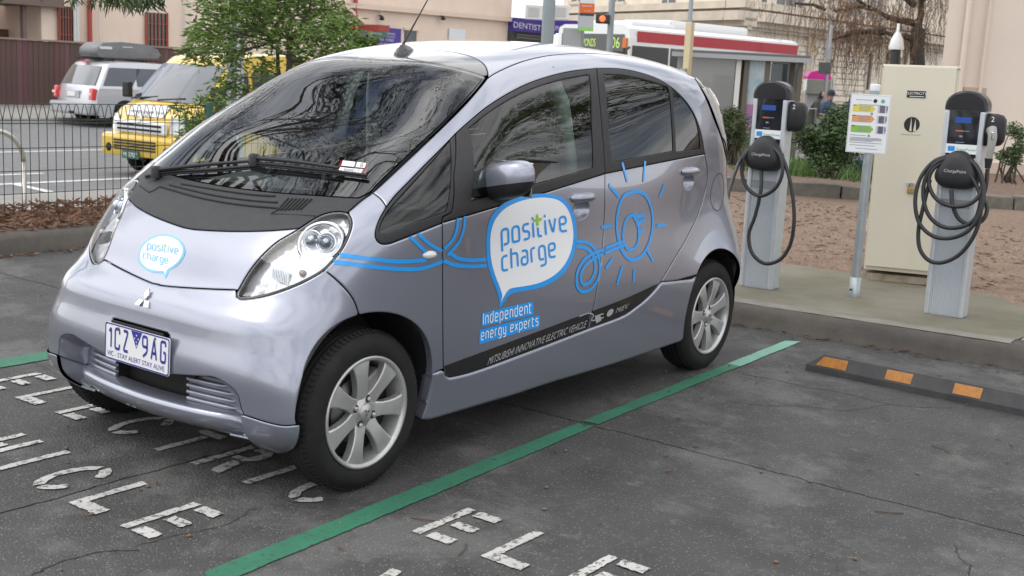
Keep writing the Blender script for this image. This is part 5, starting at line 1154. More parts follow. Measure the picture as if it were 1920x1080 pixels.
# ---- information sign on a pole
ps = gnd(1601, 556, padz); deps = float((ps-CAM)@FW); hs = (556-163)/FPX*deps
sgn = thing('information_sign', 'white charging instructions sign with coloured arrows on a galvanised pole', 'sign', ps, 0, rot=(0, -.004, .22))
galv = mat('galvanised steel', (.40, .43, .45), .42, .7, var=(.33, .36, .38), vscale=14)
mb = MB(); mb.lathe([(.030, 0), (.030, hs-.02)], 20); mb.lathe([(.036, 0), (.036, .13), (.031, .132)], 20); mb.build('pole', galv, sgn)
mb = MB(); mb.lathe([(.033, hs-.045), (.033, hs-.006), (.028, hs), (0, hs+.002)], 20); mb.build('pole_cap', mat('pale cap', (.60, .62, .64), .45), sgn)
mb = MB(); mb.box((-.02, -.034, .05), (.012, .012, .012)); mb.build('bolt', blackp, sgn)
bw, bh, bz = .255, .375, hs-.255; SX = -.014
mb = MB(); mb.box((SX, -.036, bz), (bw, .005, bh), bev=.002); bd = mb.build('board', stickw, sgn)
def bq(x0, z0, x1, z1, m, nm, y=-.0395): mb = MB(); mb.add([(SX+x0*bw, y, bz+z0*bh), (SX+x1*bw, y, bz+z0*bh), (SX+x1*bw, y, bz+z1*bh), (SX+x0*bw, y, bz+z1*bh)], [(0, 1, 2, 3)]); return mb.build(nm, m, bd)
gi = mat('grey print', (.25, .26, .30), .6); pt_ = mat('photo print dark', (.05, .06, .12), .5, var=(.16, .15, .18), vscale=60)
for (x0, x1) in ((-.485, -.478), (.478, .485)): bq(x0, -.485, x1, .485, mat('grey green print', (.30, .36, .36), .6), 'board_border')
for (z0, z1) in ((-.488, -.484), (.484, .488)): bq(-.485, z0, .485, z1, MATS['grey green print'], 'board_border', -.0397)
for k, (z, col) in enumerate(((.26, (.62, .55, .10)), (.085, (.62, .30, .13)), (-.09, (.22, .45, .06)))):
    mb = MB(); mb.add([(SX+a*bw, -.0395, bz+b*bh) for a, b in ((-.42, z-.06), (.06, z-.06), (.14, z), (.06, z+.06), (-.42, z+.06))], [tuple(range(5))]); mb.build('arrow', mat('arrow %d' % k, col, .5), bd)
    for j in range(4): bq(-.26, z+.035-j*.024, .03-(.06 if j == 3 else 0), z+.043-j*.024, gi, 'print_line', -.0402)
    bq(-.41, z+.042, -.33, z+.055, ink, 'print_line', -.0402)
    bq(.19, z-.065, .44, z+.065, mat('pale photo print', (.5, .48, .55), .5), 'step_photo'); bq(.24, z-.062, .37, z+.06, pt_, 'step_photo', -.0402); bq(.405, z-.03, .43, z+.05, pt_, 'step_photo', -.0402)
for (x, z, r_) in ((.115, .395, .030), (.30, .395, .030), (.06, .175, .02), (.04, -.20, .02)):
    mb = MB(); mb.add([(SX+x*bw+r_*.42*math.cos(a), -.0396, bz+z*bh+r_*.42*math.sin(a)) for a in np.linspace(0, 2*PI, 18, endpoint=False)], [tuple(range(18))]); mb.build('print_disc', mat('teal print', (.12, .36, .36), .5) if x == .30 else (MATS['black sign'] if x == .115 else gi), bd)
for z, x0, x1 in ((.40, -.36, .03), (.32, -.30, .30), (-.205, -.43, -.03), (-.245, -.42, .35), (-.263, -.42, .36), (-.281, -.42, .36), (-.299, -.42, .15), (-.33, -.42, .38), (-.375, -.42, .22), (-.43, -.26, -.08), (-.43, -.06, .28)): bq(x0, z, x1, z+.010, gi, 'print_line')
# ---- black rubber wheel stop with yellow reflectors
ws0 = np.array([1.10, 3.03]); ws1 = np.array([2.75, 3.03-.06]); dw = ws1-ws0; lw = np.linalg.norm(dw)
wsr = thing('wheel_stop', 'black rubber wheel stop with yellow reflectors in the empty bay', 'wheel stop', (*ws0, 0), math.atan2(dw[1], dw[0]))
rubw = mat('dusty rubber', (.035, .036, .038), .75, var=(.06, .06, .06), vscale=6, bump=.3, bscale=120)
w0, w1, h1, h2 = .15, .07, .032, .095
sec = lambda s, e: [(e[0], -w0/2, 0), (e[0], -w0/2, h1), (e[1], -w1/2, h2), (e[1], w1/2, h2), (e[0], w0/2, h1), (e[0], w0/2, 0)]
mb = MB(); A = sec(0, (0, .08)); B = sec(1, (lw, lw-.08)); vs = A+B; mb.add(vs, [(0, 1, 7, 6), (1, 2, 8, 7), (2, 3, 9, 8), (3, 4, 10, 9), (4, 5, 11, 10), (0, 6, 11, 5), tuple(range(6))[::-1], tuple(range(6, 12))]); body_ = mb.build('stop_body', rubw, wsr)
yel = mat('amber reflector', (.43, .165, .008), .4, var=(.30, .11, .006), vscale=40, bump=.4, bscale=300, coat=.3)
nrm = np.array([0, -(h2-h1), (w0-w1)/2]); nrm = nrm/np.linalg.norm(nrm)*.002; nrm[1] = -abs(nrm[1])
for k in range(5):
    xa = .085+k*.345; xb = xa+.135; f = lambda u, v: np.array([u, -w0/2+(w0-w1)/2*v, h1+(h2-h1)*v])+[0, -.0022, .0012]
    mb = MB(); lo_, hi_ = .12, .86; mb.add([f(xa-(.03 if k == 0 else 0), lo_), f(xb, lo_), f(xb, hi_), f(xa, hi_)], [(0, 1, 2, 3)]); mb.build('reflector', yel, wsr)
for x in (.20, .68, 1.1, 1.5):
    mb = MB(); mb.lathe([(.014, h2+.0008), (0, h2+.001)], 12, Matrix.Translation((x, 0, 0))); mb.build('bolt_hole', dark, wsr)
# ================================================================ the street on the left
def loc(o, p): o.location = p; return o
# ---- green wire fence
fgreen = mat('green coated wire', (.008, .030, .022), .5)
FX = -5.25; fy0, fy1 = 1.2, 7.6
fence = thing('wire_fence', 'low green wire fence with looped top along the leaf bed', 'fence', (FX, fy0, .13))
wire = None; L_ = fy1-fy0; sp = .0755; n = int(L_/sp)
mb = MB(); mb.tube([(0, 0, 0), (0, 0, .77), (0, sp*.5-.012, .885), (0, sp*.5, .90), (0, sp*.5+.012, .885), (0, sp, .77)], .0034, 5); w0_ = mb.build('wire', fgreen, fence)
for i in range(1, n): c = w0_.copy(); COL.objects.link(c); c.parent = fence; c.location = (0, i*sp, 0)
for z in (.90, .77, .745, .55, .37, .19, .01):
    mb = MB(); mb.tube([(.004, 0, z), (.004, L_, z)], .0036, 5); mb.build('rail_wire', fgreen, fence)
def y_at(px, x, z):                        # where the line (x, *, z) is seen in that column
    lo, hi = -2., 60.
    for _ in range(50):
        m_ = (lo+hi)/2; d = np.array([x, m_, z])-CAM
        if 960+FPX*(d@RT)/(d@FW) < px: lo = m_
        else: hi = m_
    return lo
yp = y_at(389, FX, .9)
for yy in (yp-2.45, yp, yp+2.45):
    mb = MB(); mb.box((.02, yy-fy0, .44), (.05, .05, .98), bev=.006); mb.build('post', mat('green post', (.02, .09, .065), .45), fence)
# ---- steel hoop rail
p = gnd(46, 381, -.02); steel = mat('satin steel', (.50, .48, .44), .32, .9)
hp = thing('hoop_rail', 'bent stainless steel hoop rail beyond the wire fence', 'rail', (p[0], p[1], -.04))
a = np.linspace(0, PI, 20); mb = MB(); mb.tube([(0, 0, 0), (0, 0, .42)]+[(0, -.30+.30*math.cos(t), .42+.30*math.sin(t)) for t in a]+[(0, -.6, 0)], .024, 12); mb.build('tube', steel, hp)
# ---- far timber fence, each paling its own board
XF = -30.0
fy = y_at(-260, XF, 1.0); tf = thing('paling_fence', 'weathered maroon brown timber paling fence across the street', 'fence', (XF, fy, -.30))
pal = [mat('paling %d' % i, c, .85, var=tuple(v*.7 for v in c), vscale=3, stretch=(6, 6, .6)) for i, c in enumerate(((.125, .055, .060), (.105, .060, .052), (.14, .068, .075), (.095, .058, .045)))]
zt = float(onx(0, 73, XF)[2])+.30; fe = y_at(420, XF, 1.); nn = int((fe-fy)/.175); r = np.random.default_rng(21)
mb0 = MB(); mb0.box((0, 0, .5), (.025, .168, 1.0)); me0 = [None]*4
for i in range(nn):
    k = int(r.integers(0, 4))
    if me0[k] is None:
        o = mb0.build('paling', pal[k], tf); me0[k] = o.data
    else: o = link('paling', me0[k], None, tf)
    o.location = (r.normal(0, .006), i*.175, 0); o.scale = (1, 1, zt+r.normal(0, .01))
mb = MB(); mb.box((.01, (fe-fy)/2, zt+.03), (.09, fe-fy, .05)); mb.build('capping_rail', mat('grey brown capping', (.24, .19, .15), .8), tf)
# ---- houses along the far side, one long frontage
cream = mat('cream render', (.74, .61, .51), .85, var=(.68, .555, .46), vscale=.7)
XH = -33.5
def yh(px, z=2.): return y_at(px, XH, z)
def zh(px, py): return float(onx(px, py, XH)[2])
rust = mat('rust red iron', (.30, .07, .035), .6); wht = mat('white pipe', (.62, .62, .60), .5); redp = mat('red pipe', (.36, .05, .04), .5); dkw = mat('dark window', (.03, .035, .04), .12, coat=.4); brown = mat('brown timber', (.16, .115, .10), .8)
ya, yb = yh(-420), yh(352)
h1_ = thing('cream_house', 'cream rendered house with rust red window grilles behind the paling fence', 'building', (XH, ya, -.3)); W_ = yb-ya
def hb_(name, m, px0, px1, py0, py1, dx=.0, th=.1, par=None, root=None, y0=None):
    r_ = root or h1_; X0, Y0, Z0 = r_.location; a_, b_ = yh(px0), yh(px1); pm = (px0+px1)/2; z1, z0 = zh(pm, py0), zh(pm, py1); mb = MB()
    mb.box((dx+th/2, (a_+b_)/2-Y0, (z0+z1)/2-Z0), (th, abs(b_-a_), abs(z1-z0))); return mb.build(name, m, par or r_)
def rel(px, py, dx, root): q = onx(px, py, XH+dx); return (q[0]-root.location[0], q[1]-root.location[1], q[2]-root.location[2])
ym = yh(78)-ya; mb = MB(); mb.box((-2, (W_+ym)/2, 3.2), (4, W_-ym, 6.6)); mb.box((-3.6, ym/2, 3.2), (2, ym, 6.6)); mb.build('wall', cream, h1_)
mb = MB(); mb.box((-.9, ym/2-.4, zh(40, 8)+.42), (2.6, ym+2, .28)); mb.build('porch_beam', brown, h1_)
hb_('porch_post', brown, 41, 48.5, 8, 78, -.1, .18); hb_('porch_panel', mat('ochre wall', (.42, .24, .12), .8), -4, 30, 36, 78, -2.2, .05); hb_('porch_rail', mat('dark joinery', (.10, .055, .04), .7), 30, 64, 56, 80, -1.6, .05)
for nm, x0, x1, y0, y1 in (('window', 108, 138, 12, 82), ('window', 272, 311, 24, 91)):
    w = hb_(nm, dkw, x0, x1, y0, y1, .0, .05)
    for i in range(6): x = x0+2+(x1-x0-4)*i/5; hb_('grille_bar', rust, x-.55, x+.55, y0+1, y1, .07, .03, w)
    for y in (y0+20, y1-18, y1-1): hb_('grille_bar', rust, x0, x1, y, y+1.6, .10, .03, w)
    hb_('sill', mat('stone sill', (.5, .42, .35), .8), x0-2, x1+3, y1, y1+2.5, .03, .12, w); hb_('frame', rust, x0-1.5, x0+.5, y0, y1, .05, .06, w); hb_('frame', rust, x1-.5, x1+1.5, y0, y1, .05, .06, w)
for px, m, r_ in ((140.5, wht, .045), (146, wht, .045), (168.5, redp, .065), (187, wht, .02), (352-4, wht, .03)):
    mb = MB(); q = rel(px, 60, .12, h1_); mb.tube([(q[0], q[1], .2), (q[0], q[1], 6.4)], r_*1.25, 8); mb.build('downpipe', m, h1_)
# second frontage: the dentist
yc_, yd_ = yh(352), yh(955); h2_ = thing('dentist_building', 'long cream building with purple dentist signs and red awning', 'building', (XH, yc_, -.3))
mb = MB(); mb.box((-3, (yd_-yc_)/2, 4.2), (6, yd_-yc_, 8.6)); mb.build('wall', cream, h2_)
purple = mat('purple sign', (.055, .035, .26), .45); swhite = mat('sign white', (.66, .66, .68), .5)
led = mat('ledge render', (.66, .53, .43), .8)
def beam(pa, pb, r_, m, nm, root, dx=.15): mb = MB(); A, B = rel(*pa, dx, root), rel(*pb, dx, root); mb.tube([A, B], r_, 4, smooth=False); return mb.build(nm, m, root)
beam((655, 10), (960, 37), .14, led, 'ledge', h2_); beam((640, 5), (688, 47), .10, led, 'gable_edge', h2_); beam((622, 12), (668, 52), .10, led, 'gable_edge', h2_)
hb_('awning', mat('red awning', (.30, .05, .04), .6), 668, 688, 46, 58, .1, 1.2, None, h2_); hb_('shop_window', dkw, 655, 690, 58, 76, .02, .1, None, h2_); hb_('poster', mat('orange poster', (.6, .12, .04), .5), 646, 662, 50, 64, .2, .06, None, h2_)
mb = MB(); q = rel(667, 0, .15, h2_); mb.tube([(q[0], q[1], q[2]-1), (q[0], q[1], q[2]+1.2)], .09, 8); mb.build('downpipe', redp, h2_)
pb_ = hb_('dental_board', purple, 700, 747, 52, 84, .05, .08, None, h2_)
hb_('board_panel', mat('green board', (.06, .14, .10), .5), 695, 719, 57, 70, .14, .05, pb_, h2_)
def wall_text(txt, pa, pb, hpx, m, root, par, dx=.16, nm='sign_text'):
    A = Vector(rel(*pa, dx, root)); B = Vector(rel(*pb, dx, root)); me = textmesh(nm, txt, 1., m, par, align='LEFT'); co = np.array([v.co for v in me.data.vertices]); w, hh = co[:, 0].max(), co[:, 1].max(); h = hpx/FPX*float((np.array(root.location)+np.array(A)-CAM)@FW)
    me.data.transform(face_matrix(A, (B-A), (0, 0, 1)) @ Matrix.Diagonal(((B-A).length/w, h/hh, 1, 1))); return me
wall_text('BRUNSWICK', (722, 64), (741, 66.5), 4, swhite, h2_, pb_); wall_text('DENTAL GROUP', (721, 69), (741, 71.5), 3, swhite, h2_, pb_); wall_text('DENTAL', (697, 64), (716, 66), 4, swhite, h2_, pb_, .22); wall_text('9380 1300', (703, 75), (738, 78.5), 5, swhite, h2_, pb_); wall_text('www.dental', (703, 81), (735, 84), 2.5, swhite, h2_, pb_)
hb_('window', dkw, 757, 778, 57, 79, .0, .06, None, h2_); hb_('window_trim', led, 754, 782, 53, 57, .0, .14, None, h2_)
hb_('notice', mat('white notice', (.66, .69, .74), .5), 838, 868, 54, 80, .05, .05, None, h2_)
for px in (716, 831): mb = MB(); q = rel(px, 34, .25, h2_); mb.lathe([(0, .1), (.09, .06), (.11, -.08), (0, -.1)], 10, Matrix.Translation(q)); mb.tube([(q[0]-.2, q[1], q[2]+.1), (q[0], q[1], q[2]+.1)], .03, 6); mb.build('wall_lamp', blackp, h2_)
beam((715, 18), (716, 36), .03, wht, 'conduit', h2_)
ds = hb_('dentist_sign', purple, 949, 1024, 36, 61, .02, .5, None, h2_); wall_text('DENTIST', (962, 51), (1014, 58), 10.5, swhite, h2_, ds, .56)
mb = MB(); q = rel(1024, 50, .5, h2_); b_ = at(1064, 54, 64.); 
ds2 = thing('corner_sign', 'purple shop fascia sign continuing round the corner behind the bus', 'sign', onx(1025, 62, XH+.5))
A = np.array(onx(1025, 62, XH+.5)); B = np.array(at(1078, 61, float((A-CAM)@FW)-1.)); d_ = B-A; L2_ = np.linalg.norm(d_[:2]); ds2.rotation_euler = (0, 0, math.atan2(d_[1], d_[0])); hS = 24/FPX*float((A-CAM)@FW)
mb = MB(); mb.box((L2_/2, .1, hS/2), (L2_, .2, hS)); mb.build('board', purple, ds2); textmesh('sign_text', 'BRUNSWICK', hS*.55, swhite, ds2, face_matrix((L2_*.55, -.01, hS*.22), (1, 0, 0), (0, 0, 1)))
hb_('shop_front', mat('dark shopfront', (.05, .05, .055), .4), 949, 1024, 61, 110, .0, .3, None, h2_); hb_('shop_slat', mat('grey slat', (.12, .12, .125), .5), 955, 1005, 65, 68, .3, .1, None, h2_); hb_('shop_slat', MATS['grey slat'], 955, 1005, 70, 73, .3, .1, None, h2_)
for px in (992, 1042):
    ac = thing('air_conditioner', 'white air conditioner unit above the %s sign' % ('dentist' if px == 992 else 'corner shop'), 'air conditioner', at(px+8, 36, 58.), .64, 'air conditioners over the shop signs'); mb = MB(); mb.box((0, 0, .33), (.85, .35, .7), bev=.03); mb.build('case', wht, ac); mb = MB()
    for i in range(6): mb.box((0, -.18, .12+i*.08), (.55, .02, .02))
    mb.build('louvre', mat('grey louvre', (.25, .25, .25), .6), ac)
# ---- vehicles
def carbody(mb, prof, hw, round_=.12, nx=9):
    """prof: closed (y,z) outline; hw(z) half width; ends rounded in plan"""
    P = np.array(prof, float); yc = (P[:, 0].min()+P[:, 0].max())/2; vs = []; us = np.sin(np.linspace(-1, 1, nx)*PI/2)
    for y, z in P:
        for u in us: vs.append((u*hw(z), y-math.copysign(round_*abs(u)**4*min(1, abs(y-yc)/1.5), y-yc), z-.03*abs(u)**6*(1 if z > .8 else 0)))
    m_ = len(P); mb.add(vs, [(i*nx+j, i*nx+j+1, ((i+1) % m_)*nx+j+1, ((i+1) % m_)*nx+j) for i in range(m_) for j in range(nx-1)], True)
    for c in (0, nx-1): mb.add([vs[i*nx+c] for i in range(m_)], [tuple(t) for t in tessellate_polygon([[Vector((*p, 0)) for p in P]])])
def patch(prof, hw, y_of, z0, z1, u0, u1, m, nm, par, off=.012, round_=.12, nz=5, nu=7, front=True, yc=None):
    P = np.array(prof, float); yc = (P[:, 0].min()+P[:, 0].max())/2; mb = MB(); vs = []
    for z in np.linspace(z0, z1, nz):
        y = float(np.interp(z, y_of[0], y_of[1]))
        for u in np.linspace(u0, u1, nu): vs.append((u*hw(z), y-math.copysign(round_*abs(u)**4*min(1, abs(y-yc)/1.5), y-yc)+math.copysign(off, y-yc), z+off*.5))
    mb.add(vs, [(i*nu+j, i*nu+j+1, (i+1)*nu+j+1, (i+1)*nu+j) for i in range(nz-1) for j in range(nu-1)], True); return mb.build(nm, m, par)
def simple_wheel(root, x, y, r_, w, sg):
    mb = MB(); M = Matrix.Translation((x, y, r_)) @ Matrix.Rotation(PI/2, 4, 'Y'); mb.lathe([(r_*.62, w/2-.01), (r_*.9, w/2), (r_, w/2-.04), (r_, -w/2+.04), (r_*.9, -w/2), (r_*.62, -w/2+.01)], 24, M); t = mb.build('wheel', rubber, root)
    mb = MB(); s_ = sg; mb.lathe([(r_*.62, s_*(w/2-.01)), (r_*.55, s_*(w/2-.04)), (r_*.2, s_*(w/2-.03)), (0, s_*(w/2-.02))], 16, M)
    for i in range(6): a = i*PI/3; mb.box(M @ Vector((r_*.38*math.cos(a), r_*.38*math.sin(a), s_*(w/2-.025))), (.03, .05, .05), rx=0)
    mb.build('rim', alloy, t)
silver = mat('white silver paint', (.50, .51, .54), .35, .5, 1.)
def quadp(mb, pts, m, nm, par): mb = MB(); mb.add(pts, [tuple(range(len(pts)))]); return mb.build(nm, m, par)
psv = at(177, 235, 30.0)
suv = thing('silver_suv', 'silver wagon with a grey roof box driving away behind the wire fence', 'car', (psv[0]-.92, psv[1], -.5), -.03)
pf = [(0, .32), (-.02, .5), (.0, .80), (.06, 1.02), (.30, 1.45), (.42, 1.62), (.7, 1.69), (1.6, 1.70), (2.5, 1.66), (2.9, 1.52), (3.5, 1.12), (4.5, .98), (4.75, .80), (4.78, .4), (4.6, .28), (1.4, .28), (.3, .28)]
hwS = lambda z: .92 if z < 1.0 else .92-.17*(z-1.0)/.7
mb = MB(); carbody(mb, pf, hwS); sb = mb.build('body', silver, suv)
gl_ = mat('vehicle glass', (.05, .06, .075), .06, coat=1.)
yS = ([.32, .5, .8, 1.02, 1.45, 1.62], [0, -.02, 0, .06, .30, .42]); patch(pf, hwS, yS, 1.06, 1.54, -.86, .86, gl_, 'rear_window', suv)
for y0, y1, s0 in ((.30, 1.15, .25), (1.30, 2.1, .0), (2.17, 3.1, -.25)): quadp(None, [(hwS(1.06)+.004, y0, 1.06), (hwS(1.06)+.004, y1+(.2 if s0 < 0 else 0), 1.06), (hwS(1.5)+.022, y1+s0*1.2, 1.52), (hwS(1.5)+.022, y0+max(s0, 0), 1.52)], gl_, 'side_window', suv)
tl_ = mat('tail lamp red', (.42, .015, .02), .15, coat=1., emit=((.6, .02, .02), .25))
for sg in (1, -1):
    mb = MB(); mb.box((sg*.82, .05, .84), (.15, .14, .30), rx=-.12, bev=.03); tl3 = mb.build('tail_light', tl_, suv); mb = MB(); mb.box((sg*.83, -.045, .84), (.13, .02, .06)); mb.build('reverse_lens', mat('pale lens', (.75, .6, .55), .2), tl3)
mb = MB(); mb.box((0, -.04, .46), (1.78, .22, .30), bev=.06); mb.build('bumper', mat('grey bumper', (.36, .37, .39), .45, .2), suv)
mb = MB(); mb.box((0, -.02, .82), (.62, .04, .20), bev=.02); mb.build('plate_recess', silver, suv); mb = MB(); mb.box((0, -.05, .82), (.37, .01, .12)); mb.build('number_plate', platew, suv)
mb = MB(); mb.box((0, .36, 1.645), (.3, .05, .035)); mb.build('brake_light', tl_, suv)
mb = MB(); mb.box((.2, -.10, .36), (.16, .22, .06)); mb.build('tow_bar', blackp, suv)
for x in (-.83, .83):
    for y in (.92, 3.78): simple_wheel(suv, x, y, .36, .24, 1 if x > 0 else -1)
for sg in (1, -1): mb = MB(); mb.tube([(sg*.62, .5, 1.72), (sg*.62, .7, 1.75), (sg*.62, 2.3, 1.73)], .02, 6); mb.build('roof_rail', blackp, suv)
rb = thing('roof_box', 'grey streamlined roof box carried on the silver wagon', 'roof box', (suv.location[0], suv.location[1]+.35, 1.27), -.03)
mb = MB(); carbody(mb, [(0, .05), (.02, .22), (.2, .36), (.8, .41), (1.6, .38), (2.0, .26), (2.1, .12), (2.0, .03), (1.0, .0), (.1, .0)], lambda z: .42-.12*max(0, z-.15), .15); mb.build('shell', mat('grey roof box', (.16, .165, .17), .4, var=(.13, .135, .14), vscale=4), rb)
for y in (.5, 1.5): mb = MB(); mb.box((0, y, -.05), (1.1, .06, .05)); mb.build('crossbar', blackp, rb)
mb = MB(); mb.box((.425, .35, .24), (.01, .35, .07)); mb.box((.40, 1.0, .27), (.01, .3, .05)); mb.build('box_sticker', wht, rb)
vyel = mat('taxi yellow', (.66, .44, .045), .35, .0, 1., var=(.62, .41, .04), vscale=2)
van = thing('yellow_van', 'yellow taxi van with white bonnet sign stopped behind the wire fence', 'van', (-12.55, 8.62, -.5), 0, rot=(0, 0, .12))
pv = [(.12, .30), (-.02, .36), (-.03, .62), (.02, .72), (.06, .95), (.22, 1.10), (.42, 1.18), (.95, 1.72), (1.25, 1.93), (1.6, 2.02), (2.6, 2.05), (4.2, 2.03), (4.6, 1.9), (4.68, 1.2), (4.68, .4), (4.5, .3)]
hwV = lambda z: .86 if z < 1.1 else .86-.12*(z-1.1)/.95
mb = MB(); carbody(mb, pv, hwV, .16); mb.build('body', vyel, van)
yV = ([.36, .62, .72, .95, 1.10, 1.18, 1.72, 1.93], [-.02, -.03, .02, .06, .22, .42, .95, 1.25]); patch(pv, hwV, yV, 1.20, 1.80, -.92, .92, mat('van windscreen', (.03, .04, .06), .05, coat=1.), 'windscreen', van, .012, .16)
for y0, y1, s_ in ((.72, 1.55, .42), (1.65, 2.9, .0), (3.0, 4.4, 0)): quadp(None, [(hwV(1.18)+.004, y0, 1.18), (hwV(1.18)+.004, y1, 1.18), (hwV(1.7)+.016, y1, 1.72), (hwV(1.7)+.016, y0+s_, 1.72)], gl_, 'side_window', van)
sg_ = patch(pv, hwV, yV, .96, 1.14, -.50, .46, swhite, 'bonnet_sign', van, .016, .16)
textmesh('sign_text', 'WHEELCHAIR TAXI', .085, ink, sg_, face_matrix((0, .095, 1.02), (1, 0, 0), (0, .80, .6))); textmesh('sign_text', '13 10 08', .09, ink, sg_, face_matrix((0, .005, .975), (1, 0, 0), (0, .5, .86)))
mb = MB(); mb.box((0, -.01, .80), (1.12, .07, .20), bev=.03); gr1 = mb.build('grille', chromed, van)
for z in (.76, .83): mb = MB(); mb.box((0, -.048, z), (.96, .02, .035)); mb.build('grille_slot', dark, gr1)
mb = MB(); mb.lathe([(.05, 0), (.065, .012), (.05, .02)], 16, Matrix.Translation((0, -.03, .93)) @ Matrix.Rotation(PI/2, 4, 'X')); mb.build('badge', chrome, van)
for sg in (1, -1): patch(pv, hwV, yV, .72, .97, .66*sg, .985*sg, mat('van lamp', (.42, .43, .44), .12, .6, 1.), 'headlight', van, .014, .16)
mb = MB(); mb.box((0, .04, .50), (1.66, .26, .36), bev=.07); vb = mb.build('bumper', vyel, van)
for i in range(4): mb = MB(); mb.box((-.05, -.10, .44+i*.045), (.92, .02, .022)); mb.build('bumper_slot', dark, vb)
for sg in (1, -1): mb = MB(); mb.lathe([(0, .02), (.06, .015), (.075, 0)], 14, Matrix.Translation((sg*.64, -.085, .45)) @ Matrix.Rotation(PI/2, 4, 'X')); mb.build('fog_lamp', dark, vb)
mb = MB(); mb.box((-.12, -.115, .36), (.37, .012, .125)); vp_ = mb.build('number_plate', mat('green plate', (.03, .10, .075), .5), van); textmesh('plate_text', 'M 5707', .10, swhite, vp_, face_matrix((-.12, -.123, .325), (1, 0, 0), (0, 0, 1)))
for sx in (-.35, .25): mb = MB(); mb.tube([(sx-.35, .44, 1.22), (sx+.2, .50, 1.27)], .014, 6); mb.build('wiper', blackp, van)
for sg in (1, -1): mb = MB(); mb.box((sg*.99, .62, 1.35), (.16, .10, .26), bev=.03); mb.build('mirror', blackp, van)
mb = MB(); mb.box((0, 1.9, 2.07), (.62, .22, .16), bev=.04); mb.build('roof_light', wht, van)
for x in (-.76, .76):
    for y in (.75, 3.6): simple_wheel(van, x, y, .33, .20, 1 if x > 0 else -1)
# ================================================================ behind the car: bus, shelter, town buildings
def V2(p): return np.array([p[0], p[1]])
# ---- bus
bA, bB = at(1178, 120, 28.0), at(1492, 150, 32.5); db = V2(bB)-V2(bA); db /= np.linalg.norm(db); Lb = float(np.linalg.norm(V2(bB)-V2(bA))); rzb = math.atan2(db[1], db[0])
bus = thing('city_bus', 'white city bus with red roof stripe behind the bus shelter', 'bus', (bA[0], bA[1], -.34), rzb)    # local x runs back along its near side, y away from us
bwht = mat('bus white', (.70, .71, .72), .3, 0, .8); bred = mat('bus red', (.40, .016, .028), .5, 0, .15); bdk = mat('bus glass', (.012, .013, .015), .12, spec=.35)
HB = 3.02; WB = 2.45
mb = MB(); mb.prism([(y, z) for y, z in ((.06, .30), (0, .5), (0, HB-.30), (.05, HB-.08), (.22, HB), (WB-.22, HB), (WB-.05, HB-.08), (WB, HB-.3), (WB, .5), (WB-.06, .3))], 0, Lb, 'X'); mb.build('body', bwht, bus)
mb = MB(); mb.box((Lb/2+.10, -.006, HB-.255), (Lb-.3, .012, .25)); mb.build('red_band', bred, bus)
mb = MB(); mb.box((Lb/2, -.004, .55), (Lb-.2, .012, .42)); mb.build('red_band', bred, bus)
for i in range(5): mb = MB(); mb.box((.75+i*1.38, -.008, 1.90), (1.30, .012, 1.30)); mb.build('side_window', bdk, bus)
mb = MB(); mb.box((-.008, WB/2, 1.72), (.014, WB-.24, 1.55)); fwn = mb.build('windscreen', bdk, bus)
mb = MB(); mb.box((-.02, WB/2, HB-.42), (.012, WB-.34, .40)); dsp = mb.build('destination_display', mat('smoky display', (.10, .105, .10), .4), bus)
ledt = mat('led green', (.35, .45, .12), .5, emit=((.55, .8, .2), .55))
textmesh('display_text', 'MOONEE PONDS', .27, ledt, dsp, face_matrix((-.03, WB*.66, HB-.52), (0, -1, 0), (0, 0, 1)), squeeze=.50); textmesh('display_text', '506', .36, ledt, dsp, face_matrix((-.03, .50, HB-.54), (0, -1, 0), (0, 0, 1)), squeeze=.8)
mb = MB(); mb.box((-.03, .13, HB-.42), (.03, .14, .24), bev=.01); mb.build('side_lamp', mat('amber lamp', (.6, .16, .03), .3), bus)
textmesh('side_text', '506', .26, ledt, bus, face_matrix((2.6, -.02, 1.85), (1, 0, 0), (0, 0, 1)))
mb = MB(); mb.box((3.4, WB/2, HB+.10), (3.2, 1.7, .26), bev=.10); mb.box((1.2, WB/2, HB+.05), (1.6, 1.8, .14), bev=.06); pod_ = mb.build('roof_unit', bwht, bus)
for i in range(3): mb = MB(); mb.box((2.4+i*1.0, WB/2-.2, HB+.235), (.7, .8, .012)); mb.build('roof_grille', mat('pale grey grille', (.45, .46, .47), .6), pod_)
for x in (2.2, 5.9):
    mb = MB(); M = Matrix.Translation((x, .12, .48)) @ Matrix.Rotation(PI/2, 4, 'X'); mb.lathe([(.0, .14), (.28, .14), (.47, .12), (.48, -.1)], 24, M); mb.build('wheel', rubber, bus)
mb = MB(); mb.box((-.25, -.15, 2.1), (.12, .22, .42), bev=.03); mb.tube([(0, 0, 2.5), (-.2, -.1, 2.45), (-.25, -.15, 2.3)], .03, 6); mb.build('mirror', blackp, bus)
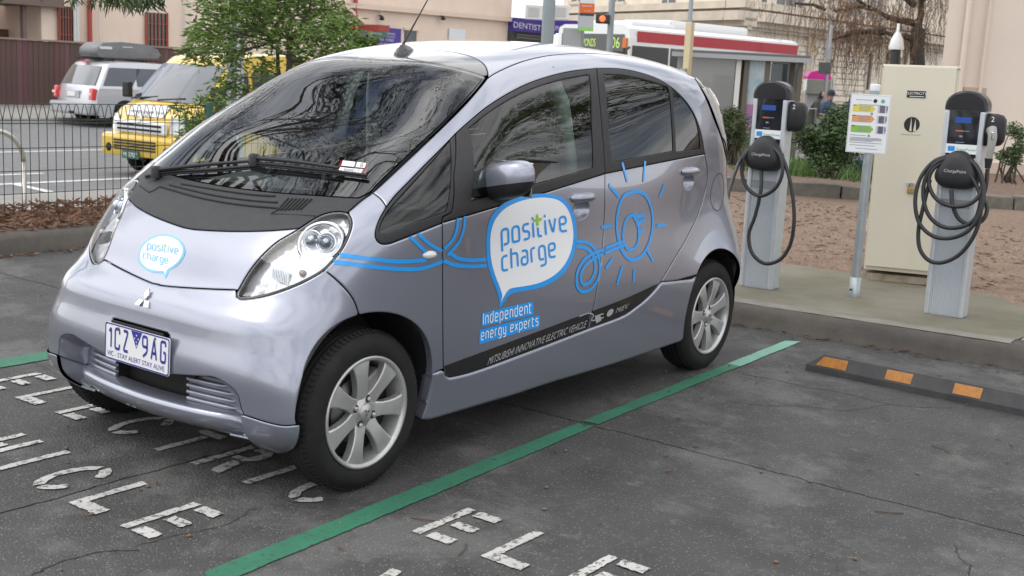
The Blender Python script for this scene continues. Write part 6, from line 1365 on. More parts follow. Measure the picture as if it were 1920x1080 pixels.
# ---- bus shelter
sh0 = at(1262, 215, 22.5); dsx = np.array([.80, .60]); rzs = math.atan2(.50, .86); shl = thing('bus_shelter', 'grey bus shelter with glass walls and flat roof in front of the bus', 'bus shelter', (sh0[0], sh0[1], -.42), rzs)
dkg = mat('shelter grey metal', (.115, .12, .125), .45, .3); brz = mat('bronze post', (.115, .105, .085), .45, .3); shg = glass('shelter glass', (.62, .66, .66), 1.5)
zr = 2.32; mb = MB(); mb.box((1.12, -.1, zr+.06), (2.45, 1.6, .12), bev=.015); mb.build('roof', dkg, shl); mb = MB(); mb.box((1.12, -.91, zr+.03), (2.47, .03, .08)); mb.build('gutter', mat('pale gutter', (.34, .35, .36), .4, .4), shl)
for x, y, m in ((.05, .6, brz), (1.1, -.75, wht), (1.25, -.72, brz), (1.62, -.72, brz), (2.2, .6, brz), (2.2, -.72, brz), (1.25, .6, brz)): mb = MB(); mb.box((x, y, zr/2), (.09, .09, zr)); mb.build('post', m, shl)
for x0, x1, y in ((.1, 1.2, .62), (1.3, 2.4, .62)): mb = MB(); mb.box(((x0+x1)/2, y, 1.45), (x1-x0, .012, 1.7)); mb.build('glass_panel', shg, shl)
mb = MB(); mb.box((.52, -.72, 1.50), (1.05, .02, 1.75)); mb.build('glass_panel', mat('grey backed panel', (.20, .205, .205), .15, coat=.6), shl)
mb = MB(); mb.box((1.44, -.72, 1.55), (.30, .03, 1.55)); ad = mb.build('poster', mat('sea blue poster', (.14, .30, .38), .3, coat=.5, var=(.40, .45, .47), vscale=2.4), shl)
mb = MB(); mb.box((1.44, -.74, 1.25), (.28, .01, .55)); mb.build('poster_print', mat('purple poster', (.16, .13, .34), .4, var=(.34, .12, .25), vscale=5), ad)
mb = MB(); mb.box((1.3, .35, .48), (2.0, .35, .06)); mb.build('bench', brz, shl); mb = MB(); mb.box((1.5, .0, .2), (2.2, .05, .08)); mb.build('lower_rail', dkg, shl)
# ---- masonry town hall: two faces meeting at the corner
stonec = mat('pale masonry', (.70, .63, .53), .85, var=(.62, .55, .455), vscale=1.3, bump=.2, bscale=12); st2 = mat('trim masonry', (.62, .55, .46), .85, var=(.50, .44, .365), vscale=.8)  # trim colour darkened to paint in shade under the cornices, mottled with stains
cor = at(1392, 200, 58.); lft = at(1078, 150, 72.0); rgt = at(1760, 210, 76.)
hall = thing('town_hall', 'pale ornate masonry hall with arched windows behind the bus', 'building', (cor[0], cor[1], -.5))
def face(endp, name):
    d = V2(endp)-V2(cor); L = np.linalg.norm(d); d /= L; n_ = np.array([d[1], -d[0]])
    if n_@(V2(CAM)-V2(cor)) < 0: n_ = -n_
    return d, n_, L
fl, fr_ = face(lft, 'l'), face(rgt, 'r')
def fbox(f, s0, s1, z0, z1, out, th, m, nm, par=None):
    d, n_, L = f; c = d*(s0+s1)/2+n_*(out-th/2); mb = MB(); mb.box((c[0], c[1], (z0+z1)/2+.5), (abs(s1-s0), th, z1-z0), rz=math.atan2(d[1], d[0])); return mb.build(nm, m, par or hall)
for f in (fl, fr_):
    fbox(f, 0, f[2]+2, -.5, 14, 0, .6, stonec, 'wall')
def zpx(px, py, f):                               # height of a pixel on that face
    d = raydir(px, py); A = np.array([[d[0], -f[0][0]], [d[1], -f[0][1]]]); t, s = np.linalg.solve(A, V2(cor)-V2(CAM)); return s, CAM[2]+d[2]*t
for f, pxa in ((fl, 1385), (fr_, 1400)):
    for py, hh, out in ((31, .45, 1.0), (42, .40, .55), (9, .35, .6), (52, .2, .3)):
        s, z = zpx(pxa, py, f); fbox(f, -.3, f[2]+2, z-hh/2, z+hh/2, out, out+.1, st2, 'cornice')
s, zlow = zpx(1400, 205, fr_); s, ztop = zpx(1400, 55, fr_)
hc = .31; nC = int((ztop-0)/hc); r = np.random.default_rng(31)
for f, s0, s1 in ((fr_, .55, 13.), (fl, .55, 4.2)):
    for i in range(nC):
        z = .1+i*hc; s = s0-(.6 if i % 2 else 0)+.0
        while s < s1:
            l = 1.7; a, b = max(s, s0), min(s+l, s1)
            if b-a > .2: fbox(f, a+.022, b-.022, z+.026, z+hc-.026, .11+r.normal(0, .008), .11, stonec, 'stone')
            s += l
# blocks round the arched windows on the right-hand face
for px, w in ((1590, 17), (1626, 16), (1657, 14), (1692, 13)):
    sA, z0 = zpx(px-w/2, 168, fr_); sB, z1 = zpx(px+w/2, 98, fr_); wd_ = abs(sB-sA)/2; sc_ = (sA+sB)/2; d, n_, L = fr_
    zb, zt_ = z0, z1-wd_; pts = [(-wd_, zb), (wd_, zb), (wd_, zt_)]+[(wd_*math.cos(a), zt_+wd_*math.sin(a)) for a in np.linspace(0, PI, 14)]+[(-wd_, zt_)]
    M = Matrix.Translation((d[0]*sc_, d[1]*sc_, .5)) @ Matrix.Rotation(math.atan2(d[1], d[0]), 4, 'Z'); sgn = -1 if (Matrix.Rotation(math.atan2(d[1], d[0]), 3, 'Z') @ Vector((0, 1, 0))).to_2d().dot(Vector(n_)) < 0 else 1
    mb = MB(); mb.prism(pts, sgn*.01, sgn*.03, 'Y', M); win = mb.build('window', dkw, hall)
    ar = [(wd_*1.25*math.cos(a), zt_+wd_*1.25*math.sin(a)) for a in np.linspace(0, PI, 16)]; ai = [(wd_*math.cos(a), zt_+wd_*math.sin(a)) for a in np.linspace(PI, 0, 16)]
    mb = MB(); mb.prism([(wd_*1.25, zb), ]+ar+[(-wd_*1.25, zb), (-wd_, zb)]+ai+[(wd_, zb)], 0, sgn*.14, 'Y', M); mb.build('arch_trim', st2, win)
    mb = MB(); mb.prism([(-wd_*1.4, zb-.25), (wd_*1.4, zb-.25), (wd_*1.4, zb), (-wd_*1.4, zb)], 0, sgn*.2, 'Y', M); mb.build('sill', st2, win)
s_, zc1 = zpx(1560, 118, fr_)
for f, px, py0, py1 in ((fl, 1255, -20, 7), (fl, 1160, -25, 3), (fl, 1085, -28, 2), (fr_, 1424, -12, 20), (fr_, 1470, -12, 26), (fr_, 1492, -12, 30), (fr_, 1600, -8, 42), (fr_, 1640, -4, 46)):
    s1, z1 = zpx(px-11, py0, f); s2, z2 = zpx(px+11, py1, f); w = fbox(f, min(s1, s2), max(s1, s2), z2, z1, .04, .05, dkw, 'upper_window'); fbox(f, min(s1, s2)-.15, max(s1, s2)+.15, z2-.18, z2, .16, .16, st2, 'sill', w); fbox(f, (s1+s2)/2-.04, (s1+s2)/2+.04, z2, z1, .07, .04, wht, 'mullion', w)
for f, px in ((fl, 1372), (fr_, 1410), (fr_, 1520)):
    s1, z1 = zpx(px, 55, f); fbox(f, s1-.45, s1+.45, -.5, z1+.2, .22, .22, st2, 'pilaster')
# ---- cream building at the right, with its gutter and pipes
cream2 = mat('cream stucco', (.70, .61, .53), .85, var=(.65, .565, .49), vscale=.6)
cA = at(1742, 330, 19.0); dR2 = np.array([RT[0], RT[1]]); dR2 /= np.linalg.norm(dR2); rz2 = math.atan2(dR2[1], dR2[0])
cb = thing('cream_building', 'plain cream stucco building behind the right charging post', 'building', (cA[0], cA[1], .2), rz2)
vd = V2(raydir(1748, 300)); vd = vd/np.linalg.norm(vd)*8; vl = (float(vd@dR2), float(vd@np.array([-dR2[1], dR2[0]])))
PLN = [(0, 0), (22, 0), (22, 8), vl]; mb = MB(); mb.prism(PLN, 0, 6.2, 'Z'); mb.build('wall', cream2, cb)
mb = MB(); EV = [(-.3, -.35, 6.2), (22.4, -.35, 6.2), (22.4, 8.3, 6.2), (vl[0]-.2, vl[1]+.3, 6.2), (vl[0]*.5+1, 4, 8.6), (21, 4, 8.6)]; mb.add(EV, [(0, 1, 5, 4), (1, 2, 5), (2, 3, 4, 5), (3, 0, 4), (3, 2, 1, 0)]); mb.build('roof', mat('slate roof', (.09, .085, .085), .7), cb)
mb = MB(); mb.box((11, -.10, 6.15), (22.5, .16, .16)); mb.build('gutter', mat('dark gutter', (.10, .08, .07), .5), cb)
for x, r_ in ((.30, .05), (.62, .03)): mb = MB(); mb.tube([(x, -.07, 0), (x, -.07, 6.1)], r_, 8); mb.build('downpipe', mat('cream pipe', (.62, .53, .45), .6), cb)
mb = MB(); mb.box((.55, -.03, .95), (.36, .06, .9)); mb.build('meter_cupboard', mat('tan cupboard', (.42, .33, .26), .7), cb)
mb = MB(); mb.box((11, -.05, .12), (22, .1, .24)); mb.build('plinth_course', mat('tan plinth', (.50, .41, .33), .8), cb)
for x in (5.5, 9.5, 13.5): mb = MB(); mb.prism([(x-.5, 1.6), (x+.5, 1.6), (x+.5, 3.3)]+[(x+.5*math.cos(a), 3.3+.5*math.sin(a)) for a in np.linspace(0, PI, 10)]+[(x-.5, 3.3)], -.03, .02, 'Y'); mb.build('window', dkw, cb)
# ---- poles, stop flag, signal, lamps
def pole(nm, label, cat, px, py, dep, z0, ztop, r_, m, grp=None):
    p = at(px, py, dep); t = thing(nm, label, cat, (p[0], p[1], z0), 0, grp, rot=(0, -.008, 0)); mb = MB(); mb.tube([(0, 0, 0), (0, 0, ztop-z0)], r_, 14); mb.build('pole', m, t); return t
bluegrey = mat('blue grey pole', (.27, .31, .33), .45, .3, var=(.24, .28, .30), vscale=5)
pole('steel_pole', 'bare blue grey steel pole rising behind the car roof left of the stop flag', 'pole', 1029, 60, 15., .1, 6, .082, bluegrey)
fl_ = pole('bus_stop_flag', 'bus stop pole with orange, grey and green flag behind the car roof', 'bus stop sign', 1091, 60, 17., .0, 5, .05, bluegrey)
zf = lambda py: CAM[2]+raydir(1110, py)[2]*17.+.0
for y0, y1, c, nm in ((-40, 9, (.66, .67, .68), 'w'), (9, 27, (.66, .13, .02), 'o'), (27, 32, (.03, .03, .035), 'k'), (32, 54, (.42, .44, .46), 'g'), (54, 60, (.25, .55, .10), 'gr')):
    mb = MB(); mb.box((.165, -.12, (zf(y0)+zf(y1))/2), (.205, .02, zf(y0)-zf(y1)-.001), rz=.63); q = mb.build('flag_panel', mat('flag ' + nm, c, .45), fl_)
    if nm == 'o': textmesh('flag_text', 'Sydney Rd', .035, swhite, q, face_matrix((.175, -.142, zf(14)-.01), (.81, .59, 0), (0, 0, 1))); textmesh('flag_text', 'Brunswick', .022, swhite, q, face_matrix((.19, -.142, zf(23)-.005), (.81, .59, 0), (0, 0, 1)))
    if nm == 'g': textmesh('flag_text', 'Bus 506', .03, ink, q, face_matrix((.15, -.142, zf(42)), (.81, .59, 0), (0, 0, 1)))
    if nm == 'k': textmesh('flag_text', 'Stop', .022, swhite, q, face_matrix((.14, -.142, zf(31)), (.81, .59, 0), (0, 0, 1)))
mb = MB(); mb.box((-.07, -.12, (zf(55)+zf(90))/2), (.26, .02, zf(55)-zf(90)), rz=.63); mb.build('timetable_case', mat('grey timetable', (.33, .34, .35), .4), fl_)
ts = pole('traffic_signal', 'traffic signal showing red above the bus roof', 'traffic signal', 1146, 60, 26., -.4, 6.5, .07, bluegrey)
zs = CAM[2]+raydir(1134, 36)[2]*26.+.4
mb = MB(); mb.box((-.12, -.15, zs), (.30, .22, .20), rz=.5, bev=.03); hd = mb.build('signal_head', mat('signal black', (.02, .02, .022), .5), ts)
mb = MB(); mb.lathe([(.065, 0), (.05, .02), (0, .025)], 18, Matrix.Translation((-.055, -.262, zs)) @ Matrix.Rotation(.5, 4, 'Z') @ Matrix.Rotation(PI/2, 4, 'X')); mb.build('red_lamp', mat('red lamp lit', (.9, .05, .02), .4, emit=((1., .09, .02), 3.)), hd)
cp_ = pole('cream_post', 'cream painted square post in front of the bus with a small grey box', 'post', 1292, 100, 21.0, -.4, 2.46, .02, mat('cream post paint', (.55, .47, .30), .6)); mb = MB(); mb.box((0, 0, 1.45), (.115, .115, 2.85)); mb.build('post', MATS['cream post paint'], cp_); mb = MB(); mb.box((-.02, -.09, 1.83+.15), (.10, .08, .20)); mb.build('control_box', mat('grey box', (.3, .3, .3), .5), cp_)
pole('tall_steel_pole', 'slim grey pole behind the cream post, topped above the frame', 'pole', 1296, 30, 33., -.4, 8, .06, bluegrey)
for k, (px, pt, dep, hh) in enumerate(((1681, 44, 20., .5), (1686, 78, 24., .33))):
    zt_ = CAM[2]+raydir(px, pt)[2]*dep; t = pole('post_lamp', ('black post lamp with white bell shade, the taller front one' if k == 0 else 'smaller black post lamp with white bell shade just behind the taller one'), 'post lamp', px-2, 120, dep, .2, zt_-.30, .082 if k == 0 else .06, mat('black iron', (.018, .02, .022), .4), 'bell topped post lamps')
    s_ = 1.15 if k == 0 else .75; mb = MB(); mb.lathe([(.105*s_, -.08), (.11*s_, -.05), (.085*s_, .08*s_), (.045*s_, .16*s_), (.022*s_, .19*s_), (.018*s_, .30*s_), (0, .31*s_)], 18, Matrix.Translation((0, 0, zt_-.2-.31*s_))); mb.build('shade', mat('white shade', (.66, .67, .68), .35), t)
# ---- phone booth with pink hood, information board pole
pbp = at(1528, 185, 33.); booth = thing('phone_booth', 'public phone booth with a bright pink hood by the hall', 'phone booth', (pbp[0], pbp[1], -.4), .6)
zz = CAM[2]+raydir(1528, 140)[2]*33.+.4; mb = MB(); mb.prism([(-.32, 0), (.32, 0), (.32, .08), (.24, .19), (.08, .24), (-.08, .24), (-.24, .19), (-.32, .08)], -.35, .35, 'Y', Matrix.Translation((0, 0, zz-.13))); mb.build('hood', mat('hot pink', (.62, .03, .30), .4), booth)
mb = MB(); mb.box((0, -.1, zz-.33), (.66, .5, .38)); mb.build('kiosk_glass', mat('kiosk panel', (.22, .24, .22), .2, coat=.5), booth)
mb = MB(); mb.box((0, 0, (zz-.5)/2), (.5, .4, zz-.5)); mb.build('pedestal', mat('grey pedestal', (.4, .4, .42), .5), booth)
mb = MB(); mb.tube([(.42, -.2, 0), (.42, -.2, zz)], .04, 8); mb.build('side_post', wht, booth)
bp2 = at(1555, 120, 31.); ib = pole('sign_pole', 'pole carrying a dark square board beside the phone booth', 'sign pole', 1551, 150, 31.5, -.4, 3.1, .04, galv); zz = CAM[2]+raydir(1549, 128)[2]*31.5+.4; mb = MB(); mb.box((-.05, -.08, zz), (.31, .04, .30), rz=.6); mb.build('board', mat('charcoal board', (.08, .085, .09), .5), ib)
ct = pole('camera_pole', 'slim pole with a white camera bracket in front of the hall', 'pole', 1553, 90, 34., -.4, 3.7, .035, galv); mb = MB(); mb.box((.05, -.1, 3.95), (.34, .2, .14), rz=.4, ry=.5, bev=.03); mb.box((-.08, -.1, 4.15), (.1, .1, .12)); mb.build('camera_head', wht, ct)
# ---- people, far off behind the hedge
skin = mat('skin', (.45, .27, .19), .6)
def person(px, py_head, dep, label, top, legs, hair, yaw, lean=.06, bag=None, cap=None, arm=.5):
    ph = at(px, py_head, dep); z0 = -.42; Hh = float(ph[2])-z0+.06; k = Hh/1.75
    t = thing('person', label, 'person', (ph[0], ph[1], z0), yaw)
    J = {'pel': (0, 0, .95, .15), 'wai': (0, .01, 1.10, .145), 'che': (0, -lean, 1.33, .175), 'nec': (0, -lean*1.3, 1.50, .062), 'hd0': (0, -lean*1.8-.01, 1.60, .085), 'hd1': (0, -lean*1.9-.01, 1.70, .085)}
    for s, c in ((1, 'l'), (-1, 'r')):
        J['sh'+c] = (.185*s, -lean, 1.43, .075); J['el'+c] = (.24*s, -.03-.1*arm, 1.17, .055); J['wr'+c] = (.19*s, -.12-.25*arm, 1.02+.12*arm, .04); J['ha'+c] = (.17*s, -.18-.28*arm, 1.02+.14*arm, .045)
        J['hi'+c] = (.10*s, 0, .88, .105); J['kn'+c] = (.11*s, -.04*s, .48, .07); J['an'+c] = (.11*s, .03*s, .08, .05); J['to'+c] = (.12*s, -.14+.03*s, .035, .045)
    E = [('pel', 'wai'), ('wai', 'che'), ('che', 'nec'), ('nec', 'hd0'), ('hd0', 'hd1')]
    for c in 'lr': E += [('che', 'sh'+c), ('sh'+c, 'el'+c), ('el'+c, 'wr'+c), ('wr'+c, 'ha'+c), ('pel', 'hi'+c), ('hi'+c, 'kn'+c), ('kn'+c, 'an'+c), ('an'+c, 'to'+c)]
    ks = list(J); me = bpy.data.meshes.new('body'); me.from_pydata([(J[a][0]*k, J[a][1]*k, J[a][2]*k) for a in ks], [(ks.index(a), ks.index(b)) for a, b in E], []); o = bpy.data.objects.new('body', me); COL.objects.link(o); o.parent = t
    sk = o.modifiers.new('skin', 'SKIN'); o.modifiers.new('sub', 'SUBSURF').levels = 1
    for i, a in enumerate(ks): rr = J[a][3]*k; me.skin_vertices[0].data[i].radius = (rr, rr*.85)
    me.skin_vertices[0].data[0].use_root = True
    dg = bpy.context.evaluated_depsgraph_get(); bpy.context.view_layer.update(); dg.update(); m2 = bpy.data.meshes.new_from_object(o.evaluated_get(dg)); o.modifiers.clear(); o.data = m2
    m2.materials.clear(); [m2.materials.append(x) for x in (top, legs, skin, hair)]
    for p in m2.polygons:
        c = p.center/k; p.use_smooth = True
        hd = c.z > 1.53; hand = abs(c.x) > .1 and c.y < -.20 and c.z > .9 and c.z < 1.3
        p.material_index = (3 if (c.y > -lean*1.8-.02 or c.z > 1.71) else 2) if hd else (2 if hand else (0 if c.z > .90 else 1))
    if bag: mb = MB(); mb.box((.30*k, -.05, .98*k), (.22, .30, .36), rx=.2, bev=.05); mb.build('carrier_bag', bag, t)
    if cap: mb = MB(); mb.lathe([(.10*k, 1.66*k), (.098*k, 1.73*k), (.06*k, 1.79*k), (0, 1.80*k)], 14, Matrix.Translation((0, (-lean*1.9-.01)*k, 0))); mb.box((0, (-lean*1.9-.13)*k, 1.675*k), (.14*k, .1*k, .015)); mb.build('cap', cap, t)
    return t
cl = lambda n, c: mat('cloth '+n, c, .9, var=tuple(v*.7 for v in c), vscale=9)
person(1526, 171, 29., 'person in a dark green jacket holding a white bag by the phone booth', cl('olive', (.06, .065, .055)), cl('black', (.02, .02, .025)), cl('hair', (.02, .014, .01)), 1.9, .10, bag=swhite, arm=.9)
person(1552, 176, 31., 'person in a blue jacket and dark cap behind the round shrub', cl('blue', (.06, .10, .20)), cl('black', (.02, .02, .025)), cl('grey hair', (.3, .3, .3)), 1.2, cap=cl('navy cap', (.03, .035, .06)), arm=.2)
person(1590, 174, 28., 'person in a navy coat walking right beside the information sign', cl('navy', (.02, .022, .045)), cl('black', (.02, .02, .025)), cl('brown hair', (.07, .04, .03)), 2.3, arm=.3)
person(1490, 180, 30., 'person in black standing at the end of the bus shelter', cl('black coat', (.02, .02, .02)), cl('black', (.02, .02, .025)), cl('hair', (.02, .014, .01)), .4, arm=.1)
mb = MB(); p_ = at(1536, 200, 33.5); vm = thing('vending_stand', 'red and yellow display stand behind the person in green', 'stand', (p_[0], p_[1], -.4), .6); mb.box((0, 0, .85), (.55, .4, 1.7), bev=.12); mb.build('cabinet', mat('red stand', (.60, .04, .02), .4), vm); mb = MB(); mb.box((.16, -.02, .85), (.26, .42, 1.5), bev=.08); mb.build('yellow_panel', mat('yellow stand', (.62, .30, .03), .4), vm)
mb = MB(); q0, q1 = at(1478, 203, 24.), at(1530, 208, 25.); rl = thing('hand_rail', 'low grey hand rail beside the bus shelter', 'rail', (q0[0], q0[1], -.4)); d_ = q1-q0
mb.tube([(0, 0, 0), (0, 0, q0[2]+.4), (d_[0], d_[1], q0[2]+.4), (d_[0], d_[1], 0)], .02, 6); mb.tube([(d_[0]/2, d_[1]/2, 0), (d_[0]/2, d_[1]/2, q0[2]+.4)], .02, 6); mb.build('tube', galv, rl)
# bottles left by the sign pole
wb_ = glass('bottle plastic', (.45, .68, .85), 1.35); g0 = gnd(1608, 334, .25)
for i in range(4):
    b = thing('water_bottle', 'clear blue water bottle, %s of the cluster behind the sign pole' % ('front left', 'front right', 'back left', 'back right')[i], 'bottle', (g0[0]+.06*(i % 2)-.03, g0[1]+.07*(i//2), .25), 0, 'water bottles behind the sign pole'); mb = MB(); mb.lathe([(0, 0), (.034, .002), (.034, .09), (.031, .10), (.034, .11), (.034, .19), (.014, .24), (.013, .262)], 14); mb.build('shell', wb_, b); mb = MB(); mb.lathe([(.015, .255), (.015, .275), (0, .276)], 12); mb.build('bottle_cap', stickb, b)
# parking sign post standing in the aisle to the right (seen mirrored in the car windows)
pk = thing('parking_sign', 'parking sign on a steel post right of the frame, mirrored in the car window', 'sign', (4.9, 6.6, .08)); mb = MB(); mb.tube([(0, 0, 0), (0, 0, 3.0)], .03, 10); mb.build('pole', galv, pk); mb = MB(); mb.box((0, -.04, 2.75), (.32, .01, .48)); mb.build('board', swhite, pk)
# ================================================================ plants
def leaf_cloud(mb, C_, R_, n, l, w, rg, droop=0., flat=.35):
    """n folded leaves in an ellipsoid: real little blades with gaps between"""
    C_ = np.asarray(C_, float); k0 = len(mb.v)
    u = rg.normal(0, 1, (n, 3)); u /= np.linalg.norm(u, axis=1, keepdims=True); P = C_+u*np.asarray(R_)*(rg.random((n, 1))**.45)
    ax = rg.normal(0, 1, (n, 3)); ax[:, 2] = ax[:, 2]*flat-droop; ax /= np.linalg.norm(ax, axis=1, keepdims=True)
    sd = np.cross(ax, rg.normal(0, 1, (n, 3))); sd /= np.maximum(np.linalg.norm(sd, axis=1, keepdims=True), 1e-6); nn = np.cross(ax, sd)
    ll = l*rg.uniform(.6, 1.25, (n, 1)); ww = w*rg.uniform(.7, 1.2, (n, 1))
    V = np.stack([P, P+ax*ll*.45+sd*ww/2+nn*ww*.18, P+ax*ll, P+ax*ll*.45-sd*ww/2+nn*ww*.18, P+ax*ll*.5-nn*ll*.05], 1).reshape(-1, 3)
    mb.v += [tuple(v) for v in V.tolist()]; i = k0+5*np.arange(n)
    mb.f += [t for a in i.tolist() for t in ((a, a+4, a+1), (a+1, a+4, a+2), (a+2, a+4, a+3), (a+3, a+4, a))]; mb.sm += [False]*(4*n)
def leafmat(name, a, b, rough=.45):
    m = mat(name, a, rough, var=b, vscale=3.5, spec=.4); bs = m.node_tree.nodes['Principled BSDF']; bs.inputs['Subsurface Weight'].default_value = 0; return m
bark = mat('grey brown bark', (.09, .075, .06), .9, var=(.055, .045, .036), vscale=14, bump=.6, bscale=50)
def limb(mb, a, b, r0, r1, rg, bend=.12, n=7, m_=6):
    a, b = np.asarray(a, float), np.asarray(b, float); L = np.linalg.norm(b-a); t = np.linspace(0, 1, n)[:, None]; o = rg.normal(0, bend*L, 3)
    P = a+(b-a)*t+o*np.sin(t*PI)*.5+np.cumsum(rg.normal(0, .012*L, (n, 3)), 0)*np.sin(t*PI); mb.tube(P, np.linspace(r0, r1, n), m_); return P
rg = np.random.default_rng(77)
# ---- bushy tree behind the windscreen
dT = 13.4; base = at(548, 240, dT); base[2] = .12
tree1 = thing('bushy_tree', 'bushy dark green small tree behind the car windscreen, in front of the yellow van', 'tree', base)
mbT = MB(); mbL = MB()
st = at(545, 150, dT)-base; st2_ = at(519, 150, dT+.2)-base
T1 = limb(mbT, (0, 0, 0), at(543, 70, dT)-base, .05, .03, rg); T2 = limb(mbT, at(560, 240, dT)-base+[0, 0, -.6], at(520, 80, dT+.1)-base, .035, .02, rg)
for px, py, r_, k in ((410, 15, 52, 230), (470, 10, 62, 320), (540, 5, 62, 330), (600, 20, 55, 260), (640, 50, 42, 170), (390, 70, 40, 150), (450, 60, 48, 210), (520, 60, 52, 240), (590, 75, 45, 190), (655, 85, 30, 100), (372, 105, 26, 70), (430, 110, 34, 110), (620, 110, 32, 90), (690, 78, 17, 70), (560, 115, 30, 70), (495, 130, 30, 70), (430, 160, 34, 100), (470, 185, 30, 80), (395, 195, 32, 90), (365, 235, 26, 80), (352, 262, 20, 50), (340, 205, 18, 30), (405, 240, 22, 50), (440, 215, 24, 50), (365, 60, 20, 40), (350, 95, 14, 20), (380, 285, 16, 30), (340, 285, 12, 18), (505, -45, 90, 420), (420, -50, 60, 200), (590, -40, 60, 200), (575, 150, 22, 40), (520, 160, 26, 50)):
    dd = dT+rg.uniform(-.7, .7); c = at(px, py, dd)-base; R_ = r_/FPX*dd; leaf_cloud(mbL, c, (R_*1.05, R_*1.05, R_*.85), int(k*2.3), .105, .027, rg, .15)
    src = T1[-1 if py < 90 else 3] if px > 470 else T2[-1 if py < 120 else 4]; limb(mbT, src, c, .012, .004, rg, .15, 6, 5)
    for j in range(4): limb(mbT, c+rg.normal(0, R_*.2, 3), c+rg.normal(0, R_*.6, 3), .004, .002, rg, .2, 4, 4)
mbT.build('trunk', bark, tree1); mbL.build('crown', leafmat('dark green leaves', (.085, .15, .03), (.175, .27, .06)), tree1, fix=False)
# ---- two steel poles behind that tree
for px, dep, m, lb in ((436, 14.6, galv, 'mottled grey steel pole seen through the bushy tree, left of a pair'), (452, 15.0, mat('bright galvanised', (.5, .53, .56), .35, .7), 'shiny grey steel pole seen through the bushy tree, right of a pair')):
    pole('street_pole', lb, 'pole', px, 120, dep, .0, 7, .062 if px == 436 else .042, m, 'pair of street poles in the tree')
# ---- tall gum tree standing left of the frame, hanging over the bed
gum = thing('gum_tree', 'tall gum tree left of the frame, its hanging leaves dipping into the top left corner', 'tree', (-8.2, -1.6, -.3)); go = np.array([-8.2, -1.6, -.3])
mbT = MB(); mbL = MB(); TT = limb(mbT, (0, 0, 0), np.array([-7.4, .4, 4.6])-go, .20, .13, rg, .06, 10, 10); br = []
for i in range(13):
    e = np.array([-6.6, 3.2, 6.3])+rg.normal(0, 1, 3)*[1.7, 2.4, 1.0]; br.append(limb(mbT, TT[-1-(i % 3)], e-go, .04, .012, rg, .12, 9, 7))
for i in range(15):
    b = br[i % 13]; c = b[rg.integers(4, 9)]+rg.normal(0, 1, 3)*[.75, .85, .45]; R_ = rg.uniform(.35, .8)
    if c[2]+go[2]-R_ < 3.3: c[2] = 3.4+R_-go[2]
    leaf_cloud(mbL, c, (R_, R_, R_*.7), int(170*R_/.5), .105, .018, rg, 1.0, .5); limb(mbT, b[rg.integers(4, 9)], c, .012, .005, rg, .15, 5, 5)
b2 = [limb(mbT, TT[-1-(i % 2)], np.array([-3.2, 2.1, 6.7])+rg.normal(0, 1, 3)*[1.4, 1.3, .4]-go, .032, .010, rg, .07, 10, 7) for i in range(9)]
for i in range(32):                                    # the heavy limb reaching over the parked car
    b = b2[i % 9]; c = b[rg.integers(5, 10)]+rg.normal(0, 1, 3)*[.8, .7, .3]; R_ = rg.uniform(.4, .75); leaf_cloud(mbL, c, (R_, R_, R_*.55), int(340*R_/.5), .10, .019, rg, .9, .5); limb(mbT, b[rg.integers(5, 10)], c, .012, .005, rg, .12, 5, 5)
for px, py, r_, k in ((150, -6, 18, 26), (196, 0, 22, 40), (222, 6, 24, 56), (250, 10, 22, 56), (275, 8, 20, 44), (300, 6, 12, 18), (136, 6, 8, 8), (175, 12, 8, 6), (8, 2, 9, 8), (80, -4, 7, 5), (345, -8, 10, 10)):
    dd = 8.6+rg.uniform(-.3, .3); c = at(px, py-12, dd)-go; R_ = r_/FPX*dd; leaf_cloud(mbL, c, (R_*1.2, R_*1.2, R_*.8), int(k*1.5), .095, .014, rg, 1.5, .5); limb(mbT, c+rg.normal(0, .02, 3), c+np.array([-.1, .3, 1.5]), .004, .008, rg, .06, 7, 5)
mbT.build('trunk', mat('gum bark', (.22, .17, .13), .85, var=(.12, .09, .07), vscale=6), gum); mbL.build('crown', leafmat('gum leaves', (.045, .075, .025), (.085, .12, .045)), gum, fix=False)
for k, (x, y, rz) in enumerate(((8.5, -19.5, 2.1), (-7.0, -20.0, 4.0))):
    c = copy_tree(gum); c.location = (x, y, 0); c.rotation_euler = (0, 0, rz); c['label'] = ('gum tree behind the viewer on the right, mirrored in the car front' if k == 0 else 'gum tree behind the viewer on the left, mirrored in the car bumper')
# ---- tree right of the frame, mirrored in the side windows
t3 = thing('roadside_tree', 'leafy tree right of the frame, mirrored in the car side windows', 'tree', (7.2, 8.0, .08)); go = np.array([7.2, 8.0, .08]); mbT = MB(); mbL = MB(); TT = limb(mbT, (0, 0, 0), (-.3, .2, 3.4), .14, .09, rg, .05, 8, 9)
for i in range(46):
    c = np.array([-2.6, 1.0, 5.1])+rg.normal(0, 1, 3)*[1.5, 2.2, .75]; R_ = rg.uniform(.3, .6); limb(mbT, TT[-1-(i % 3)], c, .012, .004, rg, .14, 7, 5); leaf_cloud(mbL, c, (R_, R_, R_*.7), int(330*R_/.4), .10, .028, rg, .4)
mbT.build('trunk', bark, t3); mbL.build('crown', MATS['dark green leaves'], t3, fix=False)
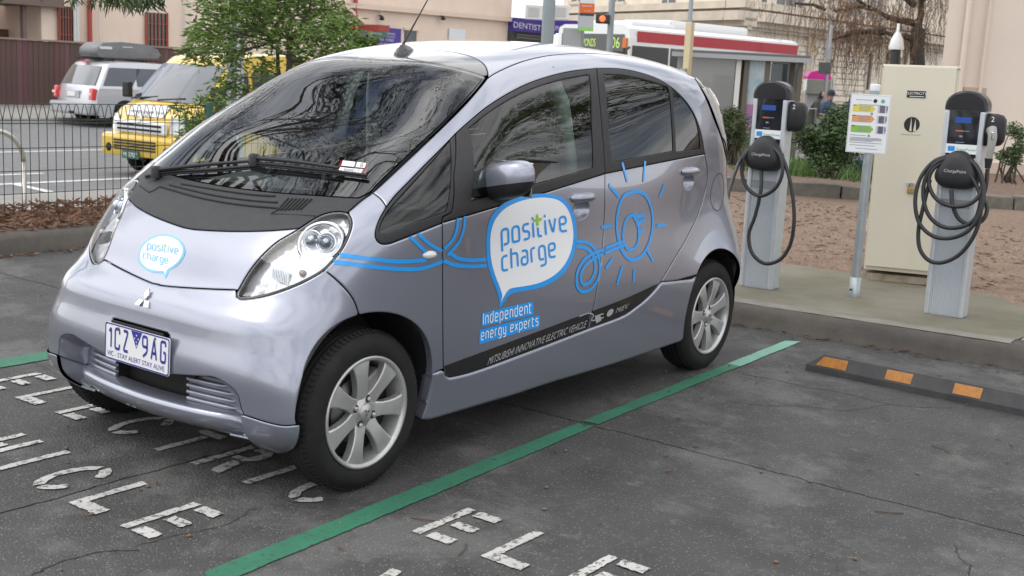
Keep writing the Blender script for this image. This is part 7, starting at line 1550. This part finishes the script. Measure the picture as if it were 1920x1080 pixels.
# ---- shrubs
def shrub(px, py, rx, rz_, dep, base_py, n, label, m, l=.055, w=.026, nm='shrub', grp=None, lumps=26):
    c = at(px, py, dep); z0 = float(at(px, base_py, dep)[2]); b = np.array([c[0], c[1], z0]); t = thing(nm, label, 'shrub', b, 0, grp); mbT = MB(); mbL = MB(); RX, RZ = rx/FPX*dep, rz_/FPX*dep
    for i in range(lumps):
        u = rg.normal(0, 1, 3); u /= np.linalg.norm(u); q = (c-b)+u*[RX*.72, RX*.72, RZ*.72]*rg.uniform(.5, 1); R_ = RX*rg.uniform(.28, .45); leaf_cloud(mbL, q, (R_, R_, R_*.85), n//lumps, l, w, rg, .05); limb(mbT, (rg.normal(0, .06), rg.normal(0, .06), 0), q, .012, .004, rg, .1, 6, 5)
    mbT.build('stem', bark, t); mbL.build('crown', m, t, fix=False); return t
dgm = leafmat('glossy shrub leaves', (.035, .070, .024), (.075, .125, .045), .35)
shrub(1556, 258, 76, 78, 14.6, 334, 8500, 'dense round dark green shrub between the left charging post and the sign', dgm, .055, .027, lumps=36)
shrub(1372, 245, 40, 60, 14.2, 310, 3000, 'feathery green shrub behind the car tail, left of the charging post', leafmat('olive shrub leaves', (.045, .07, .025), (.09, .115, .045)), .075, .012)
shrub(1902, 270, 38, 56, 12.8, 345, 900, 'thin young shrub with sparse leaves against the cream wall at right', leafmat('pale shrub leaves', (.06, .095, .04), (.12, .16, .08)), .06, .024, 'sapling', lumps=14)
gz = gnd(1490, 330, .26); mb = MB(); rgr = np.random.default_rng(5)
for i in range(2600):
    x, y = gz[0]+rgr.normal(0, .55), gz[1]+rgr.uniform(0, 2.4); h = rgr.uniform(.10, .26); a = rgr.uniform(0, 6.3); dx, dy = .010*math.cos(a), .010*math.sin(a); lx, ly = rgr.normal(0, .06, 2); mb.add([(x-dx, y-dy, .25), (x+dx, y+dy, .25), (x+lx, y+ly, .25+h)], [(0, 1, 2)])
tag(mb.build('grass_patch', leafmat('grass blades', (.05, .11, .02), (.09, .16, .04)), fix=False), 'patch of green grass behind the left charging post', 'grass', kind='stuff')
fl2 = thing('strappy_plant', 'strappy upright plant in front of the bus shelter behind the car tail', 'plant', at(1400, 232, 15.5)*[1, 1, 0]+[0, 0, .3]); mb = MB()
for i in range(60):
    a = rg.uniform(0, 6.3); h = rg.uniform(.45, .95); s_ = rg.uniform(.1, .45); w = .009; P = [(s_*t**1.6*math.cos(a), s_*t**1.6*math.sin(a), h*t) for t in np.linspace(0, 1, 5)]; n_ = np.array([-math.sin(a), math.cos(a), 0])*w
    mb.add([np.array(p)-n_*(1-t) for p, t in zip(P, np.linspace(0, .9, 5))]+[np.array(p)+n_*(1-t) for p, t in zip(P, np.linspace(0, .9, 5))], [(j, j+1, 6+j, 5+j) for j in range(4)])
mb.build('leaf_blades', leafmat('strappy leaves', (.07, .10, .04), (.16, .17, .09)), fl2, fix=False)
# ---- bare weeping tree before the hall
dW = 34.; bw_ = at(1722, 200, dW); bw_[2] = -.4; wt = thing('weeping_tree', 'bare brown weeping tree in front of the masonry hall', 'tree', bw_); mbT = MB(); mbL = MB(); mbY = MB()
tr_ = limb(mbT, (0, 0, 0), at(1722, 55, dW)-bw_, .26, .20, rg, .03, 8, 9); tops = []
for a, b in (((1722, 60), (1716, -60)), ((1720, 45), (1640, 18)), ((1640, 18), (1560, 22)), ((1560, 22), (1490, 6)), ((1718, 75), (1660, 60)), ((1660, 60), (1600, 60)), ((1600, 60), (1560, 74)), ((1716, 10), (1600, -30)), ((1600, -30), (1470, -25)), ((1640, 18), (1590, -15)), ((1722, 0), (1780, -30))):
    r0 = .11 if a[0] > 1650 else .06; tops.append(limb(mbT, at(*a, dW)-bw_, at(*b, dW+rg.uniform(-1.2, 1.2))-bw_, r0, r0*.55, rg, .05, 9, 6))
twm = mat('brown twigs', (.13, .075, .045), .85, var=(.20, .125, .08), vscale=2)
for i in range(620):
    b = tops[rg.integers(0, len(tops))]; p = b[rg.integers(0, len(b))]+rg.normal(0, 1, 3)*[.5, .5, .25]; L = rg.uniform(.5, 1.9); sw = rg.normal(0, .22, 2); q = [p+np.array([sw[0]*t, sw[1]*t, .18*math.sin(t*2.2)-L*t*t])+rg.normal(0, .02, 3) for t in np.linspace(0, 1, 6)]
    mbL.tube(q, np.linspace(.009, .004, 6), 3, cap=False, smooth=False)
    for j in (2, 3, 4):
        e = q[j]+np.array([rg.normal(0, .12), rg.normal(0, .12), -rg.uniform(.1, .35)]); mbL.tube([q[j], e], [.006, .004], 3, cap=False, smooth=False)
    if i % 9 == 0: leaf_cloud(mbY, q[4], (.15, .15, .2), 7, .07, .04, rg, .5)
mbT.build('trunk', mat('dark wet bark', (.06, .048, .04), .9, var=(.035, .03, .026), vscale=4), wt); mbL.build('crown', twm, wt, fix=False); mbY.build('last_leaves', mat('yellow leaves', (.42, .26, .05), .6), wt, fix=False)
